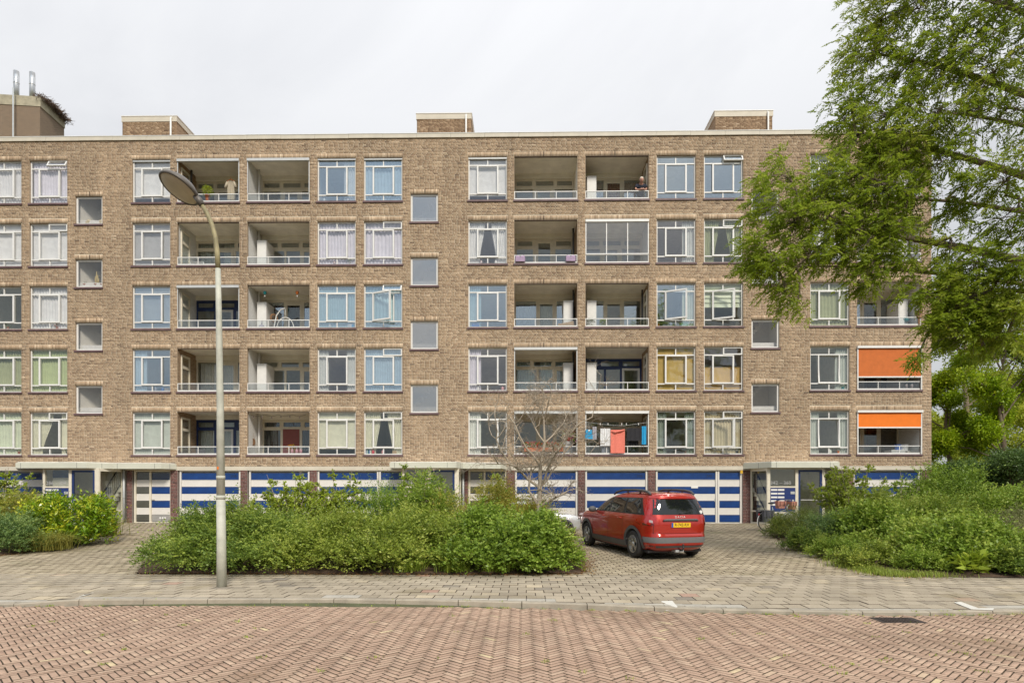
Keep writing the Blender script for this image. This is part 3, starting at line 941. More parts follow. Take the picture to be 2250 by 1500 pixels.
for key, x in WIN:
    if key not in WD: continue
    for k in range(5):
        spec = WD[key][4 - k]
        kind, col, gl = spec[0], spec[1], GL[spec[2]]
        vent = spec[3] if len(spec) > 3 else ''
        opn = spec[4] if len(spec) > 4 else ''
        z = wb(k)
        w = inst('window', FRAME, bld, (x, FY, z))
        WOBJ[(key, k)] = w
        inst('sill', SILL[WW], w, (0, -FY, 0))
        trim(WW, x, z, wt(k))
        # fixed panes, each very slightly out of true
        def rr(): return (random.uniform(-.006, .006), 0, random.uniform(-.01, .01))
        yp = .035
        hw = WW / 2 - .022 - .05
        pane(hw, Z_T0 - .075, gl, w, (.05, yp, .05), rr()); pane(hw, Z_T0 - .075, gl, w, (WW / 2 + .022, yp, .05), rr())
        pane(hw, WH - .05 - Z_T1 - .025, gl, w, (.05, yp, Z_T1 + .025), rr())
        pane(.325, Z_T1 - Z_T0 - .05, gl, w, (.05, yp, Z_T0 + .025), rr()); pane(.325, Z_T1 - Z_T0 - .05, gl, w, (1.325, yp, Z_T0 + .025), rr())
        if vent:
            a = math.radians(-28) if vent == 'vopen' else 0
            loc = (WW / 2 - .01, -.01, WH - .005); rot = (a, 0, 0)
            inst('vent_sash', VENT, w, loc, rot)
            pn = MB().box(.05, VENT_W - .05, 0, .006, -VENT_H + .05, -.05).mesh('pane', gl)
            inst('pane', pn, w, loc, rot)
        else:
            pane(hw, WH - .05 - Z_T1 - .025, gl, w, (WW / 2 + .022, yp, Z_T1 + .025), rr())
        loc, rot = (.375, 0, .30), (0, 0, 0)
        if opn == 'open': rot = (0, 0, math.radians(-24))
        if opn == 'half': rot = (0, 0, math.radians(-6))
        if opn == 'tilt': rot = (math.radians(-6), 0, 0)
        if opn == 'tilt': loc = (.375, 0.0, .30)
        if opn == 'open': loc = (.375, -.03, .30)
        inst('sash', SASH, w, loc, rot)
        key_s = ('sashpane', gl.name)
        if key_s not in PANE: PANE[key_s] = MB().box(.065, SASH_W - .065, .006, .012, .065, SASH_H - .065).mesh('pane', gl)
        inst('pane', PANE[key_s], w, loc, (rot[0] + random.uniform(-.004, .004), rot[1], rot[2] + random.uniform(-.008, .008)))
        if kind not in ('none', ''):
            c = curtain(kind, col, w)
        # narrow roller shutter box on some
        if (key, k) in (('a1', 4), ('b1', 4), ('c1', 4), ('c0', 4)):
            MB().box(.0, WW, -.05, .0, WH - .075, WH - .002).build('shutter_box', m_alu, w)

# ---- stair windows
SH = 1.24
SF = ring(0, SW, 0, SH, .075, 0, .06, 'stair_window', m_white)
for k_, x in STA:
    for k in range(4):
        z = 5.335 + 2.802 * k
        s = inst('stair_window', SF, bld, (x, .08, z))
        pane(SW - .15, SH - .15, (m_gl_stair_clear, m_gl_stair, m_gl_stair_clear)[k_], s, (.075, .03, .075), (random.uniform(-.005, .005), 0, random.uniform(-.02, .02)))
        inst('sill', SILL[SW], s, (0, -.08, 0))
        inst('lintel', random.choice(SOLD[SW]), bld, (x, 0, z + SH))

# ---- rooms behind: slabs, partitions, back wall (one interior shell)
it = MB()
for k in range(6):
    zc_ = wt(k - 1) + .05
    it.box(X0 + .1, X1 - .1, .26, 5.2, zc_, zc_ + .18)
it.quad((X0, 5.2, Z_BASE), (X1, 5.2, Z_BASE), (X1, 5.2, Z_TOPB), (X0, 5.2, Z_TOPB))
for _, x in WIN + LOG:
    it.box(x - .20, x - .12, .27, 5.2, 2.8, Z_TOPB - .3)
it.build('interior', m_room, bld)
stw = MB()
for k_, x in STA:
    stw.box(x - .16, x - .10, .25, 1.6, 3, 17, 0); stw.box(x + SW + .10, x + SW + .16, .25, 1.6, 3, 17, 0)
    stw.box(x - .1, x + SW + .1, 1.5, 1.6, 3, 17, 0)
    if k_ == 0: stw.prism([(x - .1, .3), (x + .02, .3), (x + .72, 1.5), (x - .1, 1.5)], 3, 17, 0)
    for k in range(5):   # stair flights rising past the windows
        z = 4.2 + FL * k
        for j in range(9):
            stw.box(x - .1 + j * .15, x + .05 + j * .15, .95, 1.5, z - 1.3 + j * .17, z - 1.13 + j * .17, 0)
stw.build('stairwell', m_hall, bld)
# ------------------------------------------------------------------ loggias
def panel(b, x0, x1, z0, z1, holes, y0, y1, mi=0):
    """flat panel with rectangular holes, as butted boxes"""
    xs = sorted(set([x0, x1] + [v for h in holes for v in h[:2]])); zs = sorted(set([z0, z1] + [v for h in holes for v in h[2:4]]))
    for a, c in zip(xs[:-1], xs[1:]):
        run = None
        for d, e_ in zip(zs[:-1], zs[1:]):
            mx_, mz_ = (a + c) / 2, (d + e_) / 2
            hole = any(h[0] < mx_ < h[1] and h[2] < mz_ < h[3] for h in holes)
            if not hole: run = (run[0] if run else d, e_)
            if (hole or e_ == zs[-1]) and run:
                b.box(a, c, y0, y1, run[0], run[1], mi); run = None
    return b
LD = 1.70
LH = wt(0) + .04 - (wb(0) - .65)
def rail_mesh():
    b = MB(); w = LW
    b.box(.0, w, .015, .055, .0, .07); b.box(.0, w, .015, .05, .345, .378)
    for x in (.0, w / 3 - .014, 2 * w / 3 - .014, w - .03): b.box(x, x + .028, .018, .048, .07, .345)
    return b.mesh('railing', m_white)
RAIL = rail_mesh()
LAY = {
 'std': dict(cl=[(.06, .84), (.95, 1.83), (1.94, 2.70)], lo=[('w', .06, .84, .75, 1.90), ('d', .96, 1.74, .0, 1.95), ('w', 1.86, 2.70, .60, 1.90)]),
 'std2': dict(cl=[(.06, .75), (.86, 1.74), (1.86, 2.70)], lo=[('w', .06, 1.02, .60, 1.90), ('w', 1.12, 1.76, .60, 1.9), ('d', 1.86, 2.68, .0, 1.95)]),
 'tall': dict(cl=[], lo=[('w', .06, 1.0, .55, 2.28), ('d', 1.08, 1.86, .0, 2.24), ('w', 1.96, 2.70, .55, 2.28)]),
 'mid': dict(cl=[(.10, .85), (1.90, 2.66)], lo=[('w', .10, .85, .7, 1.9), ('d', 1.0, 1.75, .0, 2.28), ('w', 1.90, 2.66, .7, 1.9)]),
}
def loggia(key, k, x, lay='std', left='white', right='brick', frame='cream', cup=None, sidewin=None, cur=None, door='glass', box=False, pipe=None, glazed=False, ceil=None):
    z = wb(k); fz = -.65
    mats = [m_plaster, dict(white=m_brickwhite, brick=m_brickwall, cream=m_plaster)[left], dict(white=m_brickwhite, brick=m_brickwall, cream=m_plaster)[right], m_concrete]
    b = MB(); w = LW
    c = wt(k) + .04 - z
    b.quad((0, .13, fz), (0, LD, fz), (0, LD, c), (0, .13, c), 1)
    b.quad((w, LD, fz), (w, .13, fz), (w, .13, c), (w, LD, c), 2)
    b.quad((0, .0, c), (w, .0, c), (w, LD, c), (0, LD, c), 0)
    b.quad((0, .10, fz), (0, LD, fz), (w, LD, fz), (w, .10, fz), 3)
    b.quad((0, .13, fz), (w, .13, fz), (w, .13, -.01), (0, .13, -.01), 0)
    b.box(.0, w, LD - .10, LD, c - .20, c, 0)        # down-stand beam
    L_ = b.build('loggia', mats, bld, (x, 0, z))
    inst('sill', SILL[LW], L_, (0, 0, 0))
    trim(LW, x, z, wt(k))
    MB().box(-.0, LW, .008, .11, -.012, .0).build('lintel_angle', m_lintel_steel, L_, (0, 0, wt(k) - z))
    R_ = inst('railing', RAIL, bld, (x, 0, z))
    for i in range(3):
        pane(LW / 3 - .035, .272, m_gl_rail, R_, (.03 + i * (LW / 3 - .005), .03, .071))
    Lc = LAY[lay]
    fm = m_bluewood if frame == 'blue' else m_cream
    holes_ = [(a, d, fz + 2.02, fz + 2.30) for a, d in Lc['cl']] + [(a, d, fz + e0, fz + e1) for _, a, d, e0, e1 in Lc['lo']]
    fb = panel(MB(), .0, w, fz, c - .20, holes_, LD - .03, LD + .03, 0)
    fb.build('window_frame', fm, L_)
    for a, d in Lc['cl']:
        r = ring(a, d, fz + 2.02, fz + 2.30, .035, LD - .045, LD, 'top_light', m_cream if frame != 'blue' else m_bluewood)
        t_ = inst('top_light', r, L_)
        pane(d - a - .07, .21, m_gl_dim, L_, (a + .035, LD - .01, fz + 2.055), (.0, 0, random.uniform(-.02, .02)))
    for kind, a, d, e0, e1 in Lc['lo']:
        if kind == 'd':
            if door == 'red':
                MB().box(a, d, LD - .05, LD - .005, fz, fz + e1).build('door', m_reddoor, L_)
            else:
                inst('door', panel(MB(), a, d, fz, fz + e1, [(a + .1, d - .1, fz + .25, fz + e1 - .1)], LD - .05, LD - .005).mesh('door', m_cream if frame != 'blue' else m_white), L_)
                pane(d - a - .2, e1 - .35, m_gl_dim, L_, (a + .1, LD - .03, fz + .25), (0, 0, random.uniform(-.02, .02)))
                MB().box(a + .03, a + .06, LD - .09, LD - .05, fz + 1.02, fz + 1.16).build('door_handle', m_alu, L_)
        else:
            pane(d - a, e1 - e0, m_gl_blue if (k > 1 and lay == 'tall') else m_gl_dim, L_, (a, LD - .01, fz + e0), (random.uniform(-.01, .01), 0, random.uniform(-.03, .03)))
    if cur:
        m_ = cloth_mat('cloth_' + cur, CC[cur], .25)
        for (a, d) in ((.08, .95), (1.2, 2.66)):
            pleats(a, d, fz + .2, fz + 2.3, LD + .22, None, .03, .11).build('curtain', m_, L_)
    if cup:
        xa, xb = (.14, .56) if cup == 'L' else (w - .56, w - .14)
        if cup == 'Lw': xa, xb = .02, .72
        cb = MB().box(xa, xb, .72, LD - .05, fz, fz + 1.98); cb.box(xa - .015, xb + .015, .70, LD - .05, fz + 1.98, fz + 2.02)
        cb.box(xa + .03, xb - .03, .706, .72, fz + .1, fz + 1.92)
        cb.build('cupboard', m_white, L_)
    if pipe:
        px_ = .09 if pipe == 'L' else w - .09
        MB().tube([(px_, 1.05, fz), (px_, 1.05, c)], .045, 8).build('downpipe', m_white if left != 'brick' else m_greyplastic, L_)
    if sidewin:
        xs_ = .0 if sidewin == 'L' else w
        sg = 1 if sidewin == 'L' else -1
        R90 = Matrix.Rotation(PI / 2, 4, 'Z')
        fr = panel(MB(), .30, 1.02, fz + .05, fz + 2.36, [(.36, .96, fz + .30, fz + 1.76), (.36, .96, fz + 1.88, fz + 2.28)], -.03, .03)
        fr.v = [(xs_ + sg * (.02 + p[1]), p[0], p[2]) for p in fr.v]
        if sidewin == 'L': fr.f = [tuple(reversed(f)) for f in fr.f]
        fr.build('side_door', m_cream, L_)
        for z0_, z1_ in ((fz + .30, fz + 1.76), (fz + 1.88, fz + 2.28)):
            pb = MB().box(xs_ + sg * .01 - .003, xs_ + sg * .01 + .003, .36, .96, z0_, z1_)
            pb.build('pane', m_gl_dim, L_)
    if box:
        mm = m_alu if box is True else m_white
        bb = MB().box(.0, w, -.06, .07, c - .155, c - .045)
        bb.box(.0, .035, -.005, .03, .38, c - .155); bb.box(w - .035, w, -.005, .03, .38, c - .155)
        bb.build('awning_case', mm, L_)
    if glazed:
        gfr = MB()
        gfr.box(0, w, -.01, .03, .378, .42); gfr.box(0, w, -.01, .03, c - .17, c - .13)
        for xx in (0, w / 3 - .02, 2 * w / 3 - .02, w - .04): gfr.box(xx, xx + .04, -.008, .032, .42, c - .17)
        gfr.build('sliding_frame', m_white, L_)
        for i in range(3):
            pane(w / 3 - .04, c - .60, m_gl_stair if False else m_gl_lav, L_, (.03 + i * w / 3, .01, .42), (random.uniform(-.01, .01), 0, random.uniform(-.015, .015)))
    return L_
LX = dict((k, x) for k, x in LOG)
LOBJ = {}
CFG = {
 ('a0', 4): dict(left='brick', right='brick', sidewin='L', box=True, lay='std', pipe='L'),
 ('a0', 3): dict(left='white', right='brick', sidewin='L', lay='std', cur='grey'),
 ('a0', 2): dict(left='white', right='brick', sidewin='L', lay='std', frame='blue', box=True),
 ('a0', 1): dict(left='brick', right='brick', sidewin='L', lay='tall', cur='sheer'),
 ('a0', 0): dict(left='brick', right='brick', sidewin='L', lay='std', frame='blue', cur='grey'),
 ('b1', 4): dict(left='white', right='brick', box=True, pipe='L', lay='std'),
 ('b1', 3): dict(left='white', right='brick', pipe='L', cup='L', lay='std2'),
 ('b1', 2): dict(left='white', right='brick', pipe='L', cup='L', lay='tall', cur='black'),
 ('b1', 1): dict(left='white', right='brick', pipe='L', cup='L', lay='std2'),
 ('b1', 0): dict(left='white', right='brick', pipe='L', lay='std', door='red', cur='black'),
 ('a1', 4): dict(left='brick', right='cream', lay='std'),
 ('a1', 3): dict(left='brick', right='brick', lay='mid', pipe='R'),
 ('a1', 2): dict(left='brick', right='brick', lay='tall', cup='R', cur='grey', pipe='R'),
 ('a1', 1): dict(left='brick', right='brick', lay='std2', cup='R', box=True, cur='blue', pipe='R'),
 ('a1', 0): dict(left='brick', right='brick', lay='tall', cup='R', box=True),
 ('b2', 4): dict(left='brick', right='brick', lay='tall', sidewin='R', cup='L', cur='rust'),
 ('b2', 3): dict(left='white', right='white', lay='std', glazed=True, box='w'),
 ('b2', 2): dict(left='brick', right='brick', lay='tall', sidewin='R', cup='L', pipe='R'),
 ('b2', 1): dict(left='brick', right='brick', lay='std2', sidewin='R', frame='blue', cup='L'),
 ('b2', 0): dict(left='brick', right='brick', lay='std2', sidewin='R', box='w', cur='grey'),
 ('a2', 4): dict(left='brick', right='white', lay='std', cup='R'),
 ('a2', 3): dict(left='brick', right='white', lay='std', cup='R'),
 ('a2', 2): dict(left='brick', right='white', lay='tall', cup='R'),
 ('a2', 1): dict(left='brick', right='white', lay='tall', cup='R'),
 ('a2', 0): dict(left='brick', right='white', lay='tall'),
}
for (key, k), kw in CFG.items():
    LOBJ[(key, k)] = loggia(key, k, LX[key], **kw)
# orange roller screens on the two lowest right-hand loggias
for k, drop, mm in ((1, 1.22, m_orange_shaded), (0, .62, m_orange)):
    x, z = LX['a2'], wb(k)
    c = wt(k) - z
    cs = MB().box(-.02, LW + .03, -.11, .02, c - .10, c - .0); cs.box(-.01, .035, -.05, -.01, .0, c - .10); cs.box(LW - .035, LW + .01, -.05, -.01, .0, c - .10)
    s = cs.build('roller_screen', m_white, bld, (x, 0, z))
    b = MB(); n = 14
    for i in range(n):
        xa, xb = .037 + (LW - .074) * i / n, .037 + (LW - .074) * (i + 1) / n
        ya, yb = -.035 + .004 * math.sin(i * 1.1), -.035 + .004 * math.sin((i + 1) * 1.1)
        b.quad((xa, ya, c - .10 - drop), (xb, yb, c - .10 - drop), (xb, yb, c - .10), (xa, ya, c - .10))
        b.quad((xa, ya + .003, c - .10 - drop), (xa, ya + .003, c - .10), (xb, yb + .003, c - .10), (xb, yb + .003, c - .10 - drop))
    b.build('canvas', mm, s)
    MB().box(.036, LW - .036, -.055, -.015, c - .155 - drop, c - .10 - drop).build('bottom_bar', m_white, s)

# ------------------------------------------------------------------ roof edge, huts, band
nseg = 29
sw = (X1 - X0 + .12) / nseg
rm = MB().box(.004, sw - .004, -.055, .35, 0, .17); rm.box(0, sw, -.07, .37, .17, .195, 1)
rm = rm.mesh('roof_edge_panel', [m_beige, m_white])
for i in range(nseg):
    inst('roof_edge_panel', rm, bld, (X0 - .06 + i * sw, 0, Z_TOPB - .015 + random.uniform(-.004, .004)))
bm_ = MB().box(.003, 3.097, -.012, .16, 0, Z_BAND1 - Z_BAND0).mesh('band_panel', m_beige)
x = X0
while x < X1 - .1:
    w_ = min(3.1, X1 - x)
    if w_ > 3.09: inst('band_panel', bm_, bld, (x, 0, Z_BAND0))
    else: MB().box(.003, w_ - .003, -.012, .16, 0, Z_BAND1 - Z_BAND0).build('band_panel', m_beige, bld, (x, 0, Z_BAND0))
    x += 3.1
def hut(pxa, pxb, pytop, side):
    Yf = 31.6
    xa, xb = XP(pxa, Yf), XP(pxb, Yf)
    zt = ZP((pxa + pxb) / 2, pytop, Yf)
    h = MB().box(xa, xb, Yf - WY, Yf - WY + 4.6, Z_TOPB, zt - .30).build('stair_hut', m_brickwall, bld)
    brick_field('brick', [(xa, xb)], [], Z_TOPB, zt - .30, m_brick, h, y=Yf - WY - .008)
    f_ = MB().box(xa - .03, xb + .03, Yf - WY - .03, Yf - WY + 4.63, zt - .30, zt - .035); f_.box(xa - .05, xb + .05, Yf - WY - .05, Yf - WY + 4.65, zt - .035, zt, 1)
    f_.build('fascia', [m_beige, m_white], h)
    xp = xb - .24
    MB().tube([(xp, Yf - WY - .10, Z_TOPB), (xp, Yf - WY - .10, zt - .16), (xp, Yf - WY - .02, zt - .10)], .045, 8).build('downpipe', m_white, h)
    for i in range(3):
        q = xa + .45 + i * .95
        if q < xb - .4: MB().box(q, q + .18, Yf - WY - .02, Yf - WY, Z_TOPB + .28, Z_TOPB + .40).build('vent', m_alu, h)
hut(269, 388, 255, 1); hut(916, 1035, 249, 0); hut(1571, 1697, 243, -1)

# boiler house with flues far left behind the roof
P0, P1, P2, P3 = at(-60, 0, 39.8), at(88, 0, 40.2), at(141, 0, 42.6), at(-60, 0, 44)
zt = CAMZ + (HY - 213) * 40.2 / F
bh = thing('boiler_house', 'dark brick boiler house rising behind the flat roof at the far left', 'building', (P0.x, P0.y, 0))
def rel(p): return (p.x - P0.x, p.y - P0.y)
b = MB().prism([rel(P0), rel(P1), rel(P2), rel(P3)], 0, zt - .62); b.build('wall', m_brickdark, bh)
def off(p, d):
    c = (P0 + P1 + P2 + P3) / 4
    v = Vector((p.x - c.x, p.y - c.y, 0)).normalized() * d
    return (p.x + v.x - P0.x, p.y + v.y - P0.y)
MB().prism([off(p, .05) for p in (P0, P1, P2, P3)], zt - .62, zt).build('coping', M('mossy_concrete', (0.40, 0.36, 0.26), .9, .25, 3, .2), bh)
for px, pyt in ((36, 157), (71, 160)):
    p = at(px, 0, 41.0)
    zz = CAMZ + (HY - pyt) * 41 / F
    MB().tube([(p.x - P0.x, p.y - P0.y, zt - .1), (p.x - P0.x, p.y - P0.y, zz - .75), (p.x - P0.x, p.y - P0.y, zz)], .165, 14).tube([(p.x - P0.x, p.y - P0.y, zz - .80), (p.x - P0.x, p.y - P0.y, zz - .74)], .175, 14).build('flue', m_steel, bh)
p = at(29, 0, 39.7)
MB().tube([(p.x - P0.x, p.y - P0.y, 10), (p.x - P0.x, p.y - P0.y, zt + .25)], .045, 6).build('conduit', m_zinc, bh)
nb = MB()
for i in range(520):
    t = random.random() ** .8
    px = 78 + 64 * t
    base = at(px, 0, 40.2 + 2.2 * max(0, (px - 88) / 53))
    zc = zt + random.uniform(-.05, .22) - .30 * max(0, t - .55)
    a = random.uniform(0, 2 * PI); el = random.uniform(-.9, .35)
    d = Vector((math.cos(a) * math.cos(el) + .35, math.sin(a) * math.cos(el) * .7 - .2, math.sin(el))) * random.uniform(.25, .75)
    s_ = Vector((base.x + random.uniform(-.3, .25), base.y + random.uniform(-.1, .5), zc))
    nb.tube([s_ - d * .5, s_ + d * .5 + Vector((0, 0, -.08))], .012, 3, cap=False)
o = nb.build('bird_nest', M('dry_twigs', (0.15, 0.10, 0.07), .9, .4, 8))
props(o, 'ragged brown twig nest spilling over the parapet of the boiler house', 'nest')

# ------------------------------------------------------------------ ground floor
def text_mesh(name, body, size, mat, ext=.004, align='CENTER'):
    c = bpy.data.curves.new(name, 'FONT')
    c.body = body; c.size = size; c.extrude = ext; c.align_x = align; c.align_y = 'CENTER'; c.resolution_u = 2
    o = bpy.data.objects.new(name, c); COL.objects.link(o)
    dg = bpy.context.evaluated_depsgraph_get()
    me = bpy.data.meshes.new_from_object(o.evaluated_get(dg))
    bpy.data.objects.remove(o); bpy.data.curves.remove(c)
    me.name = name
    me.materials.clear(); me.materials.append(mat)
    return me
m_num = M('dark_lettering', (0.012, 0.03, 0.09), .5, .05)
m_frost = M('grey_lettering', (0.42, 0.42, 0.42), .6, .03)
m_stripe_grey = M('grey_panel', (0.32, 0.31, 0.29), .5, .1)
PILLARS = [(278, 290), (374, 390), (528, 543), (680, 696), (1020, 1028), (1113, 1131), (1270, 1285), (1424, 1440), (1632, 1649), (1862, 1876), (2025, 2047)]
for a, b_ in PILLARS:
    xa, xb = XP(a, WY), XP(b_, WY)
    if b_ == 2047: xb = X1
    MB().box(xa, xb, .006, .3, Z_BASE - .1, Z_BAND0).build('pillar', m_mortar_grey, bld)
    brick_field('pillar_brick', [(xa, xb)], [], Z_BASE - .02, Z_BAND0, m_redbrick, bld)
# wall behind the doors, closing the ground floor
MB().box(X0, X1, .45, .5, 0, Z_BAND0).build('garage_back', m_dark, bld)
DZ0, DZ1 = .52, 2.76
PANELM = {}
def stripes(parent, x0, x1, y, n=7, mats=None, zt_=DZ1 - .06, zb_=DZ0 + .02):
    h = (zt_ - zb_) / n
    for i in range(n):
        m_ = (mats[i] if mats else (m_blue if i % 2 == 0 else m_stripe))
        key = (round(x1 - x0, 3), m_.name)
        if key not in PANELM: PANELM[key] = MB().box(.004, x1 - x0 - .004, 0, .02, .005, h - .005).mesh('panel', m_)
        inst('panel', PANELM[key], parent, (x0, y + (0 if i % 2 else .004), zt_ - (i + 1) * h))
    return h
def garage(pxa, pxb, num=None, handle=True, base=True):
    xa, xb = XP(pxa, WY), XP(pxb, WY)
    fr = panel(MB(), 0, xb - xa, DZ0 - .06, Z_BAND0, [(.07, xb - xa - .07, DZ0, DZ1)], .06, .16)
    g = fr.build('garage_door', m_stripe, bld, (xa, 0, 0))
    h = stripes(g, .07, xb - xa - .07, .11)
    MB().box(.07, xb - xa - .07, .10, .106, DZ1 - .06 - h - .014, DZ1 - .06 - h + .006).build('rail', m_alu, g)
    if num:
        inst('house_number', text_mesh('house_number', num, .17, m_num), g, (xb - xa - .07 - .26, .108, DZ1 - .06 - h / 2), (PI / 2, 0, 0))
    if handle:
        MB().box(xb - xa - .11, xb - xa - .09, .095, .11, 1.42, 1.55).build('handle', m_zinc, g)
    return g
garage(-60, 93.5, '284'); garage(393, 527, '308'); garage(546, 679, '310'); garage(697, 831, '312'); garage(832.5, 884, None, False)
garage(1132, 1269, None); garage(1286.5, 1423, '338'); gd = garage(1442, 1577, '340'); garage(1578, 1631, None, False); garage(1877, 2023, None)
xg = XP(1520, WY) - XP(1442, WY)
MB().box(xg, xg + .30, .100, .112, 2.02, 2.12).build('notice_plate', m_white, gd)
def storage_door(pxa, pxm, pxb):
    xa, xm, xb = XP(pxa, WY), XP(pxm, WY) - XP(pxa, WY), XP(pxb, WY) - XP(pxa, WY)
    fr = panel(MB(), 0, xb, DZ0 - .06, Z_BAND0, [(.08, xm - .05, DZ0, DZ1), (xm + .03, xb - .04, DZ0, DZ1)], .05, .16)
    g = fr.build('storage_door', m_cream, bld, (xa, 0, 0))
    dk = m_dkglass
    stripes(g, .08, xm - .05, .10, 7, [dk, m_stripe, dk, m_stripe, dk, m_stripe, dk])
    stripes(g, xm + .03, xb - .04, .10, 7, [m_bluedk, m_stripe, m_blue, m_stripe, m_blue, m_stripe, m_stripe_grey])
    MB().box(xm + .05, xm + .17, .05, .10, 1.50, 1.53).build('door_handle', m_alu, g)
    for i in range(3):
        MB().box(xm + .38 + i * .11, xm + .45 + i * .11, .092, .10, .66, .74).build('vent', m_white, g)
m_dkglass = M('smoked_glass_panel', (0.09, 0.09, 0.075), .08, .2, 2, spec=.8)
m_bluedk = M('dark_blue_glass_panel', (0.015, 0.03, 0.075), .1, .2, 2, spec=.8)
storage_door(293, 329, 374); storage_door(1029, 1065, 1112)

def canopy(pts, z0, z1, name='canopy'):
    """pts: local plan outline of the canopy, front edge first"""
    o = MB().prism(pts, z0, z1).build(name, m_fascia, bld)
    n = len(pts)
    c = (sum(p[0] for p in pts) / n, sum(p[1] for p in pts) / n)
    MB().prism([(c[0] + (p[0] - c[0]) * .985, min(0, c[1] + (p[1] - c[1]) * .93)) for p in pts], z1, z1 + .035).build('roofing', m_concrete, o)
    # joints between fascia boards
    j = MB()
    for (a, b_) in zip(pts[:-1], pts[1:]):
        L_ = math.hypot(b_[0] - a[0], b_[1] - a[1])
        if L_ < .3: continue
        ux, uy = (b_[0] - a[0]) / L_, (b_[1] - a[1]) / L_
        nx_, ny_ = uy, -ux
        for t in ([L_ * .07, L_ * .86] if L_ > 2 else [L_ * .55]):
            p0 = (a[0] + ux * t, a[1] + uy * t)
            j.prism([(p0[0], p0[1] ), (p0[0] + ux * .012, p0[1] + uy * .012), (p0[0] + ux * .012 + nx_ * .003, p0[1] + uy * .012 + ny_ * .003), (p0[0] + nx_ * .003, p0[1] + ny_ * .003)], z0 + .004, z1 - .004)
    j.build('joint', m_greyplastic, o)
    return o
EY = -1.10
def lx(px, y): return XP(px, WY + y)
canopy([(lx(34, -1.35), -1.35), (lx(190, -1.35), -1.35), (lx(250, -.62), -.62), (lx(354, -.62), -.62), (lx(388, -.02), -.02), (lx(38, -.02), -.02)], 2.86, 3.09)
canopy([(lx(856, -1.35), -1.35), (lx(1003, -1.35), -1.35), (lx(1018, -.62), -.62), (lx(1100, -.62), -.62), (lx(1113, -.02), -.02), (lx(862, -.02), -.02)], 2.86, 3.09)
canopy([(lx(1633, -.02), -.02), (lx(1695, -1.35), -1.35), (lx(1845, -1.35), -1.35), (lx(1838, -.02), -.02)], 2.86, 3.09)

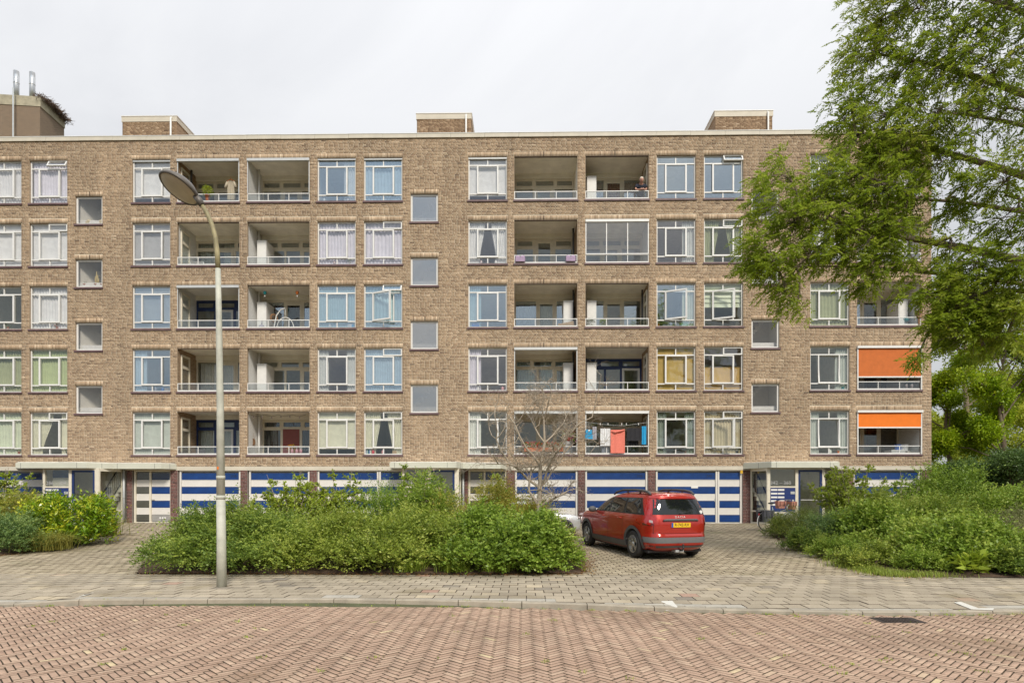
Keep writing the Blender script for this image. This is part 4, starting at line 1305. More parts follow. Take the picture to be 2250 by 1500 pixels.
def entrance(pl, pm, pd, wallpx, num, ncol, right=True, hid=0):
    """glazed entrance bay: number window over letter boxes, blue framed door, slanted side light"""
    y = EY
    a, m_, d = lx(pl, y), lx(pm, y), lx(pd, y)
    wx = XP(wallpx, WY)
    fr = MB()
    if right:
        fr = panel(fr, a, d + .16, Z_BASE - .03, 2.86, [(a + .09, m_ - .06, 2.09, 2.80), (a + .09, m_ - .06, 1.02, 2.03), (a + .09, m_ - .06, .55, .96), (m_ + .06, d - .02, .53, 2.78)], y, y + .09)
        s0, s1 = d + .16, wx
        xg0, xg1, xd0, xd1 = a + .09, m_ - .06, m_ + .06, d - .02
    else:
        fr = panel(fr, a - .10, d + .1, Z_BASE - .03, 2.86, [(a + .03, m_ - .06, 2.09, 2.80), (a + .03, m_ - .06, 1.02, 2.03), (a + .03, m_ - .06, .55, .96), (m_ + .06, d - .02, .53, 2.78)], y, y + .09)
        s0, s1 = a - .10, wx
        xg0, xg1, xd0, xd1 = a + .03, m_ - .06, m_ + .06, d - .02
    # slanted side light
    L_ = math.hypot(s1 - s0, -y); ang = math.atan2(-y, s1 - s0)
    Mx = Matrix.Translation((s0, y, 0)) @ Matrix.Rotation(ang, 4, 'Z')
    if right:
        sd_ = panel(MB(), 0, L_, Z_BASE - .03, 2.86, [(.07, L_ - .07, 1.06, 2.74), (.07, L_ - .07, .56, 1.0)], 0, .07)
    else:
        sd_ = panel(MB(), 0, L_, Z_BASE - .03, 2.86, [(.07, L_ - .07, 1.06, 2.74), (.07, L_ - .07, .56, 1.0)], -.07, 0)
    sd_.xform(Mx)
    n = len(fr.v); fr.v += sd_.v; fr.f += [tuple(i + n for i in f) for f in sd_.f]; fr.m += sd_.m; fr.sm += sd_.sm
    e_ = fr.build('entrance', m_cream, bld)
    pane(xg1 - xg0, .71, m_gl_hall, e_, (xg0, y + .05, 2.09)); 
    pane(xg1 - xg0, .41, m_gl_hall, e_, (xg0, y + .05, .55))
    for z0_, h_ in ((1.06, 1.68), (.56, .44)):
        pb = MB().box(.07, L_ - .07, .03 if right else -.036, .036 if right else -.03, z0_, z0_ + h_); pb.xform(Mx); pb.build('pane', m_gl_hall, e_)
    # letter box panel
    lb = MB().box(xg0, xg1, y + .01, y + .06, 1.02, 2.03).build('letterbox_panel', m_bluemail, e_)
    wv = xg1 - xg0
    for r in range(5):
        for c in range(2):
            zz = 1.90 - r * .155
            MB().box(xg0 + .03 + c * .29, xg0 + .295 + c * .29, y - .002, y + .01, zz, zz + .075).build('letter_slot', m_white, e_)
    MB().box(xg1 - .20, xg1 - .03, y - .004, y + .01, 1.76, 1.87).build('intercom', m_alu, e_)
    MB().box(xg1 - .14, xg1 - .06, y - .004, y + .01, 1.46, 1.53).build('bell_plate', m_alu, e_)
    # door
    dr = panel(MB(), xd0, xd1, .53, 2.78, [(xd0 + .09, xd1 - .09, .72, 2.69)], y + .02, y + .07).build('door', m_bluewood, e_)
    pane(xd1 - xd0 - .18, 1.97, m_gl_hall, e_, (xd0 + .09, y + .045, .72))
    MB().box(xd0 + .1, xd1 - .1, y - .01, y + .02, 1.50, 1.535).build('push_bar', m_alu, e_)
    me = text_mesh('house_number', num, .215, ncol, .003, 'LEFT')
    inst('house_number', me, e_, (xg0 + .015, y + .045, 2.225), (PI / 2, 0, 0))
    # hall behind with its floor, back wall and stair
    hb = MB()
    hb.box(a, wx if right else d, .2, .26, Z_BASE, 2.86); hb.box(a, d, y + .1, .2, Z_BASE - .06, Z_BASE + .004); hb.box(a, d, y + .1, .2, 2.845, 2.86)
    hb.box(a - .02, a, y + .1, .2, Z_BASE, 2.84) if right else hb.box(d, d + .03, y + .1, .2, Z_BASE, 2.84)
    hb.build('hall', m_hall, e_)
    if num.startswith('286'):
        MB().box(xg0 + .10, xg1 - .10, y + .32, y + .35, 2.06, 2.46).build('panel', m_stripe, e_); MB().box(xg0 + .10, xg1 - .10, y + .32, y + .35, 2.47, 2.80).build('panel', m_blue, e_)
    return e_, (s0, s1)
m_gl_hall = M_glass('entrance_glass', (.90, .91, .88), .04, (.9, .95, .95))
m_bluemail = M('mailbox_blue', (0.02, 0.04, 0.16), .4, .12)
e1, s_1 = entrance(94, 154, 209, 271, '286 – 304', m_frost)
e2, s_2 = entrance(884, 944, 1000, 1013, '314 – 332', m_frost)
e3, s_3 = entrance(1691, 1751, 1808, 1649, '342 – 360', m_frost, right=False)
# stairs seen through the side light of the left entrance
def stair_flight(x0, x1, parent):
    b = MB()
    n = 8
    for i in range(n):
        b.box(x0 + (x1 - x0) * i / n, x0 + (x1 - x0) * (i + 1) / n, -.10, .18, Z_BASE + .02 + i * .19, Z_BASE + .21 + i * .19)
    st = b.build('staircase', m_concrete, parent)
    h = MB().tube([(x0, -.13, Z_BASE + 1.0), (x1, -.13, Z_BASE + 1.0 + .19 * n)], .03, 6).tube([(x0, -.13, Z_BASE + .15), (x1, -.13, Z_BASE + .15 + .19 * n)], .02, 6)
    h.build('handrail', m_black, parent)
    bb = MB()
    for i in range(11):
        t = (i + .5) / 11
        x = x0 + (x1 - x0) * t; z = .19 * n * t
        bb.tube([(x, -.13, Z_BASE + .15 + z), (x, -.13, Z_BASE + 1.0 + z)], .010, 4)
    bb.build('baluster', m_white, parent)
stair_flight(XP(222, WY), XP(268, WY), e1)
stair_flight(XP(1688, WY), XP(1652, WY), e3)
for px in (274.5, 1018):
    x = XP(px, WY)
    MB().tube([(x, -.07, Z_BASE - .02), (x, -.07, 2.86)], .05, 10).tube([(x, -.07, 1.6), (x, -.07, 1.64)], .06, 10).build('downpipe', m_zinc, bld)
# plinth strip below the doors
MB().box(X0, X1, .02, .30, Z_BASE - .12, Z_BASE - .004).build('threshold', m_concrete, bld)
# small yellow number plates under the band
for px in (885.5, 1629):
    x = XP(px, WY); MB().box(x - .05, x + .05, -.03, -.014, 2.66, 2.80).build('yellow_plate', M('yellow_plate', (.70, .42, .03), .5), bld)
# spot bolts on the band are tiny: dark anchor dots
# ------------------------------------------------------------------ planting
def unit(v):
    return v / np.maximum(1e-9, np.linalg.norm(v, axis=-1, keepdims=True))

def leaves(name, base, d, ln, wd, tone, mat, parent, nrm=None, fold=.25):
    """leaf blades: rhombs folded along the midrib (two quads each would be 4 triangles; one quad bent = 2)"""
    n = len(base)
    if nrm is None: nrm = RNG.normal(0, 1, (n, 3)) * .8 + np.array([0, -.25, 1.0])
    s = unit(np.cross(d, nrm))
    up = unit(np.cross(s, d))
    ln = np.broadcast_to(ln, (n,))[:, None]; wd = np.broadcast_to(wd, (n,))[:, None]
    V = np.empty((n, 4, 3), np.float32)
    V[:, 0] = base
    V[:, 1] = base + d * ln * .45 + s * wd * .5 + up * wd * fold
    V[:, 2] = base + d * ln
    V[:, 3] = base + d * ln * .45 - s * wd * .5 + up * wd * fold
    Fc = np.arange(n * 4).reshape(n, 4)
    me = quads_mesh(name, V.reshape(-1, 3), Fc, mat, np.clip(tone, 0, 1))
    return inst(name, me, parent)

def lobes(rx, ry, h, n, r0=.34, flat=.0):
    """a mound built of many uneven lobes"""
    out = []
    for i in range(n):
        a = 2 * PI * (i + random.random()) / n * 1.618 * 3
        rr = math.sqrt(random.random()) * .78
        x, y = math.cos(a) * rr * rx, math.sin(a) * rr * ry
        top = h * (1 - .45 * rr ** 2.2) * random.uniform(.70, 1.10)
        rad = random.uniform(.55, 1.3) * r0 * min(rx, ry)
        nz = max(1, int(top / (rad * 1.2)))
        for j in range(nz):
            z = top - rad * .8 - j * rad * 1.15
            sp = 1 + .16 * j
            out.append((x * sp, y * sp, max(rad * .35, z), rad * random.uniform(.9, 1.15)))
    for i in range(n):          # low skirt resting on the ground
        a = 2 * PI * (i + random.random()) / n
        rad = random.uniform(.6, .9) * r0 * min(rx, ry)
        out.append((math.cos(a) * rx * .92, math.sin(a) * ry * .92, rad * .55, rad))
    return np.array(out)

def shrub(name, label, x, y, rx, ry, h, mat, nshoot=2600, per=7, ln=.055, wd=.024, slen=.32, droop=.25, lift=.5, wind=(0, 0, 0), nl=12, r0=.36, spread=.9, tjit=.14, cat='shrub', stems=7, group=None, leafname='foliage', rz=0, flowers=None, tone0=.5):
    z0 = gz(x, y) + .03
    t = thing(name, label, cat, (x, y, z0), rz, group)
    L_ = lobes(rx, ry, h, nl, r0)
    w = L_[:, 3] ** 2; pick = RNG.choice(len(L_), nshoot, p=w / w.sum())
    c = L_[pick]
    dirs = unit(RNG.normal(0, 1, (nshoot, 3)))
    dirs[:, 2] = np.where((dirs[:, 2] < -.2) & (RNG.random(nshoot) < .7), -dirs[:, 2] * .6, dirs[:, 2])
    p0 = c[:, :3] + dirs * (c[:, 3] * RNG.uniform(.45, .95, nshoot))[:, None]
    sh = unit(dirs * .75 + np.array([0, 0, lift]) + np.array(wind) + RNG.normal(0, .28, (nshoot, 3)))
    sl = slen * RNG.uniform(.5, 1.2, nshoot) * np.where(RNG.random(nshoot) < .07, 1.9, 1.0)
    ltone = RNG.normal(0, .10, len(L_))[pick]
    ts = (np.arange(per) + .6) / per
    # positions along drooping shoots
    P = p0[:, None] + sh[:, None] * (sl[:, None] * ts)[..., None]
    P[..., 2] -= droop * sl[:, None] * ts ** 2
    D = sh[:, None] + np.zeros((1, per, 1)); D = D.copy(); D[..., 2] -= 2 * droop * ts
    D = unit(D)
    side = unit(np.cross(D, np.array([0, 0, 1.0]) + RNG.normal(0, .3, (nshoot, 1, 3))))
    sg = np.where(np.arange(per) % 2 == 0, 1.0, -1.0)[None, :, None]
    LD_ = unit(D * .55 + side * sg * spread + RNG.normal(0, .22, D.shape) + np.array([0, 0, .15]))
    tone = tone0 + ltone[:, None] + RNG.normal(0, tjit, nshoot)[:, None] + RNG.normal(0, .09, (nshoot, per)) + (ts[None] - .5) * .22
    base = P.reshape(-1, 3); LDf = LD_.reshape(-1, 3)
    keep = base[:, 2] > .02
    lens = ln * RNG.uniform(.7, 1.25, len(base))
    leaves(leafname, base[keep], LDf[keep], lens[keep], (wd * RNG.uniform(.8, 1.2, len(base)))[keep], tone.reshape(-1)[keep], mat, t)
    sb = MB()
    for i in range(stems):
        l = L_[random.randrange(len(L_))]
        b0 = Vector((l[0] * .25 + random.uniform(-.1, .1), l[1] * .25 + random.uniform(-.1, .1), -.05))
        e0 = Vector((l[0], l[1], l[2]))
        mid = (b0 + e0) / 2 + Vector((random.uniform(-.1, .1), random.uniform(-.1, .1), .12))
        sb.tube([b0, mid, e0], [.022, .015, .006], 5, cap=False)
    if stems: sb.build('stem', m_bark, t)
    if flowers:
        mt, nf, sz = flowers
        top = L_[L_[:, 2] > np.quantile(L_[:, 2], .55)]
        pk = top[RNG.choice(len(top), nf)]
        dd = unit(RNG.normal(0, 1, (nf, 3)) * .7 + np.array([0, -.3, 1.0]))
        fc = pk[:, :3] + dd * (pk[:, 3] * RNG.uniform(.95, 1.3, nf))[:, None]
        k = 9
        fp = (fc[:, None] + RNG.normal(0, sz, (nf, k, 3)) * np.array([1, 1, .35])).reshape(-1, 3)
        props(leaves('flower', fp, unit(RNG.normal(0, 1, (nf * k, 3)) * .8 + np.array([0, 0, .6])), .03, .028, RNG.random(nf * k), mt, t), kind='stuff')
    return t

m_bark = M('grey_brown_bark', (0.20, 0.155, 0.11), .9, .35, 9, .6, 40)
m_barkpale = M('pale_twig_bark', (0.38, 0.32, 0.245), .9, .25, 14, .5, 60)
def LM(name, a, b_, c, trans=.35, rough=.42): return M_leaf(name, [(0.0, a), (.5, b_), (1.0, c)], trans, rough)
m_coton = LM('cotoneaster_leaf', (0.084, 0.144, 0.022), (0.198, 0.292, 0.045), (0.396, 0.471, 0.077))
m_loni = LM('small_leaf_green', (0.128, 0.19, 0.027), (0.286, 0.369, 0.05), (0.475, 0.504, 0.1))
m_dull = LM('dull_green_leaf', (.13, .15, .055), (.25, .26, .10), (.39, .39, .18))
m_spirea = LM('yellow_spirea_leaf', (.20, .25, .04), (.40, .39, .06), (.60, .45, .09))
m_fresh = LM('fresh_green_leaf', (0.114, 0.194, 0.022), (0.257, 0.379, 0.045), (0.445, 0.504, 0.093))
m_yel = LM('yellow_green_leaf', (0.187, 0.266, 0.022), (0.356, 0.45, 0.043), (0.516, 0.504, 0.085))
m_laurel = LM('laurel_leaf', (0.067, 0.153, 0.008), (0.212, 0.355, 0.016), (0.62, 0.6, 0.043), .25, .22)
m_bluegrn = LM('blue_green_leaf', (0.084, 0.161, 0.047), (0.204, 0.313, 0.089), (0.409, 0.493, 0.137))
m_darkgrn = LM('dark_green_leaf', (0.075, 0.133, 0.018), (0.17, 0.276, 0.033), (0.32, 0.445, 0.054))
m_yew = LM('yew_needle', (0.067, 0.115, 0.018), (0.160, 0.220, 0.036), (0.345, 0.364, 0.060))
m_grassy = LM('arching_grass_leaf', (0.217, 0.231, 0.042), (0.434, 0.412, 0.095), (0.600, 0.610, 0.178))
m_grass = LM('grass_blade', (0.152, 0.247, 0.024), (0.326, 0.446, 0.048), (0.565, 0.620, 0.095))
m_flower = M_leaf('pale_pink_flower', [(0, (.55, .36, .33)), (1, (.80, .68, .62))], .3)
m_orfl = M_leaf('orange_flower', [(0, (.70, .22, .02)), (1, (.85, .36, .03))], .3)
m_ash = LM('near_tree_leaflet', (0.138, 0.213, 0.013), (0.31, 0.401, 0.034), (0.499, 0.504, 0.081), .58)
m_tree1 = LM('pale_tree_leaf', (0.184, 0.255, 0.025), (0.427, 0.489, 0.045), (0.6, 0.6, 0.082), .4)
m_tree2 = LM('bright_tree_leaf', (0.138, 0.255, 0.008), (0.351, 0.489, 0.017), (0.6, 0.6, 0.037), .4)
m_holly = LM('dark_tree_leaf', (.035, .075, .02), (.09, .16, .035), (.19, .27, .06), .35)

def sp(px, Z): 
    p = at(px, 1085, Z); return p.x, p.y
# ---- centre bed
C = [
 ('cotoneaster_shrub', 'dense dark arching shrub left of the lamp post at the middle bed end', 484, 15.05, 1.34, 1.9, 1.22, m_coton, dict(nshoot=5200, wind=(-.2, -.25, -.1), lift=.25, droop=.3, slen=.38, per=8, ln=.062, wd=.034, nl=16)),
 ('cotoneaster_shrub', 'dense green arching shrub just right of the lamp post in the middle bed', 590, 14.8, 1.5, 1.8, 1.15, m_coton, dict(nshoot=4700, wind=(-.25, -.25, -.1), lift=.25, droop=.3, slen=.40, per=8, ln=.062, wd=.034, nl=15, tone0=.56)),
 ('honeysuckle_shrub', 'lighter green small leaved shrub in the centre of the middle bed front', 750, 14.7, 1.4, 1.7, 1.15, m_loni, dict(nshoot=4300, wind=(-.1, -.3, 0), slen=.34, per=8, ln=.058, wd=.032, nl=14)),
 ('honeysuckle_shrub', 'broad mid green shrub at the front right of the bed below the pink flowering bush', 930, 14.65, 1.45, 1.7, 1.22, m_loni, dict(nshoot=4600, wind=(0, -.3, 0), slen=.34, per=8, ln=.062, wd=.034, nl=14, tone0=.46)),
 ('honeysuckle_shrub', 'leafy green shrub at the foot of the bare tree in the middle bed', 1085, 14.6, 1.3, 1.6, 1.18, m_fresh, dict(nshoot=4200, wind=(.1, -.25, 0), slen=.34, per=8, ln=.07, wd=.042, nl=14, tone0=.38)),
 ('rounded_shrub', 'rounded green shrub ending the middle bed beside the red car', 1178, 14.3, .80, 1.2, 1.05, m_fresh, dict(nshoot=2600, wind=(.15, -.3, 0), slen=.28, per=8, ln=.07, wd=.042, nl=9, tone0=.42)),
 ('spirea_shrub', 'yellow and orange tipped spirea spreading behind the bare tree trunk', 1085, 17.4, 2.1, 1.4, 1.78, m_spirea, dict(nshoot=4200, wind=(.1, -.1, 0), lift=.35, slen=.40, per=9, ln=.05, wd=.022, nl=16, r0=.3)),
 ('spirea_shrub', 'yellow green spirea reaching towards the red brick pillar by the red car', 1168, 18.3, .95, .9, 1.28, m_spirea, dict(nshoot=1500, wind=(.7, 0, 0), lift=.25, slen=.5, per=9, ln=.05, wd=.022, nl=8, tone0=.36)),
 ('flowering_shrub', 'green bush topped with pale pink flower heads below the middle entrance', 935, 17.9, 1.15, 1.0, 2.0, m_fresh, dict(nshoot=3200, slen=.32, per=8, ln=.065, wd=.03, nl=12, flowers='pink')),
 ('dull_heath_shrub', 'low dull olive heath bush at the front edge of the middle bed', 800, 13.95, .75, .55, .62, m_dull, dict(nshoot=1900, wind=(0, -.2, .3), slen=.24, per=10, ln=.03, wd=.008, nl=8, tone0=.4)),
 ('upright_shrub', 'dark upright shrub with tall leafy shoots left of the middle entrance', 840, 18.6, 1.35, .8, 1.55, m_darkgrn, dict(nshoot=1800, lift=1.3, slen=.6, per=11, ln=.05, wd=.025, nl=10, droop=.05, tone0=.72)),
]
for nm, lab, px, Z, rx, ry, h, mt, kw in C:
    x, y = sp(px, Z)
    if kw.get('flowers') == 'pink': kw['flowers'] = (m_flower, 70, .045)
    shrub(nm, lab, x, y, rx, ry, h, mt, **kw)
# open airy bush with visible stems
def airy(name, label, px, Z, rx, ry, h, mat, nst=26, per_twig=13, ln=.085, wd=.05, lean=(0, 0), tone0=.55, twigs=9, cat='shrub', dens=1.0):
    x, y = sp(px, Z)
    t = thing(name, label, cat, (x, y, gz(x, y)), 0)
    sb = MB(); P, D, Tn = [], [], []
    for i in range(nst):
        a = random.uniform(0, 2 * PI); r = math.sqrt(random.random())
        tip = Vector((math.cos(a) * r * rx + lean[0], math.sin(a) * r * ry + lean[1], h * (1 - .38 * r * r) * random.uniform(.72, 1.05)))
        b0 = Vector((math.cos(a) * r * rx * .18, math.sin(a) * r * ry * .18, -.05))
        mid = b0.lerp(tip, .5) + Vector((random.uniform(-.12, .12), random.uniform(-.12, .12), .1))
        pts = []
        for j in range(9):
            u = j / 8
            pts.append(b0.lerp(mid, u).lerp(mid.lerp(tip, u), u))
        sb.tube(pts, [.016 * (1 - .8 * j / 8) + .002 for j in range(9)], 4, cap=False)
        for k in range(int(twigs * 1.5)):
            u = random.uniform(.35, 1.0)
            j = int(u * 8); q = pts[min(j, 8)]
            dd = Vector((random.gauss(0, 1), random.gauss(0, 1), random.gauss(.55, .5))).normalized()
            e_ = q + dd * random.uniform(.18, .42) * (1.1 - .5 * u)
            sb.tube([q, e_], [.005, .002], 3, cap=False)
            for m_ in range(int(per_twig * dens)):
                v = random.uniform(.15, 1.05)
                P.append(q.lerp(e_, v)); D.append((dd * .5 + Vector((random.gauss(0, .8), random.gauss(0, .8), random.gauss(.1, .5)))).normalized()); Tn.append(tone0 + random.gauss(0, .16) + .15 * (u - .6))
    sb.build('stem', m_barkpale if mat is m_fresh or mat is m_yel else m_bark, t)
    P = np.array(P); n = len(P)
    leaves('foliage', P, np.array(D), ln * RNG.uniform(.7, 1.3, n), wd * RNG.uniform(.8, 1.2, n), np.array(Tn), mat, t)
    return t
airy('tall_airy_shrub', 'tall airy bush with pale stems in front of garage 310', 640, 18.6, 1.55, 1.0, 2.30, m_yel, nst=36, twigs=13, lean=(.15, 0), tone0=.42)
airy('tall_airy_shrub', 'sprawling thin bush in front of garage 312, right of the taller airy bush', 745, 18.9, 1.15, .9, 2.25, m_yel, nst=22, twigs=12, tone0=.40)
airy('climbing_plant', 'bright leafy upright shoots against the storage door right of the middle entrance', 1100, 20.2, .38, .3, 2.35, m_fresh, nst=9, twigs=14, ln=.10, wd=.07, tone0=.6)
airy('climbing_plant', 'tall green leafy sucker reaching up to the middle entrance canopy', 894, 19.0, .16, .16, 2.55, m_fresh, nst=5, twigs=20, ln=.09, wd=.05, tone0=.6)

def tuft(name, label, px, Z, n, h, spread, mat, wd=.012, cat='grass', lean=(0, 0), x=None, y=None, fine=0):
    if x is None: x, y = sp(px, Z)
    t = thing(name, label, cat, (x, y, gz(x, y) + .02), 0)
    V, Tn = [], []
    seg = 5
    for i in range(n):
        a = random.uniform(0, 2 * PI); o = random.uniform(.2, 1.0) * spread
        d = Vector((math.cos(a) * o + lean[0], math.sin(a) * o + lean[1], 0))
        hh = h * random.uniform(.6, 1.05)
        b0 = Vector((random.gauss(0, .09), random.gauss(0, .09), 0)) * (1 + 2 * spread)
        s = Vector((-d.y, d.x, 0)); s = s.normalized() if s.length > 1e-6 else Vector((1, 0, 0))
        tone = random.gauss(.5, .2)
        prev = None
        for j in range(seg + 1):
            u = j / seg
            p = b0 + d * u ** 1.4 * 1.0 + Vector((0, 0, hh * (u * 1.35 - .55 * u * u * (1 + o))))
            p.z = max(p.z, .01)
            w_ = wd * (1 - .85 * u)
            cur = (p + s * w_ / 2, p - s * w_ / 2)
            if prev: V += [prev[0], prev[1], cur[1], cur[0]]; Tn.append(tone)
            prev = cur
    V = np.array(V)
    me = quads_mesh('blade', V, np.arange(len(V)).reshape(-1, 4), mat, np.clip(np.array(Tn), 0, 1))
    props(inst('blade', me, t), kind='stuff')
    return t
tuft('grass_tuft', 'long thin grass drooping over the middle bed edge right of the lamp post', 632, 13.75, 120, .72, .55, m_grass, .011)
tuft('grass_tuft', 'coarse bright grass at the bed edge left of centre below the honeysuckle', 900, 13.65, 330, .42, .42, m_grass, .014)
tuft('grass_tuft', 'coarse grass along the bed edge below the bare tree', 1090, 13.6, 330, .45, .42, m_grass, .014)
tuft('grass_tuft', 'coarse grass at the front of the bed between the two other grass clumps', 1000, 13.6, 300, .40, .42, m_grass, .013)

# ---- left bed
shrub('laurel_bush', 'glossy bright green laurel bush in front of the left entrance', *sp(150, 19.0), 1.02, 1.25, 1.62, m_laurel, nshoot=1500, per=7, ln=.13, wd=.05, slen=.34, lift=1.0, droop=.05, nl=11, tjit=.17)
shrub('blue_green_shrub', 'low blue green shrub at the left edge in front of the laurel', *sp(28, 17.4), 1.0, 1.0, 1.02, m_bluegrn, nshoot=2600, per=8, ln=.05, wd=.03, slen=.3, nl=10)
shrub('spirea_shrub', 'yellowish spirea mound at the far left behind the blue green shrub', *sp(38, 18.7), 1.35, .9, 1.38, m_spirea, nshoot=2600, per=9, ln=.05, wd=.02, slen=.42, wind=(.4, -.1, -.1), lift=.25, nl=11, tone0=.34, flowers=(m_orfl, 8, .05))
tuft('arching_bush', 'feathery pale green arching bush at the left bed edge below the laurel', 105, 17.6, 900, .85, .78, m_grassy, .016, 'shrub', (.25, -.25))
tuft('arching_bush', 'feathery yellow green bush beside the left entrance path', 222, 21.8, 900, 1.05, .72, m_grassy, .018, 'shrub', (.35, -.1))
shrub('ground_cover_plant', 'low bright leafy plant at the tip of the left bed beside the path', *sp(160, 18.9), .55, .4, .34, m_fresh, nshoot=420, per=6, ln=.07, wd=.045, slen=.2, nl=6, stems=0, cat='plant')
airy('tall_airy_shrub', 'loose tall bush before the blue garage door at the far left', 5, 20.6, 1.1, .8, 2.30, m_yel, nst=26, twigs=12, lean=(.35, 0), tone0=.36)

# ---- right bed
R_ = [
 ('yew_shrub', 'spreading dark green yew in front of the right entrance beside the bicycle', 1775, 20.6, 1.05, 1.3, .98, m_yew, dict(nshoot=3200, per=10, ln=.035, wd=.009, slen=.42, lift=.35, droop=.2, wind=(-.35, -.1, 0), nl=11)),
 ('blue_green_shrub', 'blue green shrub at the driveway edge right of the yew', 1830, 18.0, .85, 1.0, 1.02, m_bluegrn, dict(nshoot=2200, per=8, ln=.05, wd=.028, slen=.3, nl=9)),
 ('leafy_shrub', 'light green leafy shrub below the tall yellow green bush on the right', 1930, 17.2, 1.15, 1.1, 1.18, m_fresh, dict(nshoot=1900, per=7, ln=.09, wd=.055, slen=.36, lift=.9, nl=10, tone0=.5)),
 ('leafy_shrub', 'large bright leafy shrub in the right foreground at the pavement edge', 2100, 14.6, 1.35, 1.35, 1.02, m_fresh, dict(nshoot=3300, per=7, ln=.085, wd=.05, slen=.34, lift=.7, nl=13, tone0=.52)),
 ('grey_green_shrub', 'grey green clipped shrub at the right edge of the photo', 2245, 15.6, .95, 1.2, 1.16, m_dull, dict(nshoot=2800, per=9, ln=.035, wd=.018, slen=.26, nl=10, tone0=.55)),
 ('leafy_shrub', 'bright bushy shrub at the far right corner of the pavement bed', 2225, 13.7, .75, .7, .70, m_fresh, dict(nshoot=1500, per=7, ln=.075, wd=.045, slen=.3, nl=8, tone0=.58)),
 ('green_shrub', 'green shrub in the middle of the right bed beneath the building corner', 2030, 18.9, 1.3, 1.1, 1.35, m_fresh, dict(nshoot=2600, per=8, ln=.07, wd=.04, slen=.4, lift=.7, nl=11, tone0=.62)),
 ('green_shrub', 'mid green bush in the right bed under the edge of the building', 1945, 20.5, 1.2, 1.0, 1.45, m_loni, dict(nshoot=2300, per=8, ln=.07, wd=.04, slen=.45, lift=.9, nl=10, tone0=.6)),
 ('green_shrub', 'tall green shrub standing just right of the building corner', 2080, 23.5, 1.4, 1.2, 2.25, m_fresh, dict(nshoot=2600, per=8, ln=.08, wd=.045, slen=.5, lift=.9, nl=12, tone0=.38)),
 ('green_shrub', 'leafy green shrub at the right edge behind the grey green clipped one', 2200, 19.5, 1.6, 1.2, 1.45, m_fresh, dict(nshoot=3000, per=8, ln=.08, wd=.045, slen=.45, lift=.8, nl=12, tone0=.55)),
 ('rust_leaved_plant', 'low yellow and rust leaved plant in front of the big bright shrub', 1985, 14.9, .42, .35, .5, m_spirea, dict(nshoot=520, per=9, ln=.05, wd=.012, slen=.32, lift=.8, nl=6, tone0=.5)),
]
for nm, lab, px, Z, rx, ry, h, mt, kw in R_:
    shrub(nm, lab, *sp(px, Z), rx, ry, h, mt, **kw)
airy('tall_airy_shrub', 'tall yellow green bush with many stems in front of the right entrance', 1865, 21.6, 1.45, 1.1, 2.75, m_yel, nst=40, twigs=13, tone0=.44)
airy('tall_airy_shrub', 'open green bush in front of the right hand blue garage door', 1985, 22.5, 1.1, .9, 2.2, m_fresh, nst=26, twigs=12, tone0=.45)
shrub('hosta_plant', 'broad leaved plant with yellowing leaves at the right bed edge', *sp(2120, 13.25), .4, .26, .28, m_yel, nshoot=60, per=4, ln=.24, wd=.085, slen=.2, lift=.6, nl=5, stems=0, cat='plant', tone0=.3)

edge_cover = [(1725, 21.2, .75, .55, .62, m_yew, 'dark low yew spray at the inner tip of the right bed'), (1778, 17.4, .6, .5, .55, m_coton, 'low green shrub at the driveway edge of the right bed, in front of the yew'),
 (1838, 15.7, .62, .5, .5, m_fresh, 'low bright plant at the driveway edge below the blue green shrub'), (1918, 14.2, .62, .45, .46, m_loni, 'low spreading plant where driveway and pavement meet at the right bed'),
 (2030, 13.75, .62, .4, .5, m_fresh, 'low leafy plant at the pavement edge left of the broad yellowing leaves'), (2250, 13.05, .5, .35, .5, m_coton, 'low dark plant at the pavement edge by the right border of the photo')]
for px, Z, rx, ry, h, mt, lab in edge_cover:
    shrub('ground_cover_plant', lab, *sp(px, Z), rx, ry, h, mt, nshoot=900, per=7, ln=.05, wd=.03, slen=.24, nl=7, stems=2, cat='plant', lift=.5)
# grass fringe of the right bed, weeds in joints: stuff
def grass_patch(name, pts, n, h, mat, wd=.009):
    V, Tn = [], []
    for i in range(n):
        x, y = pts()
        z = gz(x, y)
        a = random.uniform(0, 2 * PI); hh = h * random.uniform(.4, 1.1); o = hh * random.uniform(.2, .9)
        d = Vector((math.cos(a) * o, math.sin(a) * o, 0)); s = Vector((-math.sin(a), math.cos(a), 0)) * wd / 2
        b0 = Vector((x, y, z)); m_ = b0 + d * .4 + Vector((0, 0, hh * .65)); e_ = b0 + d + Vector((0, 0, hh))
        V += [b0 - s, b0 + s, m_ + s * .8, m_ - s * .8, m_ - s * .8, m_ + s * .8, e_ + s * .1, e_ - s * .1]
        t = random.gauss(.5, .2); Tn += [t, t]
    V = np.array(V)
    me = quads_mesh(name, V, np.arange(len(V)).reshape(-1, 4), mat, np.clip(np.array(Tn), 0, 1))
    return props(inst(name, me), kind='stuff')
edgeR = [gp(1692, 22.0), gp(1755, 18.0), gp(1850, 14.6), gp(1950, 12.97), gp(2060, 12.9)]
def on_edge():
    i = random.choice((1, 2, 2, 2, 3)); a, b_ = edgeR[i], edgeR[i + 1]
    t = random.random()
    return a[0] + (b_[0] - a[0]) * t + random.gauss(.18, .22), a[1] + (b_[1] - a[1]) * t + random.gauss(.12, .18)
grass_patch('grass', on_edge, 5200, .11, m_loni)
edgeC = [BED_C[i] for i in (0, 1, 2, 3, 4, 5)]
m_litter = M_leaf('dry_leaf_litter', [(0, (.16, .08, .03)), (.6, (.30, .15, .06)), (1, (.42, .26, .09))], .1, .8)
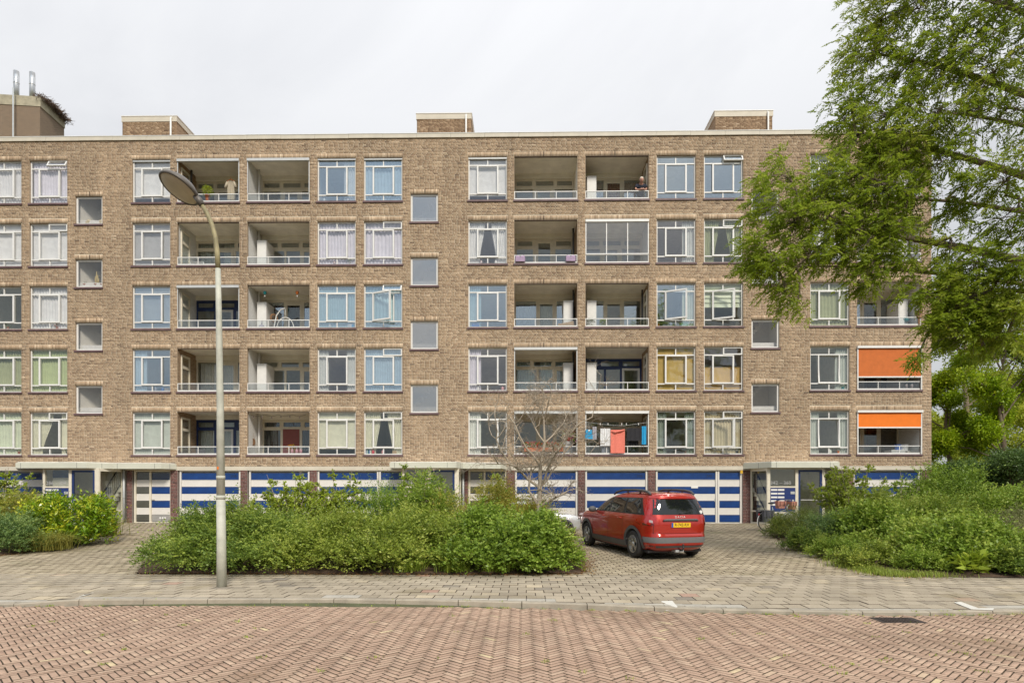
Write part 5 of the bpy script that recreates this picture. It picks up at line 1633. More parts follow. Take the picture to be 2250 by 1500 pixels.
def litter(name, n, edges, sig):
    P = []
    for i in range(n):
        k = random.randrange(len(edges) - 1); a, b_ = edges[k], edges[k + 1]; t = random.random()
        x, y = a[0] + (b_[0] - a[0]) * t + random.gauss(0, sig), a[1] + (b_[1] - a[1]) * t + random.gauss(-.06, sig)
        P.append((x, y, gz(x, y) + random.uniform(.008, .02)))
    P = np.array(P)
    d = unit(np.column_stack([RNG.normal(0, 1, n), RNG.normal(0, 1, n), RNG.normal(0, .15, n)]))
    o = leaves(name, P, d, .05 * RNG.uniform(.5, 1.3, n), .022, RNG.random(n), m_litter, None, nrm=np.column_stack([RNG.normal(0, .2, n), RNG.normal(0, .2, n), np.ones(n)]))
    return props(o, kind='stuff')
litter('leaf_litter', 2600, edgeC, .14)
litter('leaf_litter', 900, [gp(0, 16.4), gp(100, 18.0), gp(190, 20.0), gp(250, 24.0)], .16)
litter('leaf_litter', 500, edgeR, .25)
def joints_road():
    y = random.uniform(6.0, 9.4); x = random.uniform(-y * .8, y * .8)
    return x, y
weed_c = [joints_road() for _ in range(46)] + [(random.uniform(-9, 8), 0) for _ in range(60)]
weed_c = [(x, y if y else kerbY(x) - random.uniform(.0, .12)) for x, y in weed_c]
def weeds():
    c = random.choice(weed_c); return c[0] + random.gauss(0, .03), c[1] + random.gauss(0, .03)
grass_patch('weeds', weeds, 1500, .028, m_grass, .007)
def litter_road(n):
    P = []
    for i in range(n):
        if random.random() < .55:
            x = random.uniform(-9, 8); y = kerbY(x) - abs(random.gauss(0, .25))
        else:
            y = random.uniform(5.5, 9.3); x = random.uniform(-y, y)
        P.append((x, y, .004))
    P = np.array(P); d = unit(np.column_stack([RNG.normal(0, 1, n), RNG.normal(0, 1, n), np.zeros(n)]))
    props(leaves('leaf_litter', P, d, .03 * RNG.uniform(.4, 1.3, n), .012, RNG.random(n), m_litter, None, nrm=np.tile([0, 0, 1.0], (n, 1))), kind='stuff')
litter_road(700)

# ---- bare twiggy tree
def bare_tree():
    x, y = sp(1178, 16.4)
    t = thing('bare_tree', 'small leafless tree with a fan of fine pale twigs rising from the middle bed', 'tree', (x, y, gz(x, y)))
    trunk, lim, tw = MB(), MB(), MB()
    def curve(p, d, L_, r0, r1, mb, n=5, bend=.18, grav=.0, sides=6):
        pts = [p.copy()]; d = d.normalized()
        for i in range(n):
            d = (d + Vector((random.gauss(0, bend), random.gauss(0, bend), random.gauss(0, bend * .8) + grav))).normalized()
            pts.append(pts[-1] + d * L_ / n)
        mb.tube(pts, [r0 + (r1 - r0) * i / n for i in range(n + 1)], sides, cap=False)
        return pts, d
    def grow(p, d, L_, r, lvl):
        mb = lim if lvl < 3 else tw
        pts, dd = curve(p, d, L_, r, r * .5, mb, 5 if lvl < 3 else 3, .20 + .05 * lvl, .03, 6 if lvl < 2 else (4 if lvl < 3 else 3))
        if lvl >= 5: return
        nb = (0, 6, 5, 4, 2)[lvl]
        for i in range(nb):
            u = random.uniform(.25, 1.0)
            q = pts[min(len(pts) - 1, int(u * (len(pts) - 1) + .5))]
            side = Vector((random.gauss(0, 1), random.gauss(0, .8), random.gauss(.15, .55))).normalized()
            grow(q, (dd * .55 + side * .95).normalized(), L_ * random.uniform(.42, .66), max(.0028, r * .5), lvl + 1)
    tp = [Vector((0, 0, -.1)), Vector((.02, 0, .8)), Vector((.08, 0, 1.25)), Vector((.10, 0, 1.75)), Vector((.11, 0, 2.3)), Vector((.22, 0, 2.9)), Vector((.20, .05, 3.5))]
    trunk.tube(tp, [.085, .075, .07, .058, .046, .034, .02], 9, cap=False)
    trunk.build('trunk', m_barkpale, t)
    starts = [(tp[2], (-.75, -.1, .9), 1.25, .04), (tp[2], (.95, .1, .25), .9, .038), (tp[3], (-1.0, .2, .55), 1.75, .036), (tp[3], (.65, -.2, .85), 1.3, .034), (tp[4], (-.7, .2, .75), 1.6, .032),
              (tp[4], (.9, .2, .85), 1.9, .032), (tp[5], (-.6, -.2, .9), 1.2, .026), (tp[5], (.65, .1, .9), 1.35, .026), (tp[6], (-.25, .1, 1), .9, .018), (tp[6], (.4, -.1, .9), .95, .018), (tp[4], (-1, -.4, .2), 1.5, .028), (tp[3], (.9, .5, .5), 1.4, .03)]
    for p, d, L_, r in starts: grow(p, Vector(d), L_, r, 1)
    lim.build('limb', m_barkpale, t)
    tw.build('twig', m_barkpale, t)
bare_tree()

# ---- big near tree at the right: trunk beyond the frame edge, crown reaching in
def near_tree():
    bx, by = 15.2, 13.6
    z0 = gz(bx, by)
    t = thing('ash_tree', 'big leafy tree with feathery leaves overhanging the right end of the building', 'tree', (bx, by, z0))
    o = Vector((bx, by, z0))
    trunk = MB().tube([Vector((0, 0, -.2)), Vector((-.1, 0, 1.5)), Vector((-.25, .05, 3.5)), Vector((-.3, .1, 6)), Vector((-.5, .1, 9)), Vector((-.9, .2, 12)), Vector((-1.2, .2, 15))], [.55, .42, .36, .30, .24, .17, .08], 12)
    trunk.build('trunk', m_bark, t)
    # limbs end in the leaf masses; (px, py, Z, radius m, weight)
    cl = [(1935, 45, 13.5, .85, 1), (2020, 20, 13.2, 1.0, 1.2), (2110, 70, 12.8, 1.0, 1.1), (2200, 30, 12.4, 1.0, 1.0), (1905, 140, 13.6, .75, .9), (1990, 150, 13.2, .9, 1.2), (2090, 170, 12.8, .9, 1), (2190, 150, 12.3, .9, .9),
          (1872, 235, 13.6, .65, .9), (1950, 255, 13.3, .85, 1.2), (2050, 275, 12.9, .85, 1), (2150, 260, 12.4, .8, .7), (2235, 240, 12.2, .8, .8), (1890, 325, 13.3, .7, .9), (1975, 345, 13.0, .8, 1.1), (2070, 355, 12.7, .7, .8),
          (1720, 385, 13.4, .52, .55), (1790, 415, 13.3, .62, .8), (1860, 395, 13.2, .65, .9), (1930, 425, 13.0, .75, 1.1), (2005, 440, 12.8, .6, .8),
          (1690, 455, 13.2, .52, .6), (1750, 490, 13.2, .62, .85), (1820, 495, 13.0, .62, .85), (1890, 485, 12.9, .68, .95), (1960, 515, 12.8, .6, .8),
          (1655, 545, 13.0, .45, .6), (1700, 585, 13.0, .48, .7), (1775, 565, 12.9, .55, .8), (1845, 555, 12.9, .5, .7), (1920, 575, 12.8, .48, .6), (1985, 590, 12.8, .42, .45),
          (1725, 640, 12.9, .36, .5), (1748, 690, 12.9, .24, .22), (1660, 590, 13, .3, .3), (1905, 625, 12.7, .34, .42),
          (2130, 420, 12.3, .5, .32), (2210, 400, 12.1, .65, .65), (2225, 500, 12.0, .6, .6), (2150, 575, 12.2, .5, .7), (2220, 600, 12.0, .6, 1.0), (2085, 640, 12.4, .45, .9), (2150, 670, 12.2, .5, 1.0), (2225, 680, 12.0, .55, 1.0), (2085, 560, 12.6, .4, .45), (2095, 480, 12.7, .4, .35), (2100, 690, 12.3, .4, .6), (2180, 720, 12.2, .45, .7), (2060, 720, 12.4, .34, .4), (2120, 745, 12.3, .42, .5), (2200, 760, 12.1, .5, .55), (2015, 790, 12.4, .2, .2), (2010, 650, 12.5, .25, .25),
          # crown continues beyond the frame, up and to the right
          (2330, 60, 12, 1.3, 1.5), (2400, 260, 11.6, 1.3, 1.4), (2360, 480, 11.5, 1.0, .9), (2040, -120, 13, 1.4, 1.6), (2200, -160, 12.6, 1.5, 1.6), (2360, -140, 12, 1.6, 1.7), (2150, -330, 12.6, 1.5, 1.4), (2320, -350, 12, 1.6, 1.5), (2500, -100, 12.6, 1.6, 1.5), (2480, 200, 13.5, 1.5, 1.2)]
    forks = [Vector((-.25, .05, 3.8)), Vector((-.3, .1, 5.4)), Vector((-.35, .1, 6.6)), Vector((-.45, .1, 8.2)), Vector((-.7, .12, 10.0)), Vector((-1.0, .2, 12.4))]
    limb, twig = MB(), MB()
    # main boughs
    def bez(a, c, b_, n=8): return [a.lerp(c, i / n).lerp(c.lerp(b_, i / n), i / n) for i in range(n + 1)]
    W_ = lambda px, py, Z: at(px, py, Z) - o
    boughs = []
    for f_, e_, c_, r in [(1, W_(1760, 500, 13.1), W_(2050, 500, 12.6), .13), (2, W_(1880, 300, 13.4), W_(2200, 330, 12.4), .12), (0, W_(2080, 690, 12.4), W_(2230, 520, 12.0), .09), (3, W_(1930, 120, 13.5), W_(2200, 150, 12.5), .12), (4, W_(2030, -40, 13.2), W_(2300, 20, 12.2), .11),
                          (1, W_(1700, 590, 13.0), W_(1950, 560, 12.8), .07), (2, W_(1960, 440, 12.9), W_(2150, 420, 12.4), .08), (3, W_(2060, 250, 12.8), W_(2200, 240, 12.4), .08), (0, W_(2160, 760, 12.2), W_(2300, 640, 11.9), .07), (2, W_(2210, 430, 12.1), W_(2290, 450, 12.0), .07)]:
        pts = bez(forks[f_], c_, e_, 12)
        limb.tube(pts, [r * (1 - .82 * i / 12) for i in range(13)], 8, cap=False)
        boughs += pts[3:]
    bo = np.array([tuple(b_) for b_ in boughs])
    P, D, Tn, Wt = [], [], [], []
    leafP, leafD, leafT = [], [], []
    for (px, py, Z, r, wgt) in cl:
        c = W_(px, py, Z)
        q = Vector(bo[np.argmin(((bo - np.array(c)) ** 2).sum(1))])
        pts = bez(q, (q + c) / 2 + Vector((.1, random.uniform(-.3, .3), .35)), c, 6)
        limb.tube(pts, [.028 * (1 - .7 * i / 6) + .004 for i in range(7)], 5, cap=False)
        ns = int(46 * wgt * (1 + r) * (.46 if py < 330 and px > 2010 else (.58 if py < 330 else .68)))
        tone_c = random.gauss(.47, .09)
        for s_ in range(ns):
            d = Vector((random.gauss(0, 1), random.gauss(0, 1.25), random.gauss(0, .72)))
            d = d.normalized() * r * 1.22 * random.random() ** .34
            e_ = c + d + Vector((-.12, 0, -.04)) * r
            st = pts[random.choice((3, 4, 5, 6))]
            mid = (st + e_) / 2 + Vector((0, 0, .10))
            tp = bez(st, mid, e_, 4)
            twig.tube(tp, [.007, .006, .005, .004, .002], 3, cap=False)
            nl = 5
            for j in range(nl):
                u = .45 + .55 * (j + random.random()) / nl
                i = min(3, int(u * 4)); f = u * 4 - i
                p = tp[i].lerp(tp[i + 1], f)
                td = (tp[-1] - tp[0]).normalized()
                ld = (td * .45 + Vector((random.gauss(-.42, .55), random.gauss(0, .65), random.gauss(-.22, .40)))).normalized()
                leafP.append(p); leafD.append(ld); leafT.append(tone_c + random.gauss(0, .11))
    limb.build('limb', m_bark, t); twig.build('twig', m_bark, t)
    leafP, leafD, leafT = np.array(leafP), np.array(leafD), np.array(leafT)
    n = len(leafP)
    # compound leaf: five pairs and an end leaflet along a drooping midrib
    Lr = .23 * RNG.uniform(.75, 1.2, n)
    up = RNG.normal(0, .45, (n, 3)) + np.array([0, -.15, 1.0])
    s = unit(np.cross(leafD, up))
    bases, dirs, tones, lens = [], [], [], []
    for k in range(5):
        u = .22 + .17 * k
        pos = leafP + leafD * (Lr * u)[:, None]; pos[:, 2] -= .10 * Lr * u * u * 2
        for sg in (1, -1):
            dd = unit(leafD * .75 + s * sg * .8 + RNG.normal(0, .14, (n, 3)) + np.array([0, 0, -.12]))
            bases.append(pos); dirs.append(dd); tones.append(leafT + RNG.normal(0, .07, n)); lens.append(np.full(n, .085) * RNG.uniform(.8, 1.15, n))
    pos = leafP + leafD * Lr[:, None]; pos[:, 2] -= .2 * Lr
    bases.append(pos); dirs.append(unit(leafD + np.array([0, 0, -.25]))); tones.append(leafT); lens.append(np.full(n, .09))
    leaves('crown', np.concatenate(bases), np.concatenate(dirs), np.concatenate(lens), .030, np.concatenate(tones), m_ash, t)
    print('near tree leaflets', n * 11)
near_tree()

# ---- trees behind the right end of the building
def crown_tree(name, label, px, Z, h, rx, ry, z_lo, mat, n=26000, ln=.16, wd=.09, nl=26, tr=.22, tone0=.5, seedshape=1.0, cat='tree', group=None):
    x, y = sp(px, Z)
    z0 = gz(x, y)
    t = thing(name, label, cat, (x, y, z0), 0, group)
    trunk, limb = MB(), MB()
    trunk.tube([Vector((0, 0, -.2)), Vector((.1, 0, h * .3)), Vector((-.1, .1, h * .6)), Vector((0, 0, h * .88))], [tr, tr * .8, tr * .5, tr * .15], 10, cap=False)
    trunk.build('trunk', m_bark, t)
    Ls = []
    for i in range(nl):
        a = random.uniform(0, 2 * PI); u = random.random()
        z = z_lo + (h - z_lo) * u
        prof = math.sin(PI * (.12 + .80 * u)) ** .7
        rr = math.sqrt(random.random()) * prof
        c = Vector((math.cos(a) * rr * rx, math.sin(a) * rr * ry, z))
        rad = random.uniform(.16, .30) * (rx + ry) / 2 * seedshape
        Ls.append((c, rad))
        b0 = Vector((0, 0, max(h * .15, z - random.uniform(.8, 1.8))))
        limb.tube([b0, (b0 + c) / 2 + Vector((0, 0, .25)), c], [tr * .28, tr * .18, tr * .05], 5, cap=False)
    limb.build('limb', m_bark, t)
    La = np.array([(c.x, c.y, c.z, r) for c, r in Ls])
    w = La[:, 3] ** 2; pk = RNG.choice(nl, n // 6, p=w / w.sum())
    c = La[pk]
    dirs = unit(RNG.normal(0, 1, (len(pk), 3)))
    p = c[:, :3] + dirs * (c[:, 3] * RNG.random(len(pk)) ** .35)[:, None] * np.array([1, 1, .8])
    ct = RNG.normal(0, .10, nl)[pk]
    P = (p[:, None] + RNG.normal(0, .13, (len(pk), 6, 3))).reshape(-1, 3)
    D = unit(np.repeat(dirs, 6, 0) * .5 + RNG.normal(0, .6, (len(P), 3)) + np.array([0, 0, -.15]))
    tone = tone0 + np.repeat(ct, 6) + RNG.normal(0, .14, len(P))
    leaves('crown', P, D, ln * RNG.uniform(.7, 1.3, len(P)), wd * RNG.uniform(.8, 1.2, len(P)), tone, mat, t)
    return t
crown_tree('background_tree', 'pale green tree with visible branches behind the building corner', 2125, 38, 14.2, 4.2, 3.0, 2.0, m_tree1, 40000, .17, .08, 26, .24, tone0=.5)
crown_tree('background_tree', 'tall thin crowned tree at the right edge behind the pale one', 2290, 40, 14.5, 4.2, 3.5, 4.0, m_tree1, 20000, .17, .08, 22, .26, tone0=.4)
crown_tree('background_tree', 'bright green bushy tree at the right edge level with the lower awning', 2205, 31, 9.0, 3.4, 2.6, 1.2, m_tree2, 46000, .13, .07, 26, .18, tone0=.55)
crown_tree('background_tree', 'mid green tree squeezed against the building corner below the pale tree', 2085, 33, 8.2, 2.2, 2.4, .8, m_tree2, 32000, .13, .07, 20, .15, tone0=.42)
crown_tree('dark_evergreen', 'dark evergreen bush at the right edge under the bright green tree', 2225, 25.5, 2.9, 1.9, 1.8, .2, m_holly, 26000, .09, .045, 24, .12, cat='shrub')
crown_tree('dark_evergreen', 'dark evergreen bush beside the lower corner of the building', 2090, 27.5, 2.7, 1.3, 1.5, .2, m_holly, 18000, .09, .045, 18, .10, cat='shrub')
crown_tree('background_tree', 'distant green tree closing the gap at the right below the branches', 2170, 55, 11.5, 6.5, 4.0, .5, m_tree1, 24000, .22, .11, 28, .25, tone0=.36)
crown_tree('background_tree', 'wide dark tree far right beyond the evergreens', 2420, 46, 12.0, 6.0, 4.0, .5, m_darkgrn, 24000, .2, .1, 28, .25, tone0=.6)

# the tree over the road that the right-hand windows and the car's rear window mirror
def mirrored_tree():
    t = crown_tree('street_tree', 'leafy tree across the road, seen mirrored in the right hand windows', 1125, 10, 15.0, 5.0, 4.0, 3.0, m_tree2, 22000, .26, .14, 26, .28, tone0=.4)
    t.location = (15.5, -17.0, 0.0)
mirrored_tree()
# ------------------------------------------------------------------ lamp post
lp = at_ground(487, 1288, 0.085)
m_post = M('grey_green_post_paint', (0.50, 0.50, 0.42), .6, .18, 5, .1, 30)
m_lampdisc = M('lamp_diffuser', (0.62, 0.53, 0.40), .5, .12, 4)
m_lamprim = M('lamp_housing', (0.12, 0.105, 0.09), .45, .1)
m_algae = M('algae_stained_steel', (0.30, 0.26, 0.14), .6, .35, 6)
t = thing('street_lamp', 'tall pale street lamp with a tilted round head on a curved arm', 'street lamp', (lp.x, lp.y, gz(lp.x, lp.y)))
zl = lp.y * CS - lp.x * SN
def rl(px, py): 
    p = at(px, py, zl); return Vector((p.x - lp.x, p.y - lp.y, p.z - gz(lp.x, lp.y)))
b = MB(); b.tube([rl(487, 1292), rl(486.5, 1190), rl(485.2, 1094)], [.086, .080, .076], 16)
b.tube([rl(485.2, 1096), rl(485.1, 1088)], [.081, .081], 16); b.tube([rl(485, 1052), rl(484.9, 1045)], [.078, .076], 16)
b.tube([rl(485.2, 1094), rl(484, 900), rl(481, 700), rl(479, 590)], [.074, .062, .052, .045], 14)
b.build('pole', m_post, t)
b = MB()
pts = [rl(479, 590), rl(477.5, 555), rl(473, 520), rl(465, 492), rl(454, 467), rl(441, 446)]
b.tube(pts, [.045, .043, .041, .040, .038, .034], 12); b.build('arm', m_algae, t)
MB().tube([rl(444, 451), rl(436, 438), rl(428, 431)], [.055, .06, .04], 12).build('collar', m_lamprim, t)
hc = rl(394, 414)
tilt = Matrix.Translation(hc) @ Matrix.Rotation(math.radians(24), 4, 'Y') @ Matrix.Rotation(math.radians(-19), 4, 'X')
R_ = .375
hd = MB().lathe([(.001, .17), (.12, .165), (.25, .125), (.34, .06), (R_, .012), (R_, -.012), (R_ - .02, -.03), (R_ - .04, -.012)], n=40, mat=None); hd.xform(tilt); hd.build('lamp_head', m_lamprim, t)
hd = MB().lathe([(R_ - .038, -.012), (.30, -.035), (.18, -.05), (.001, -.056)], n=40); hd.xform(tilt); hd.build('diffuser', m_lampdisc, t)
MB().box(-.014, .014, -.089, -.086, 0, .05).build('sticker', m_orange, t, rl(481.8, 1031) + Vector((.01, .012, 0)))

# ------------------------------------------------------------------ cars
def car_paint(name, col):
    m, nt, b, out = new_mat(name)
    n = noise(nt, 700, 2)
    r = ramp(nt, n.outputs['Fac'], [(.3, tuple(c * .88 for c in col)), (.7, tuple(min(1, c * 1.12) for c in col))])
    nt.links.new(r.outputs[0], b.inputs['Base Color'])
    b.inputs['Metallic'].default_value = .35; b.inputs['Roughness'].default_value = .32
    b.inputs['Coat Weight'].default_value = 1.0; b.inputs['Coat Roughness'].default_value = .04
    return m
m_red = car_paint('red_metallic_paint', (0.44, 0.022, 0.012))
m_whitecar = car_paint('white_car_paint', (0.75, 0.75, 0.74))
m_tyre = M('tyre_rubber', (0.028, 0.026, 0.025), .85, .2, 8)
m_rim = M('alloy_rim', (0.62, 0.62, 0.60), .3, .05, metal=.8)
m_clad = M('grey_cladding', (0.085, 0.085, 0.088), .6, .1, 10)
m_lgrey = M('light_grey_plastic', (0.16, 0.16, 0.165), .5, .08)
m_carglass = None
def mk_carglass():
    m, nt, b, out = new_mat('car_glass')
    b.inputs['Base Color'].default_value = (.010, .012, .013, 1); b.inputs['Roughness'].default_value = .02
    b.inputs['Specular IOR Level'].default_value = .75
    return m
m_carglass = mk_carglass()
m_tail = M('red_tail_lamp', (0.42, 0.008, 0.010), .12, .1, spec=.8, coat=.8)
m_taildark = M('dark_red_tail_lamp', (0.12, 0.004, 0.006), .12, .1, spec=.8, coat=.8)
m_tailclear = M('clear_tail_lamp', (0.50, 0.40, 0.39), .12, .05, spec=.8, coat=.8)
m_letters = M('pale_lettering', (.8, .78, .74), .3, .02)
m_plate = M('yellow_plate_film', (0.80, 0.50, 0.02), .4, .03)
m_platetext = M('plate_lettering', (0.01, 0.01, 0.01), .5, .02)
m_euro = M('plate_blue', (0.02, 0.09, 0.42), .4, .03)
m_chrome = M('chrome', (0.75, 0.75, 0.75), .12, .03, metal=1.0)
SL = [  # z, x_front, x_rear, half width, exponent
 (.21, 2.02, -2.05, .78, 5), (.27, 2.18, -2.20, .845, 5.5), (.36, 2.245, -2.265, .875, 6), (.48, 2.27, -2.285, .89, 6), (.60, 2.275, -2.292, .896, 6), (.645, 2.27, -2.250, .891, 6.5), (.74, 2.26, -2.246, .891, 7), (.82, 2.24, -2.258, .888, 7),
 (.90, 2.19, -2.255, .884, 7), (.955, 2.10, -2.245, .878, 7), (1.00, 1.92, -2.235, .868, 7), (1.035, 1.62, -2.225, .858, 7), (1.065, 1.22, -2.215, .848, 7), (1.12, 1.08, -2.20, .832, 7), (1.20, .92, -2.175, .806, 7), (1.29, .74, -2.145, .776, 7),
 (1.38, .55, -2.11, .745, 6.5), (1.46, .34, -2.075, .712, 6), (1.52, .14, -2.05, .682, 5.5), (1.565, -.08, -2.035, .65, 5), (1.60, -.34, -1.99, .60, 4.5), (1.625, -.66, -1.86, .50, 4), (1.638, -1.0, -1.62, .30, 3)]
SLA = np.array(SL)
def slp(z):
    return [float(np.interp(z, SLA[:, 0], SLA[:, i])) for i in (1, 2, 3, 4)]
def side_y(x, z):
    xf, xr, w, n = slp(z); xc = (xf + xr) / 2; a = (xf - xr) / 2
    u = min(.999, abs((x - xc) / a)); return w * (1 - u ** n) ** (1 / n)
def rear_x(y, z):
    xf, xr, w, n = slp(z); xc = (xf + xr) / 2; a = (xf - xr) / 2
    u = min(.999, abs(y / w)); return xc - a * (1 - u ** n) ** (1 / n)
def car(name, label, paint, loc, rz, plate=True):
    t = thing(name, label, 'car', loc, rz)
    # body: stacked outlines
    b = MB(); N = 72
    rows = []
    for z, xf, xr, w, n in SL:
        xc, a = (xf + xr) / 2, (xf - xr) / 2
        row = []
        for k in range(N):
            th = 2 * PI * k / N
            c, s = math.cos(th), math.sin(th)
            # superellipse, even spacing helped by using angle of the rounded box
            rr = (abs(c) ** n + abs(s) ** n) ** (-1 / n)
            row.append((xc + a * rr * c, w * rr * s, z))
        rows.append(row)
    for r in rows: b.v += r
    for j in range(len(rows) - 1):
        for k in range(N):
            p, q = j * N + k, j * N + (k + 1) % N
            b.f.append((p, q, q + N, p + N)); b.m.append(0); b.sm.append(True)
    b.f.append(tuple(reversed(range(N)))); b.m.append(0); b.sm.append(False)
    b.f.append(tuple((len(rows) - 1) * N + k for k in range(N))); b.m.append(0); b.sm.append(True)
    body = b.build('body', paint)
    # wheel openings
    cut = MB()
    for ax in (1.44, -1.457):
        for sgn in (1, -1):
            cut.tube([(ax, sgn * .52, .345), (ax, sgn * 1.2, .345)], .395, 40, smooth=False)
    co = cut.build('cutter', paint)
    md = body.modifiers.new('cut', 'BOOLEAN'); md.object = co; md.operation = 'DIFFERENCE'; md.solver = 'EXACT'
    dg = bpy.context.evaluated_depsgraph_get()
    me = bpy.data.meshes.new_from_object(body.evaluated_get(dg))
    bpy.data.objects.remove(body); bpy.data.objects.remove(co)
    me.name = 'body'
    me.polygons.foreach_set('use_smooth', [abs(p.normal.z) < .999 or p.center.z > 1.0 for p in me.polygons])
    try: me.set_sharp_from_angle(angle=math.radians(38))
    except Exception: pass
    inst('body', me, t)
    # patches on the skin
    def side_patch(pts, nm, mat, off, sgn, parent=t, nx_=8, nz_=5):
        """quad given by four (x,z) corners, projected on the flank"""
        q = MB(); (a, b_, c, d) = pts
        for j in range(nz_ + 1):
            v = j / nz_
            for i in range(nx_ + 1):
                u = i / nx_
                x = (a[0] * (1 - u) + b_[0] * u) * (1 - v) + (d[0] * (1 - u) + c[0] * u) * v
                z = (a[1] * (1 - u) + b_[1] * u) * (1 - v) + (d[1] * (1 - u) + c[1] * u) * v
                q.v.append((x, sgn * (side_y(x, z) + off), z))
        for j in range(nz_):
            for i in range(nx_):
                p = j * (nx_ + 1) + i
                f = (p, p + 1, p + nx_ + 2, p + nx_ + 1)
                q.f.append(f if sgn < 0 else tuple(reversed(f))); q.m.append(0); q.sm.append(True)
        # thickness: closed rim towards the body
        return q.build(nm, mat, parent)
    def rear_patch(pts, nm, mat, off, parent=t, ny_=12, nz_=5):
        q = MB(); (a, b_, c, d) = pts
        for j in range(nz_ + 1):
            v = j / nz_
            for i in range(ny_ + 1):
                u = i / ny_
                y = (a[0] * (1 - u) + b_[0] * u) * (1 - v) + (d[0] * (1 - u) + c[0] * u) * v
                z = (a[1] * (1 - u) + b_[1] * u) * (1 - v) + (d[1] * (1 - u) + c[1] * u) * v
                q.v.append((rear_x(y, z) - off, y, z))
        for j in range(nz_):
            for i in range(ny_):
                p = j * (ny_ + 1) + i
                q.f.append((p, p + ny_ + 1, p + ny_ + 2, p + 1)); q.m.append(0); q.sm.append(True)
        return q.build(nm, mat, parent)
    for sgn in (1, -1):
        # dark window band, then the three panes
        side_patch([(-1.93, 1.09), (1.00, 1.075), (.30, 1.465), (-1.62, 1.50)], 'window_trim', m_black, .004, sgn, nx_=14)
        for pts in ([(.04, 1.105), (.90, 1.095), (.34, 1.435), (.00, 1.455)], [(-.86, 1.11), (-.06, 1.105), (-.10, 1.458), (-.84, 1.472)], [(-1.80, 1.13), (-.96, 1.115), (-.94, 1.474), (-1.56, 1.478)]):
            side_patch(pts, 'side_window', m_carglass, .008, sgn)
        # sill cladding, arches, door handles, shut lines
        side_patch([(-1.02, .235), (1.02, .235), (1.02, .40), (-1.02, .40)], 'sill_cladding', m_clad, .010, sgn, nx_=12)
        for ax in (1.44, -1.457):
            q = MB(); m_ = 22
            for i in range(m_ + 1):
                a = -.18 + (PI + .36) * i / m_
                for r in (.385, .465):
                    x, z = ax + r * math.cos(a), .345 + r * math.sin(a)
                    q.v.append((x, sgn * (side_y(x, max(.22, z)) + .014), z))
            for i in range(m_):
                f = (2 * i, 2 * i + 2, 2 * i + 3, 2 * i + 1)
                q.f.append(f if sgn > 0 else tuple(reversed(f))); q.m.append(0); q.sm.append(True)
            n0 = len(q.v)
            for i in range(m_ + 1):
                a = -.18 + (PI + .36) * i / m_
                x, z = ax + .385 * math.cos(a), .345 + .385 * math.sin(a)
                yy = side_y(x, max(.22, z)) + .014
                q.v += [(x, sgn * yy, z), (x, sgn * (yy - .28), z)]
            for i in range(m_):
                p = n0 + 2 * i; f = (p, p + 1, p + 3, p + 2)
                q.f.append(f if sgn > 0 else tuple(reversed(f))); q.m.append(0); q.sm.append(True)
            q.build('wheel_arch', m_clad, t)
        for x in (-.72, .32):
            y = sgn * (side_y(x, .955) + .022)
            MB().tube([(x - .11, y - sgn * .02, .955), (x - .08, y, .958), (x + .08, y, .958), (x + .11, y - sgn * .02, .955)], [.010, .014, .014, .010], 8).build('door_handle', paint, t)
        for xx in (.0 - .04, -.90, .98):
            q = MB()
            zs_ = np.linspace(.42, 1.06, 8)
            for z0_, z1_ in zip(zs_[:-1], zs_[1:]):
                q.quad((xx, sgn * (side_y(xx, z0_) + .002), z0_), (xx + .008, sgn * (side_y(xx, z0_) + .002), z0_), (xx + .008, sgn * (side_y(xx, z1_) + .002), z1_), (xx, sgn * (side_y(xx, z1_) + .002), z1_))
            q.build('shut_line', m_black, t)
        # mirror
        MB().ball((.80, sgn * .985, 1.105), (.075, .115, .085), 14).tube([(.84, sgn * .84, 1.06), (.82, sgn * .94, 1.075)], [.03, .03], 8).build('wing_mirror', m_greyplastic, t)
        # roof rail
        y = sgn * .60
        rp = [(.18, y, 1.535), (.02, y, 1.605), (-.35, y, 1.665), (-1.0, y, 1.685), (-1.45, y, 1.675), (-1.72, y, 1.645), (-1.86, y, 1.59)]
        MB().tube(rp, [.02, .028, .030, .030, .034, .036, .024], 8).tube([(-.62, y, 1.60), (-.66, y, 1.68)], .022, 6).tube([(-1.30, y, 1.60), (-1.34, y, 1.68)], .026, 6).build('roof_rail', m_clad, t)
        # tail lamp: arrow shape wrapping the corner
        side_patch([(-1.86, .925), (-2.19, .835), (-2.20, 1.03), (-2.06, 1.05)], 'tail_light', m_tail, .008, sgn, nx_=4, nz_=4)
        # rear lamp column pieces on the tail
        for pts, mt in (([(sgn * .862, .845), (sgn * .69, .845), (sgn * .70, .895), (sgn * .875, .925)], m_taildark), ([(sgn * .87, .925), (sgn * .70, .90), (sgn * .70, .985), (sgn * .86, 1.0)], m_tail),
                        ([(sgn * .865, .995), (sgn * .70, .985), (sgn * .68, 1.05), (sgn * .83, 1.13)], m_tail), ([(sgn * .815, 1.10), (sgn * .715, 1.09), (sgn * .64, 1.46), (sgn * .700, 1.465)], m_tail)):
            p_ = pts if sgn < 0 else [pts[1], pts[0], pts[3], pts[2]]
            rear_patch(p_, 'tail_light', mt, .008, ny_=4, nz_=4)
    for sgn in (1, -1):
        p_ = [(sgn * .80, .93), (sgn * .715, .91), (sgn * .715, .965), (sgn * .76, .985)]
        rear_patch(p_ if sgn < 0 else [p_[1], p_[0], p_[3], p_[2]], 'tail_light_lens', m_tailclear, .013, ny_=3, nz_=3)
    # tailgate: glass, handle strip, plate, seams
    rear_patch([(-.70, 1.11), (.70, 1.11), (.615, 1.475), (-.615, 1.475)], 'rear_window', m_carglass, .008)
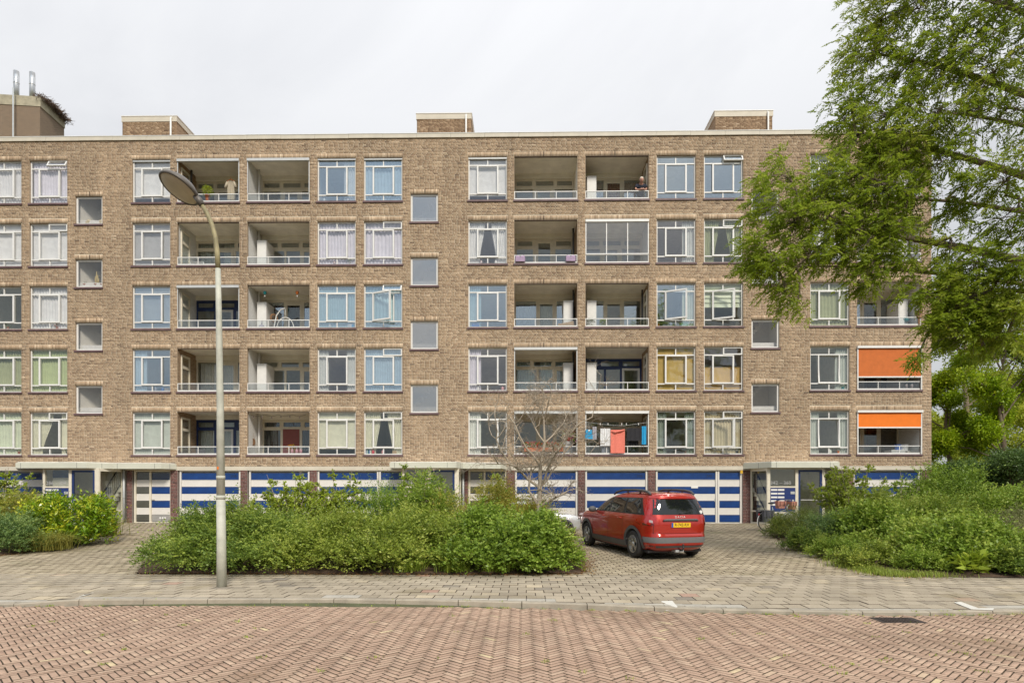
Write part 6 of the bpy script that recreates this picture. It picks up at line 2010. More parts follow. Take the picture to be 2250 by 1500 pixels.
    rear_patch([(-.66, 1.500), (.66, 1.500), (.62, 1.555), (-.62, 1.555)], 'roof_spoiler', paint, .035)
    sb = MB()
    for i in range(12):
        y0, y1 = -.64 + i * .1067, -.64 + (i + 1) * .1067
        for za, zb, o0, o1 in ((1.495, 1.500, .0, .037), (1.555, 1.575, .037, .0)):
            sb.quad((rear_x(y0, za) - o0, y0, za), (rear_x(y0, zb) - o1, y0, zb), (rear_x(y1, zb) - o1, y1, zb), (rear_x(y1, za) - o0, y1, za))
    sb.build('spoiler_edge', paint, t)
    rear_patch([(-.48, .955), (.48, .955), (.46, 1.0), (-.46, 1.0)], 'tailgate_handle', m_greyplastic, .028)
    q = MB().tube([(rear_x(-.47, .977) - .018, -.47, .965), (rear_x(-.44, .977) - .03, -.42, .985), (rear_x(0, .98) - .032, 0, .988), (rear_x(.42, .98) - .03, .42, .985), (rear_x(.47, .977) - .018, .47, .965)], .024, 8); q.build('handle_strip', m_greyplastic, t)
    for pts in ([(-.70, .655), (.70, .655), (.70, .661), (-.70, .661)],):
        rear_patch(pts, 'shut_line', m_black, .003, nz_=1)
    for sgn in (1, -1):
        rear_patch([(sgn * .700 - .004, .66), (sgn * .700 + .004, .66), (sgn * .704 + .004, .86), (sgn * .704 - .004, .86)], 'shut_line', m_black, .003, ny_=1)
    # bumper: light grey upper lip and dark lower
    rear_patch([(-.885, .425), (.885, .425), (.886, .565), (-.886, .565)], 'bumper', m_lgrey, .014, ny_=30)
    rear_patch([(-.62, .305), (.62, .305), (.66, .36), (-.66, .36)], 'bumper_skirt', m_clad, .018, ny_=20)
    rear_patch([(-.80, .21), (.80, .21), (.87, .425), (-.87, .425)], 'lower_bumper', paint, .004, ny_=20)
    for sgn in (1, -1):
        side_patch([(-2.235, .43), (-1.96, .43), (-1.90, .565), (-2.235, .565)], 'bumper_side', m_lgrey, .012, sgn, nx_=6)
        rear_patch([(sgn * .74 - .06, .33), (sgn * .74 + .06, .33), (sgn * .74 + .06, .365), (sgn * .74 - .06, .365)], 'reflector', m_taildark, .010, ny_=2, nz_=1)
    MB().tube([(-2.1, 0, .24), (-2.34, 0, .245), (-2.38, 0, .30), (-2.38, 0, .36)], .018, 8).ball((-2.38, 0, .385), .028, 10).build('tow_bar', m_black, t)
    MB().box(-2.24, -2.0, -.10, .12, .20, .25).build('tow_bracket', m_zinc, t)
    if plate:
        px_ = rear_x(0, .86) - .014
        pl = MB().box(px_ - .006, px_ + .012, -.26, .26, .805, .915).build('number_plate', m_plate, t)
        MB().box(px_ - .0075, px_ - .006, .215, .26, .805, .915).build('plate_band', m_euro, pl)
        # text faces backwards (-x): mirrored axes
        RT = (PI / 2, 0, -PI / 2)
        inst('plate_text', text_mesh('plate_text', 'R-742-RX', .098, m_platetext, .001), pl, (px_ - .0075, -.02, .862), RT)
        inst('lettering', text_mesh('lettering', 'D A C I A', .066, m_letters, .004), t, (rear_x(0, 1.052) - .006, 0, 1.050), RT)
    MB().tube([(rear_x(0, 1.12) - .02, .02, 1.125), (rear_x(.2, 1.15) - .022, -.12, 1.155), (rear_x(.3, 1.17) - .022, -.33, 1.165)], [.014, .010, .006], 6).build('wiper', m_black, t)
    q = MB().lathe([(.001, .0), (.045, .0)], n=16); q.xform(Matrix.Translation((rear_x(.58, 1.17) - .012, -.60, 1.165)) @ Matrix.Rotation(-PI / 2, 4, 'Y')); q.build('sticker', m_white, t)
    # windscreen
    wq = MB(); zs_ = np.linspace(1.075, 1.50, 6)
    for j in range(6):
        z = zs_[j]; xf, xr, w, n = slp(z)
        for i in range(9):
            y = (-.93 + 1.86 * i / 8) * w
            xc, a = (xf + xr) / 2, (xf - xr) / 2
            u = min(.999, abs(y / w)); wq.v.append((xc + a * (1 - u ** n) ** (1 / n) + .006, y, z))
    for j in range(5):
        for i in range(8):
            p = j * 9 + i; wq.f.append((p, p + 1, p + 10, p + 9)); wq.m.append(0); wq.sm.append(True)
    wq.build('windscreen', m_carglass, t)
    MB().box(-2.0, 2.0, -.74, .74, .17, .23).build('underbody', m_black, t)
    # antenna
    MB().tube([(-1.62, 0, 1.635), (-1.80, 0, 1.72)], [.018, .006], 6).build('antenna', m_black, t)
    # wheels
    for ax in (1.44, -1.457):
        for sgn in (1, -1):
            w_ = MB()
            prof = [(.205, -.085), (.30, -.095), (.328, -.082), (.340, -.05), (.342, 0), (.340, .05), (.328, .082), (.30, .095), (.205, .085)]
            w_.lathe(prof, n=40)
            Mx = Matrix.Rotation(PI / 2, 4, 'X')
            w_.xform(Mx); W_ = w_.build('wheel', m_tyre, t, (ax, sgn * .79, .345))
            r_ = MB()
            r_.lathe([(.205, .085), (.218, .093), (.215, .07), (.20, .02), (.19, .01)], n=40)
            for k in range(10):
                a = 2 * PI * (k // 2) / 5 + (.16 if k % 2 else -.16)
                mm_ = Matrix.Rotation(a, 4, 'Z')
                r_.box(.03, .208, -.017, .017, .045, .080, 0, mm_)
            r_.lathe([(.001, .092), (.055, .09), (.065, .06)], n=16)
            r_.lathe([(.0, .012), (.20, .012)], n=24, mi=1)
            r_.xform(Matrix.Rotation(PI / 2 if sgn < 0 else -PI / 2, 4, 'X'))
            r_.build('rim', [m_rim, m_black], W_)
    # headlamps and grille for the front
    for sgn in (1, -1):
        MB().ball((2.16, sgn * .66, .86), (.07, .17, .06), 12).build('headlight', m_tailclear, t)
    MB().box(2.25, 2.285, -.5, .5, .60, .74).build('grille', m_black, t)
    return t
# red car: rear left wheel at depth 16, nose turned left
rwx, rwz = 3.06, 16.0
yaw = math.radians(16.5)
fwd = Vector((-math.sin(yaw), math.cos(yaw), 0)); rgt = Vector((math.cos(yaw), math.sin(yaw), 0))
wc = Vector(((1393 - CX) / F * rwz, rwz, 0))
wcw = Vector((wc.x * CS - wc.y * SN, wc.x * SN + wc.y * CS, 0))
yw = yaw + YAW
fwd = Vector((-math.sin(yw), math.cos(yw), 0)); rgt = Vector((math.cos(yw), math.sin(yw), 0))
cc = wcw + rgt * .83 + fwd * 1.457
t = car('parked_car', 'red estate car parked on the driveway, seen from behind with a yellow plate', m_red, (cc.x, cc.y, 0), yw + PI / 2)
zr = gz(*(cc - fwd * 1.457).xy); zf = gz(*(cc + fwd * 1.44).xy)
t.location.z = (zr + zf) / 2 + .002
t.rotation_euler = Euler((0, -math.atan((zf - zr) / 2.897), yw + PI / 2), 'XYZ')
# white car mostly hidden behind the middle bed
wx_, wy_ = sp(1172, 22.0)
t = car('parked_car', 'white car almost hidden behind the shrubs beside the red car', m_whitecar, (wx_, wy_, gz(wx_, wy_) - .02), .03, plate=False)
t.scale = (.70, .80, .75)

# ------------------------------------------------------------------ bicycle with panniers
m_bframe = M('silver_green_frame', (0.45, 0.52, 0.50), .35, .05, metal=.4)
m_pannier = M('grey_pannier_cloth', (0.11, 0.11, 0.125), .8, .2, 12)
m_salmon = M('salmon_bag_cloth', (0.62, 0.27, 0.20), .8, .15, 14)
bx, by = sp(1683, 23.6)
hd_ = math.radians(17)
bk = thing('bicycle', 'city bicycle with a white rear mudguard parked beside the right entrance', 'bicycle', (bx, by, gz(bx, by)), hd_)
for wxp in (0, 1.12):
    tw = MB(); n = 36
    tw.lathe([(.325, -.018), (.343, -.016), (.350, 0), (.343, .016), (.325, .018)], n=n); tw.xform(Matrix.Translation((wxp, 0, .35)) @ Matrix.Rotation(PI / 2, 4, 'X'))
    W_ = tw.build('wheel', m_tyre, bk)
    rm_ = MB().lathe([(.310, -.012), (.326, -.014), (.326, .014), (.310, .012), (.310, -.012)], n=n)
    for k in range(18):
        a = 2 * PI * k / 18; rm_.tube([(0.015 * math.cos(a + 1), .015 * math.sin(a + 1), 0), (.312 * math.cos(a), .312 * math.sin(a), 0)], .0025, 3, cap=False)
    rm_.tube([(0, 0, -.04), (0, 0, .04)], .02, 8)
    rm_.xform(Matrix.Translation((wxp, 0, .35)) @ Matrix.Rotation(PI / 2, 4, 'X')); rm_.build('rim', m_steel, W_)
    mg = MB(); pts = [(wxp + .372 * math.cos(a), 0, .35 + .372 * math.sin(a)) for a in np.linspace(-.1 if wxp else .45, PI + (.5 if not wxp else .0), 16)]
    mg.tube(pts, .016, 6); mg.build('mudguard', m_white, bk)
fr = MB(); bb, st, hdt, hdb = (.46, 0, .30), (.30, 0, .82), (.92, 0, .92), (.96, 0, .74)
for a, b_, r in ((bb, (.27, 0, .90), .016), (bb, hdb, .018), ((.36, 0, .62), (.94, 0, .82), .016), (hdt, hdb, .02), ((0, .05, .35), bb, .011), ((0, -.05, .35), bb, .011), ((0, .05, .35), st, .009), ((0, -.05, .35), st, .009), (hdb, (1.12, .05, .35), .012), (hdb, (1.12, -.05, .35), .012)):
    fr.tube([a, b_], r, 7)
fr.build('frame', m_bframe, bk)
MB().tube([(.27, 0, .88), (.255, 0, 1.0)], .013, 7).ball((.23, 0, 1.03), (.14, .085, .035), 10).build('saddle', m_black, bk)
MB().tube([(.92, 0, .90), (.905, 0, 1.12), (.93, 0, 1.15)], .013, 7).tube([(.70, .29, 1.12), (.88, .26, 1.15), (.95, .12, 1.16), (.95, -.12, 1.16), (.88, -.26, 1.15), (.70, -.29, 1.12)], .012, 7).build('handlebar', m_steel, bk)
for s_ in (.29, -.29): MB().tube([(.68, s_, 1.12), (.80, s_ * .96, 1.14)], .018, 7).build('grip', m_black, bk)
MB().box(-.30, .26, -.07, .07, .735, .75).tube([(0, .06, .38), (-.05, .06, .74)], .006, 5).tube([(0, -.06, .38), (-.05, -.06, .74)], .006, 5).build('luggage_rack', m_steel, bk)
MB().ball((-.30, 0, .62), (.03, .04, .045), 8).build('rear_light', m_tail, bk)
MB().tube([(.46, -.08, .30), (.46, .08, .30)], .05, 10).tube([(.46, .09, .30), (.56, .10, .16)], .009, 5).box(.52, .62, .08, .18, .145, .165).tube([(.46, -.09, .30), (.36, -.10, .44)], .009, 5).box(.31, .41, -.18, -.08, .43, .45).build('crank', m_black, bk)
MB().tube([(.02, -.055, .39), (.44, -.055, .345), (.44, -.055, .255), (.02, -.055, .31)], .02, 6).build('chain_guard', m_greyplastic, bk)
MB().ball((1.0, 0, .95), (.05, .045, .05), 8).build('headlight', m_chrome, bk)
def on_bike(p):
    c, s = math.cos(hd_), math.sin(hd_)
    return (bx + p[0] * c - p[1] * s, by + p[0] * s + p[1] * c, gz(bx, by) + p[2])
def bag(name, label, cat, p, sx, sy, sz, mat, flap=None):
    t = thing(name, label, cat, on_bike(p), hd_)
    b = MB()
    b.prism([(-sx / 2, -sy / 2), (sx / 2, -sy / 2), (sx * .56, sy * .3), (sx * .45, sy / 2), (-sx * .45, sy / 2), (-sx * .56, sy * .3)], 0, sz)
    for i, v in enumerate(b.v):
        k = 1 - .28 * (1 - v[2] / sz)
        b.v[i] = (v[0] * k, v[1], v[2])
    o = b.build('body', mat, t)
    MB().box(-sx * .57, sx * .57, -sy * .56, sy * .56, sz * .99, sz * 1.05).box(-sx * .54, sx * .54, -sy * .57, -sy * .52, sz * .45, sz * 1.0).build('flap', mat, t)
    MB().box(-sx * .30, -sx * .24, -sy * .60, -sy * .57, sz * .3, sz * .95).box(sx * .24, sx * .30, -sy * .60, -sy * .57, sz * .3, sz * .95).build('strap', m_black, t)
    return t
bag('pannier_bag', 'grey cloth pannier hanging on the near side of the bicycle rear wheel', 'bag', (-.05, -.16, .36), .42, .16, .40, m_pannier)
bag('pannier_bag', 'grey cloth pannier on the far side of the bicycle rear wheel', 'bag', (-.05, .16, .36), .42, .16, .40, m_pannier)
bag('front_bag', 'salmon pink bag strapped between saddle and handlebar of the bicycle', 'bag', (.62, 0, .84), .34, .2, .26, m_salmon)
bag('front_bag', 'salmon pink bag on the bicycle front in front of the handlebar', 'bag', (1.10, 0, .80), .22, .34, .28, m_salmon)
# ------------------------------------------------------------------ things on balconies and sills (building coordinates: x, depth behind the facade, height)
def BX(px, d): return XP(px, WY + d)
def BZ(px, py, d): return ZP(px, py, WY + d)
def bthing(name, label, cat, px, d, z, group=None, rz=0): return thing(name, label, cat, (BX(px, d), WY + d, z), rz, group)
FZ = lambda k: wb(k) - .65

# person leaning on the top floor railing
def person():
    k, d = 4, .34
    x = BX(1407.5, d); z0 = FZ(k)
    t = thing('person', 'person with white hair in a dark t-shirt leaning on the top floor railing', 'person', (x, WY + d, z0))
    skin_m = M('skin', (0.55, 0.30, 0.22), .55, .1); hair_m = M('white_hair', (0.75, 0.70, 0.58), .8, .1, 30)
    shirt_m = M('dark_navy_cloth', (0.022, 0.027, 0.045), .85, .2, 20); trous_m = M('dark_trouser_cloth', (0.03, 0.03, 0.035), .85, .2, 20)
    def skinned(name, V, E, R, mat, root=0, sub=1, extra=None):
        me = bpy.data.meshes.new(name); me.from_pydata(V, E, [])
        o = bpy.data.objects.new(name, me); COL.objects.link(o)
        md = o.modifiers.new('s', 'SKIN'); md.use_smooth_shade = True
        for i, r in enumerate(R):
            sv = me.skin_vertices[0].data[i]; sv.radius = (r, r) if not hasattr(r, '__len__') else r
            sv.use_root = (i == root)
        sb_ = o.modifiers.new('u', 'SUBSURF'); sb_.levels = sub; sb_.render_levels = sub
        dg = bpy.context.evaluated_depsgraph_get()
        m2 = bpy.data.meshes.new_from_object(o.evaluated_get(dg)); m2.name = name
        bpy.data.objects.remove(o)
        if extra:
            bm = bmesh.new(); bm.from_mesh(m2); em = extra.mesh('x', mat); bm.from_mesh(em); bm.to_mesh(m2); bm.free(); bpy.data.meshes.remove(em)
        m2.materials.clear(); m2.materials.append(mat)
        m2.polygons.foreach_set('use_smooth', [True] * len(m2.polygons))
        return inst(name, m2, t)
    RY = -.28                       # the railing, in front of the body
    V = [(0, .18, .92), (0, .10, 1.10), (0, -.02, 1.28), (0, -.10, 1.40), (0, -.16, 1.43), (0, -.22, 1.48), (0, -.26, 1.54),      # pelvis..head
         (-.17, -.06, 1.36), (-.25, -.14, 1.17), (-.14, RY - .05, 1.055), (-.05, RY - .10, 1.06),                                 # left arm to the rail
         (.17, -.06, 1.36), (.25, -.14, 1.17), (.14, RY - .05, 1.055), (.05, RY - .10, 1.07),
         (-.10, .17, .85), (-.11, .12, .46), (-.11, .20, .08), (-.11, .10, .04), (.10, .17, .85), (.11, .14, .46), (.11, .22, .08), (.11, .12, .04),
         (0, -.35, 1.52)]
    E = [(0, 1), (1, 2), (2, 3), (3, 4), (4, 5), (5, 6), (3, 7), (7, 8), (8, 9), (9, 10), (3, 11), (11, 12), (12, 13), (13, 14), (0, 15), (15, 16), (16, 17), (17, 18), (0, 19), (19, 20), (20, 21), (21, 22), (5, 23)]
    R = [(.13, .10), (.12, .09), (.12, .09), (.09, .07), .06, .075, .07, .05, .042, .036, .028, .05, .042, .036, .028, .08, .058, .042, .035, .08, .058, .042, .035, .012]
    # fingers: four and a thumb on each clasped hand
    for hand, sg in ((10, 1), (14, -1)):
        hx, hy, hz = V[hand]
        for f in range(4):
            i = len(V); V += [(hx + sg * .045, hy - .012, hz + .022 - .015 * f), (hx + sg * (.085 - .006 * abs(f - 1)), hy + .012, hz + .016 - .015 * f)]
            E += [(hand, i), (i, i + 1)]; R += [.0095, .008]
        i = len(V); V += [(hx + sg * .02, hy - .02, hz + .05)]; E += [(hand, i)]; R += [.010]
    head = MB().ball((0, -.26, 1.525), (.080, .100, .118), 16).ball((0, -.360, 1.51), (.014, .02, .022), 8)
    skinned('body', V, E, R, skin_m, extra=head)
    # shirt over torso and upper arms
    Vs = [(0, .19, .84), (0, .10, 1.10), (0, -.02, 1.28), (0, -.10, 1.395), (-.17, -.06, 1.36), (-.235, -.125, 1.21), (.17, -.06, 1.36), (.235, -.125, 1.21)]
    Es = [(0, 1), (1, 2), (2, 3), (3, 4), (4, 5), (3, 6), (6, 7)]
    skinned('shirt', Vs, Es, [(.17, .14), (.165, .13), (.20, .15), (.165, .125), .115, .085, .115, .085], shirt_m)
    skinned('trousers', [(0, .18, .92), (-.10, .17, .82), (-.11, .12, .46), (-.11, .20, .10), (.10, .17, .82), (.11, .14, .46), (.11, .22, .10)], [(0, 1), (1, 2), (2, 3), (0, 4), (4, 5), (5, 6)], [(.16, .125), .095, .075, .065, .095, .075, .065], trous_m)
    h = MB().ball((0, -.245, 1.588), (.086, .102, .070), 14); h.ball((0, -.21, 1.535), (.084, .070, .085), 12); h.build('hair', hair_m, t)
    fx = MB().ball((-.03, -.346, 1.535), .011, 8).ball((.03, -.346, 1.535), .011, 8).build('eye', m_black, t)
    MB().box(-.025, .025, -.350, -.335, 1.467, 1.475).build('mouth', m_reddoor, t)
    for sg in (1, -1): MB().ball((sg * .082, -.25, 1.53), (.012, .022, .03), 8).build('ear', skin_m, t)
person()

def pot(mb, r, h, c=(0, 0, 0), mi=0):
    return mb.lathe([(r * .72, 0), (r, h * .86), (r * 1.1, h * .86), (r * 1.1, h), (r * .95, h), (r * .9, h * .8), (.001, h * .78)], c, 12, mi)
def plant_ball(t, c, r, n, mat, ln=.05, wd=.02, flowers=None, up=.4):
    d = unit(RNG.normal(0, 1, (n, 3)) + np.array([0, 0, up]))
    P = np.array(c) + d * (r * RNG.random(n) ** .5)[:, None]
    leaves('foliage', P, unit(d + RNG.normal(0, .4, (n, 3))), ln * RNG.uniform(.7, 1.3, n), wd, np.clip(RNG.normal(.55, .2, n), 0, 1), mat, t)
    if flowers:
        m_, nf = flowers
        d = unit(RNG.normal(0, 1, (nf, 3)) + np.array([0, -.3, .5])); P = np.array(c) + d * r * 1.05
        P = (P[:, None] + RNG.normal(0, .018, (nf, 6, 3))).reshape(-1, 3)
        props(leaves('flower', P, unit(RNG.normal(0, 1, (nf * 6, 3))), .04, .036, RNG.random(nf * 6), m_, t), kind='stuff')
m_redfl = M_leaf('red_flower', [(0, (.50, .02, .02)), (.6, (.70, .06, .05)), (1, (.80, .30, .30))], .3)
m_purple = M('purple_cloth', (0.40, 0.29, 0.42), .8, .15, 10)
m_cyan = M('bright_blue_cloth', (0.02, 0.33, 0.62), .8, .15, 10)
m_coral = M('coral_towelling', (0.80, 0.22, 0.16), .95, .12, 25, .5, 200)
m_whitecl = M('white_cloth', (0.76, 0.76, 0.76), .9, .08, 18)
m_greycl = M('grey_cloth', (0.38, 0.37, 0.41), .9, .2, 10)
m_blackcl = M('black_cloth', (0.025, 0.024, 0.028), .9, .2, 12)
m_card = M('cardboard', (0.46, 0.33, 0.21), .85, .1, 5)
m_pink = M('pink_plastic', (0.85, 0.42, 0.46), .4, .06)
m_teal = M('teal_plastic', (0.02, 0.32, 0.34), .4, .08)
m_bluepl = M('blue_plastic', (0.03, 0.14, 0.50), .4, .08)
m_wood = M('brown_wood', (0.27, 0.15, 0.075), .7, .25, 8)
m_cactus = LM('straw_cactus', (.30, .24, .09), (.50, .40, .17), (.62, .52, .28), .2)

# top floor, left loggia: shirt on a hanger, golden plant
t = bthing('potted_plant', 'round yellow green plant on the top floor railing behind the street lamp', 'plant', 456, .10, wb(4) + .1)
pot(MB(), .11, .24).build('pot', m_terra, t); plant_ball(t, (0, 0, .42), .24, 420, m_yel, .07, .03)
t = bthing('hanging_shirt', 'beige shirt on an orange hanger in the top floor loggia', 'shirt', 507, .55, wb(4) + .35)
b = MB()
for i in range(9):
    u0, u1 = i / 8 - .5, (i + 1) / 8 - .5
b = pleats(-.17, .17, 0, .85, 0, None, .025, .12); b.build('cloth', M('beige_cloth', (.47, .41, .31), .9, .12, 9), t)
for s_ in (-1, 1): MB().tube([(s_ * .15, 0, .80), (s_ * .24, -.02, .52)], [.05, .065], 8).build('sleeve', M('beige_sleeve', (.47, .41, .31), .9, .12, 9), t)
MB().tube([(-.17, 0, .84), (0, 0, .93), (.17, 0, .84)], .012, 6).tube([(0, 0, .93), (0, 0, 1.03)], .005, 5).build('hanger', m_orange, t)
# second floor from the top
t = bthing('drying_rack', 'white folding rack standing in the loggia left of the lamp pole, fourth floor', 'rack', 437, .75, FZ(3))
b = MB()
for x in (-.3, .3):
    b.tube([(x, -.2, 0), (x, .2, 1.0)], .015, 6); b.tube([(x, .2, 0), (x, -.2, 1.0)], .015, 6)
for y in (-.2, -.07, .07, .2): b.tube([(-.3, y, 1.0), (.3, y, 1.0)], .01, 5)
b.build('frame', m_white, t)
for px, lab in ((1143, 'left'), (1254, 'right')):
    t = bthing('railing_planter', 'purple planter bag hung on the %s end of the fourth floor railing, middle loggia' % lab, 'planter', px, -.06, wb(3) + .06)
    MB().prism([(-.20, -.05), (.20, -.05), (.22, .05), (-.22, .05)], 0, .20).ball((-.11, 0, .2), (.1, .05, .07), 8).ball((.11, 0, .2), (.1, .05, .07), 8).build('body', m_purple, t)
    MB().tube([(-.15, .04, .2), (-.15, .05, .32)], .008, 5).tube([(.15, .04, .2), (.15, .05, .32)], .008, 5).build('hook', m_black, t)
# third floor, second loggia: swing chair, ornaments, oval mirror
t = bthing('hanging_chair', 'white egg chair hanging from a curved stand in the third floor loggia', 'chair', 622, .85, FZ(2))
b = MB(); arc = [(-.38, 0, .0), (-.42, 0, .5), (-.40, 0, 1.0), (-.30, 0, 1.45), (-.10, 0, 1.72), (.10, 0, 1.78)]
b.tube(arc, .03, 8); b.tube([(-.38, -.35, .02), (-.38, .35, .02)], .025, 6); b.tube([(-.38, 0, .02), (.45, 0, .02)], .025, 6); b.build('stand', m_white, t)
b = MB(); b.tube([(.10, 0, 1.78), (.10, 0, 1.35)], .012, 6); b.build('chain', m_white, t)
b = MB()
ov = [(.10 + .40 * math.sin(a), 0, .80 + .56 * math.cos(a)) for a in np.linspace(0, 2 * PI, 25)]
b.tube(ov, .022, 6)
for k in range(1, 8):
    f = k / 8; b.tube([(.10 + .40 * math.sin(a), .32 * math.sin(f * PI) * (.5 - .5 * math.cos(a)) , .80 + .56 * math.cos(a) * (1 - .08 * k)) for a in np.linspace(.35 * PI, 1.65 * PI, 13)], .007, 4)
b.build('basket', m_white, t)
MB().ball((.10, .02, .42), (.30, .24, .10), 12).build('cushion', m_whitecl, t)
t = bthing('wall_mirror', 'dark framed oval mirror on the white cupboard, third floor', 'mirror', 602, 1.0, wb(2) + .72, rz=.9)
MB().lathe([(.001, .02), (.15, .02), (.17, .03), (.20, .02), (.20, -.01), (.001, -.01)], n=20, mat=Matrix.Rotation(PI / 2, 3, 'X')).build('frame', m_wood, t)
MB().lathe([(.001, .034), (.13, .034)], n=20, mat=Matrix.Rotation(PI / 2, 3, 'X')).build('glass', m_chrome, t)
for px, mt, lab in ((582, m_teal, 'green'), (653, M('orange_glass', (.72, .20, .04), .3), 'orange')):
    t = bthing('hanging_ornament', '%s balloon shaped ornament hanging from the third floor loggia ceiling' % lab, 'ornament', px, .35, BZ(px, 646, .35))
    MB().ball((0, 0, .06), (.075, .075, .085), 10).build('globe', mt, t); MB().ball((0, 0, -.10), .03, 8).tube([(0, 0, -.03), (0, 0, -.08)], .01, 5).build('basket', m_white, t); MB().tube([(0, 0, .14), (0, 0, .36)], .003, 4).build('cord', m_white, t)
t = bthing('grey_bundle', 'grey cloth bundle by the white cupboard behind the third floor railing', 'bundle', 575, .5, FZ(2) + .45)
MB().ball((0, 0, .25), (.18, .15, .26), 10).ball((.1, -.02, .14), (.14, .12, .15), 8).tube([(0, 0, .45), (.02, 0, .72)], [.04, .01], 6).build('cloth', m_greycl, t)
# third floor right of the middle
t = bthing('cardboard_box', 'flattened cardboard leaning behind the railing, third floor middle loggia', 'cardboard', 1246, .32, wb(2) - .05)
MB().box(-.40, .22, -.03, .0, 0, .28).box(-.22, .36, .02, .05, .0, .34, 0, Matrix.Rotation(-.2, 4, 'Y')).build('board', m_card, t)
for px, lab, fl, kk in ((1297, 'bushy green plant at the left end of the third floor railing above garage 338', None, 0), (1325, 'small plant with yellow flowers behind the third floor railing, above the garage numbered 338', (m_yel, 26), 1)):
    t = bthing('potted_plant', lab, 'plant', px, .28, wb(2) - .12)
    pot(MB(), .1, .2).build('pot', m_terra, t); plant_ball(t, (0, 0, .36), .20 if not kk else .15, 260, m_dull if not kk else m_fresh, .07, .03, fl)
# first floor, second loggia: mirror, bottles, bulbs
t = bthing('wall_mirror', 'round rope hung mirror on the white brick wall, first floor loggia', 'mirror', 555.5, .62, wb(0) + .62, rz=1.4)
MB().lathe([(.001, .02), (.13, .02), (.16, .03), (.17, .0), (.001, -.01)], n=18, mat=Matrix.Rotation(PI / 2, 3, 'X')).build('frame', m_wood, t)
MB().tube([(-.12, -.01, .12), (0, -.01, .42), (.12, -.01, .12)], .008, 5).build('rope', m_card, t)
for i, px in enumerate((642, 652, 661)):
    t = bthing('pink_bottle', 'pink bottle on the first floor railing ledge, %s of three' % ('leftmost', 'middle', 'rightmost')[i], 'bottle', px, .10, wb(0) + .07, 'pink bottles on the railing')
    MB().lathe([(.001, 0), (.062, 0), (.065, .13), (.03, .17), (.025, .20), (.001, .20)], n=12).build('bottle', m_pink, t)
    MB().lathe([(.03, .198), (.03, .24), (.001, .24)], n=10).build('cap', m_white, t)
t = bthing('string_lights', 'cord of clear bulbs strung under the first floor loggia ceiling', 'string lights', 612, .30, wt(0) - .05)
b = MB(); pts = [(-1.25 + 2.5 * i / 24, .03 * math.sin(i), -.05 - .06 * abs(math.sin(i * PI / 6))) for i in range(25)]; b.tube(pts, .006, 4); b.build('cord', m_black, t)
bm2 = MB().lathe([(.012, .05), (.018, .03), (.03, 0), (.022, -.03), (.001, -.035)], n=8).mesh('bulb', m_tailclear)
for i in (1, 5, 9, 13, 17, 21): inst('bulb', bm2, t, (pts[i][0], pts[i][1], pts[i][2] - .06))
t = bthing('potted_plant', 'small orange flowered plant by the red door, first floor', 'plant', 641, 1.2, FZ(0) + .62)
MB().tube([(0, 0, -.6), (0, 0, 0)], .012, 5).box(-.14, .14, -.14, .14, -.63, -.6).build('stand', m_black, t); pot(MB(), .09, .17).build('pot', m_teal, t); plant_ball(t, (0, 0, .38), .18, 150, m_darkgrn, .08, .02, (m_orfl, 24))
# first floor left loggia: chairs
t = bthing('garden_chair', 'dark folding chair behind the first floor railing at left', 'chair', 436, .6, FZ(0))
MB().box(-.22, .22, -.2, .2, .42, .45).box(-.22, .22, .2, .23, .45, .95).build('seat', m_greyplastic, t)
for sx in (-.2, .2):
    MB().tube([(sx, -.18, 0), (sx, .2, .45), (sx, .22, .95)], .012, 5).tube([(sx, .2, 0), (sx, -.18, .44)], .012, 5).build('leg', m_alu, t)
t = bthing('garden_table', 'round white table behind the first floor railing, right of the lamp pole', 'table', 505, .45, FZ(0))
MB().lathe([(.001, .72), (.42, .72), (.43, .70), (.001, .69)], n=20).build('tabletop', m_white, t); MB().tube([(0, 0, 0), (0, 0, .70)], .03, 8).lathe([(.22, 0), (.03, .06)], n=12).build('leg', m_white, t)
# first floor middle: flower boxes and basket
for px, lab in ((1172, 'left'), (1217, 'right')):
    t = bthing('flower_box', 'terracotta flower box with red geraniums, %s one behind the bare tree' % lab, 'flower box', px, -.02, wb(0) + .14)
    MB().prism([(-.40, -.07), (.40, -.07), (.42, .07), (-.42, .07)], 0, .17).build('box', m_terra, t)
    for j in range(4):
        plant_ball(t, (-.3 + .2 * j, 0, .25), .14, 70, m_darkgrn, .06, .045, (m_redfl, 16))
t = bthing('hanging_basket', 'hanging basket of red and purple flowers, first floor, right of the bare tree', 'flower basket', 1250, .12, wb(0) + .75)
MB().lathe([(.001, -.16), (.12, -.12), (.17, 0)], n=12).build('pot', M('red_plastic', (.55, .02, .02), .4), t); MB().tube([(0, 0, .1), (0, 0, 1.1)], .004, 4).build('cord', m_black, t)
plant_ball(t, (-.02, 0, .12), .28, 240, m_fresh, .08, .04, (m_redfl, 26)); plant_ball(t, (.2, 0, -.05), .2, 120, m_darkgrn, .07, .03, (M_leaf('purple_flower', [(0, (.20, .03, .14)), (1, (.42, .12, .28))], .3), 26))
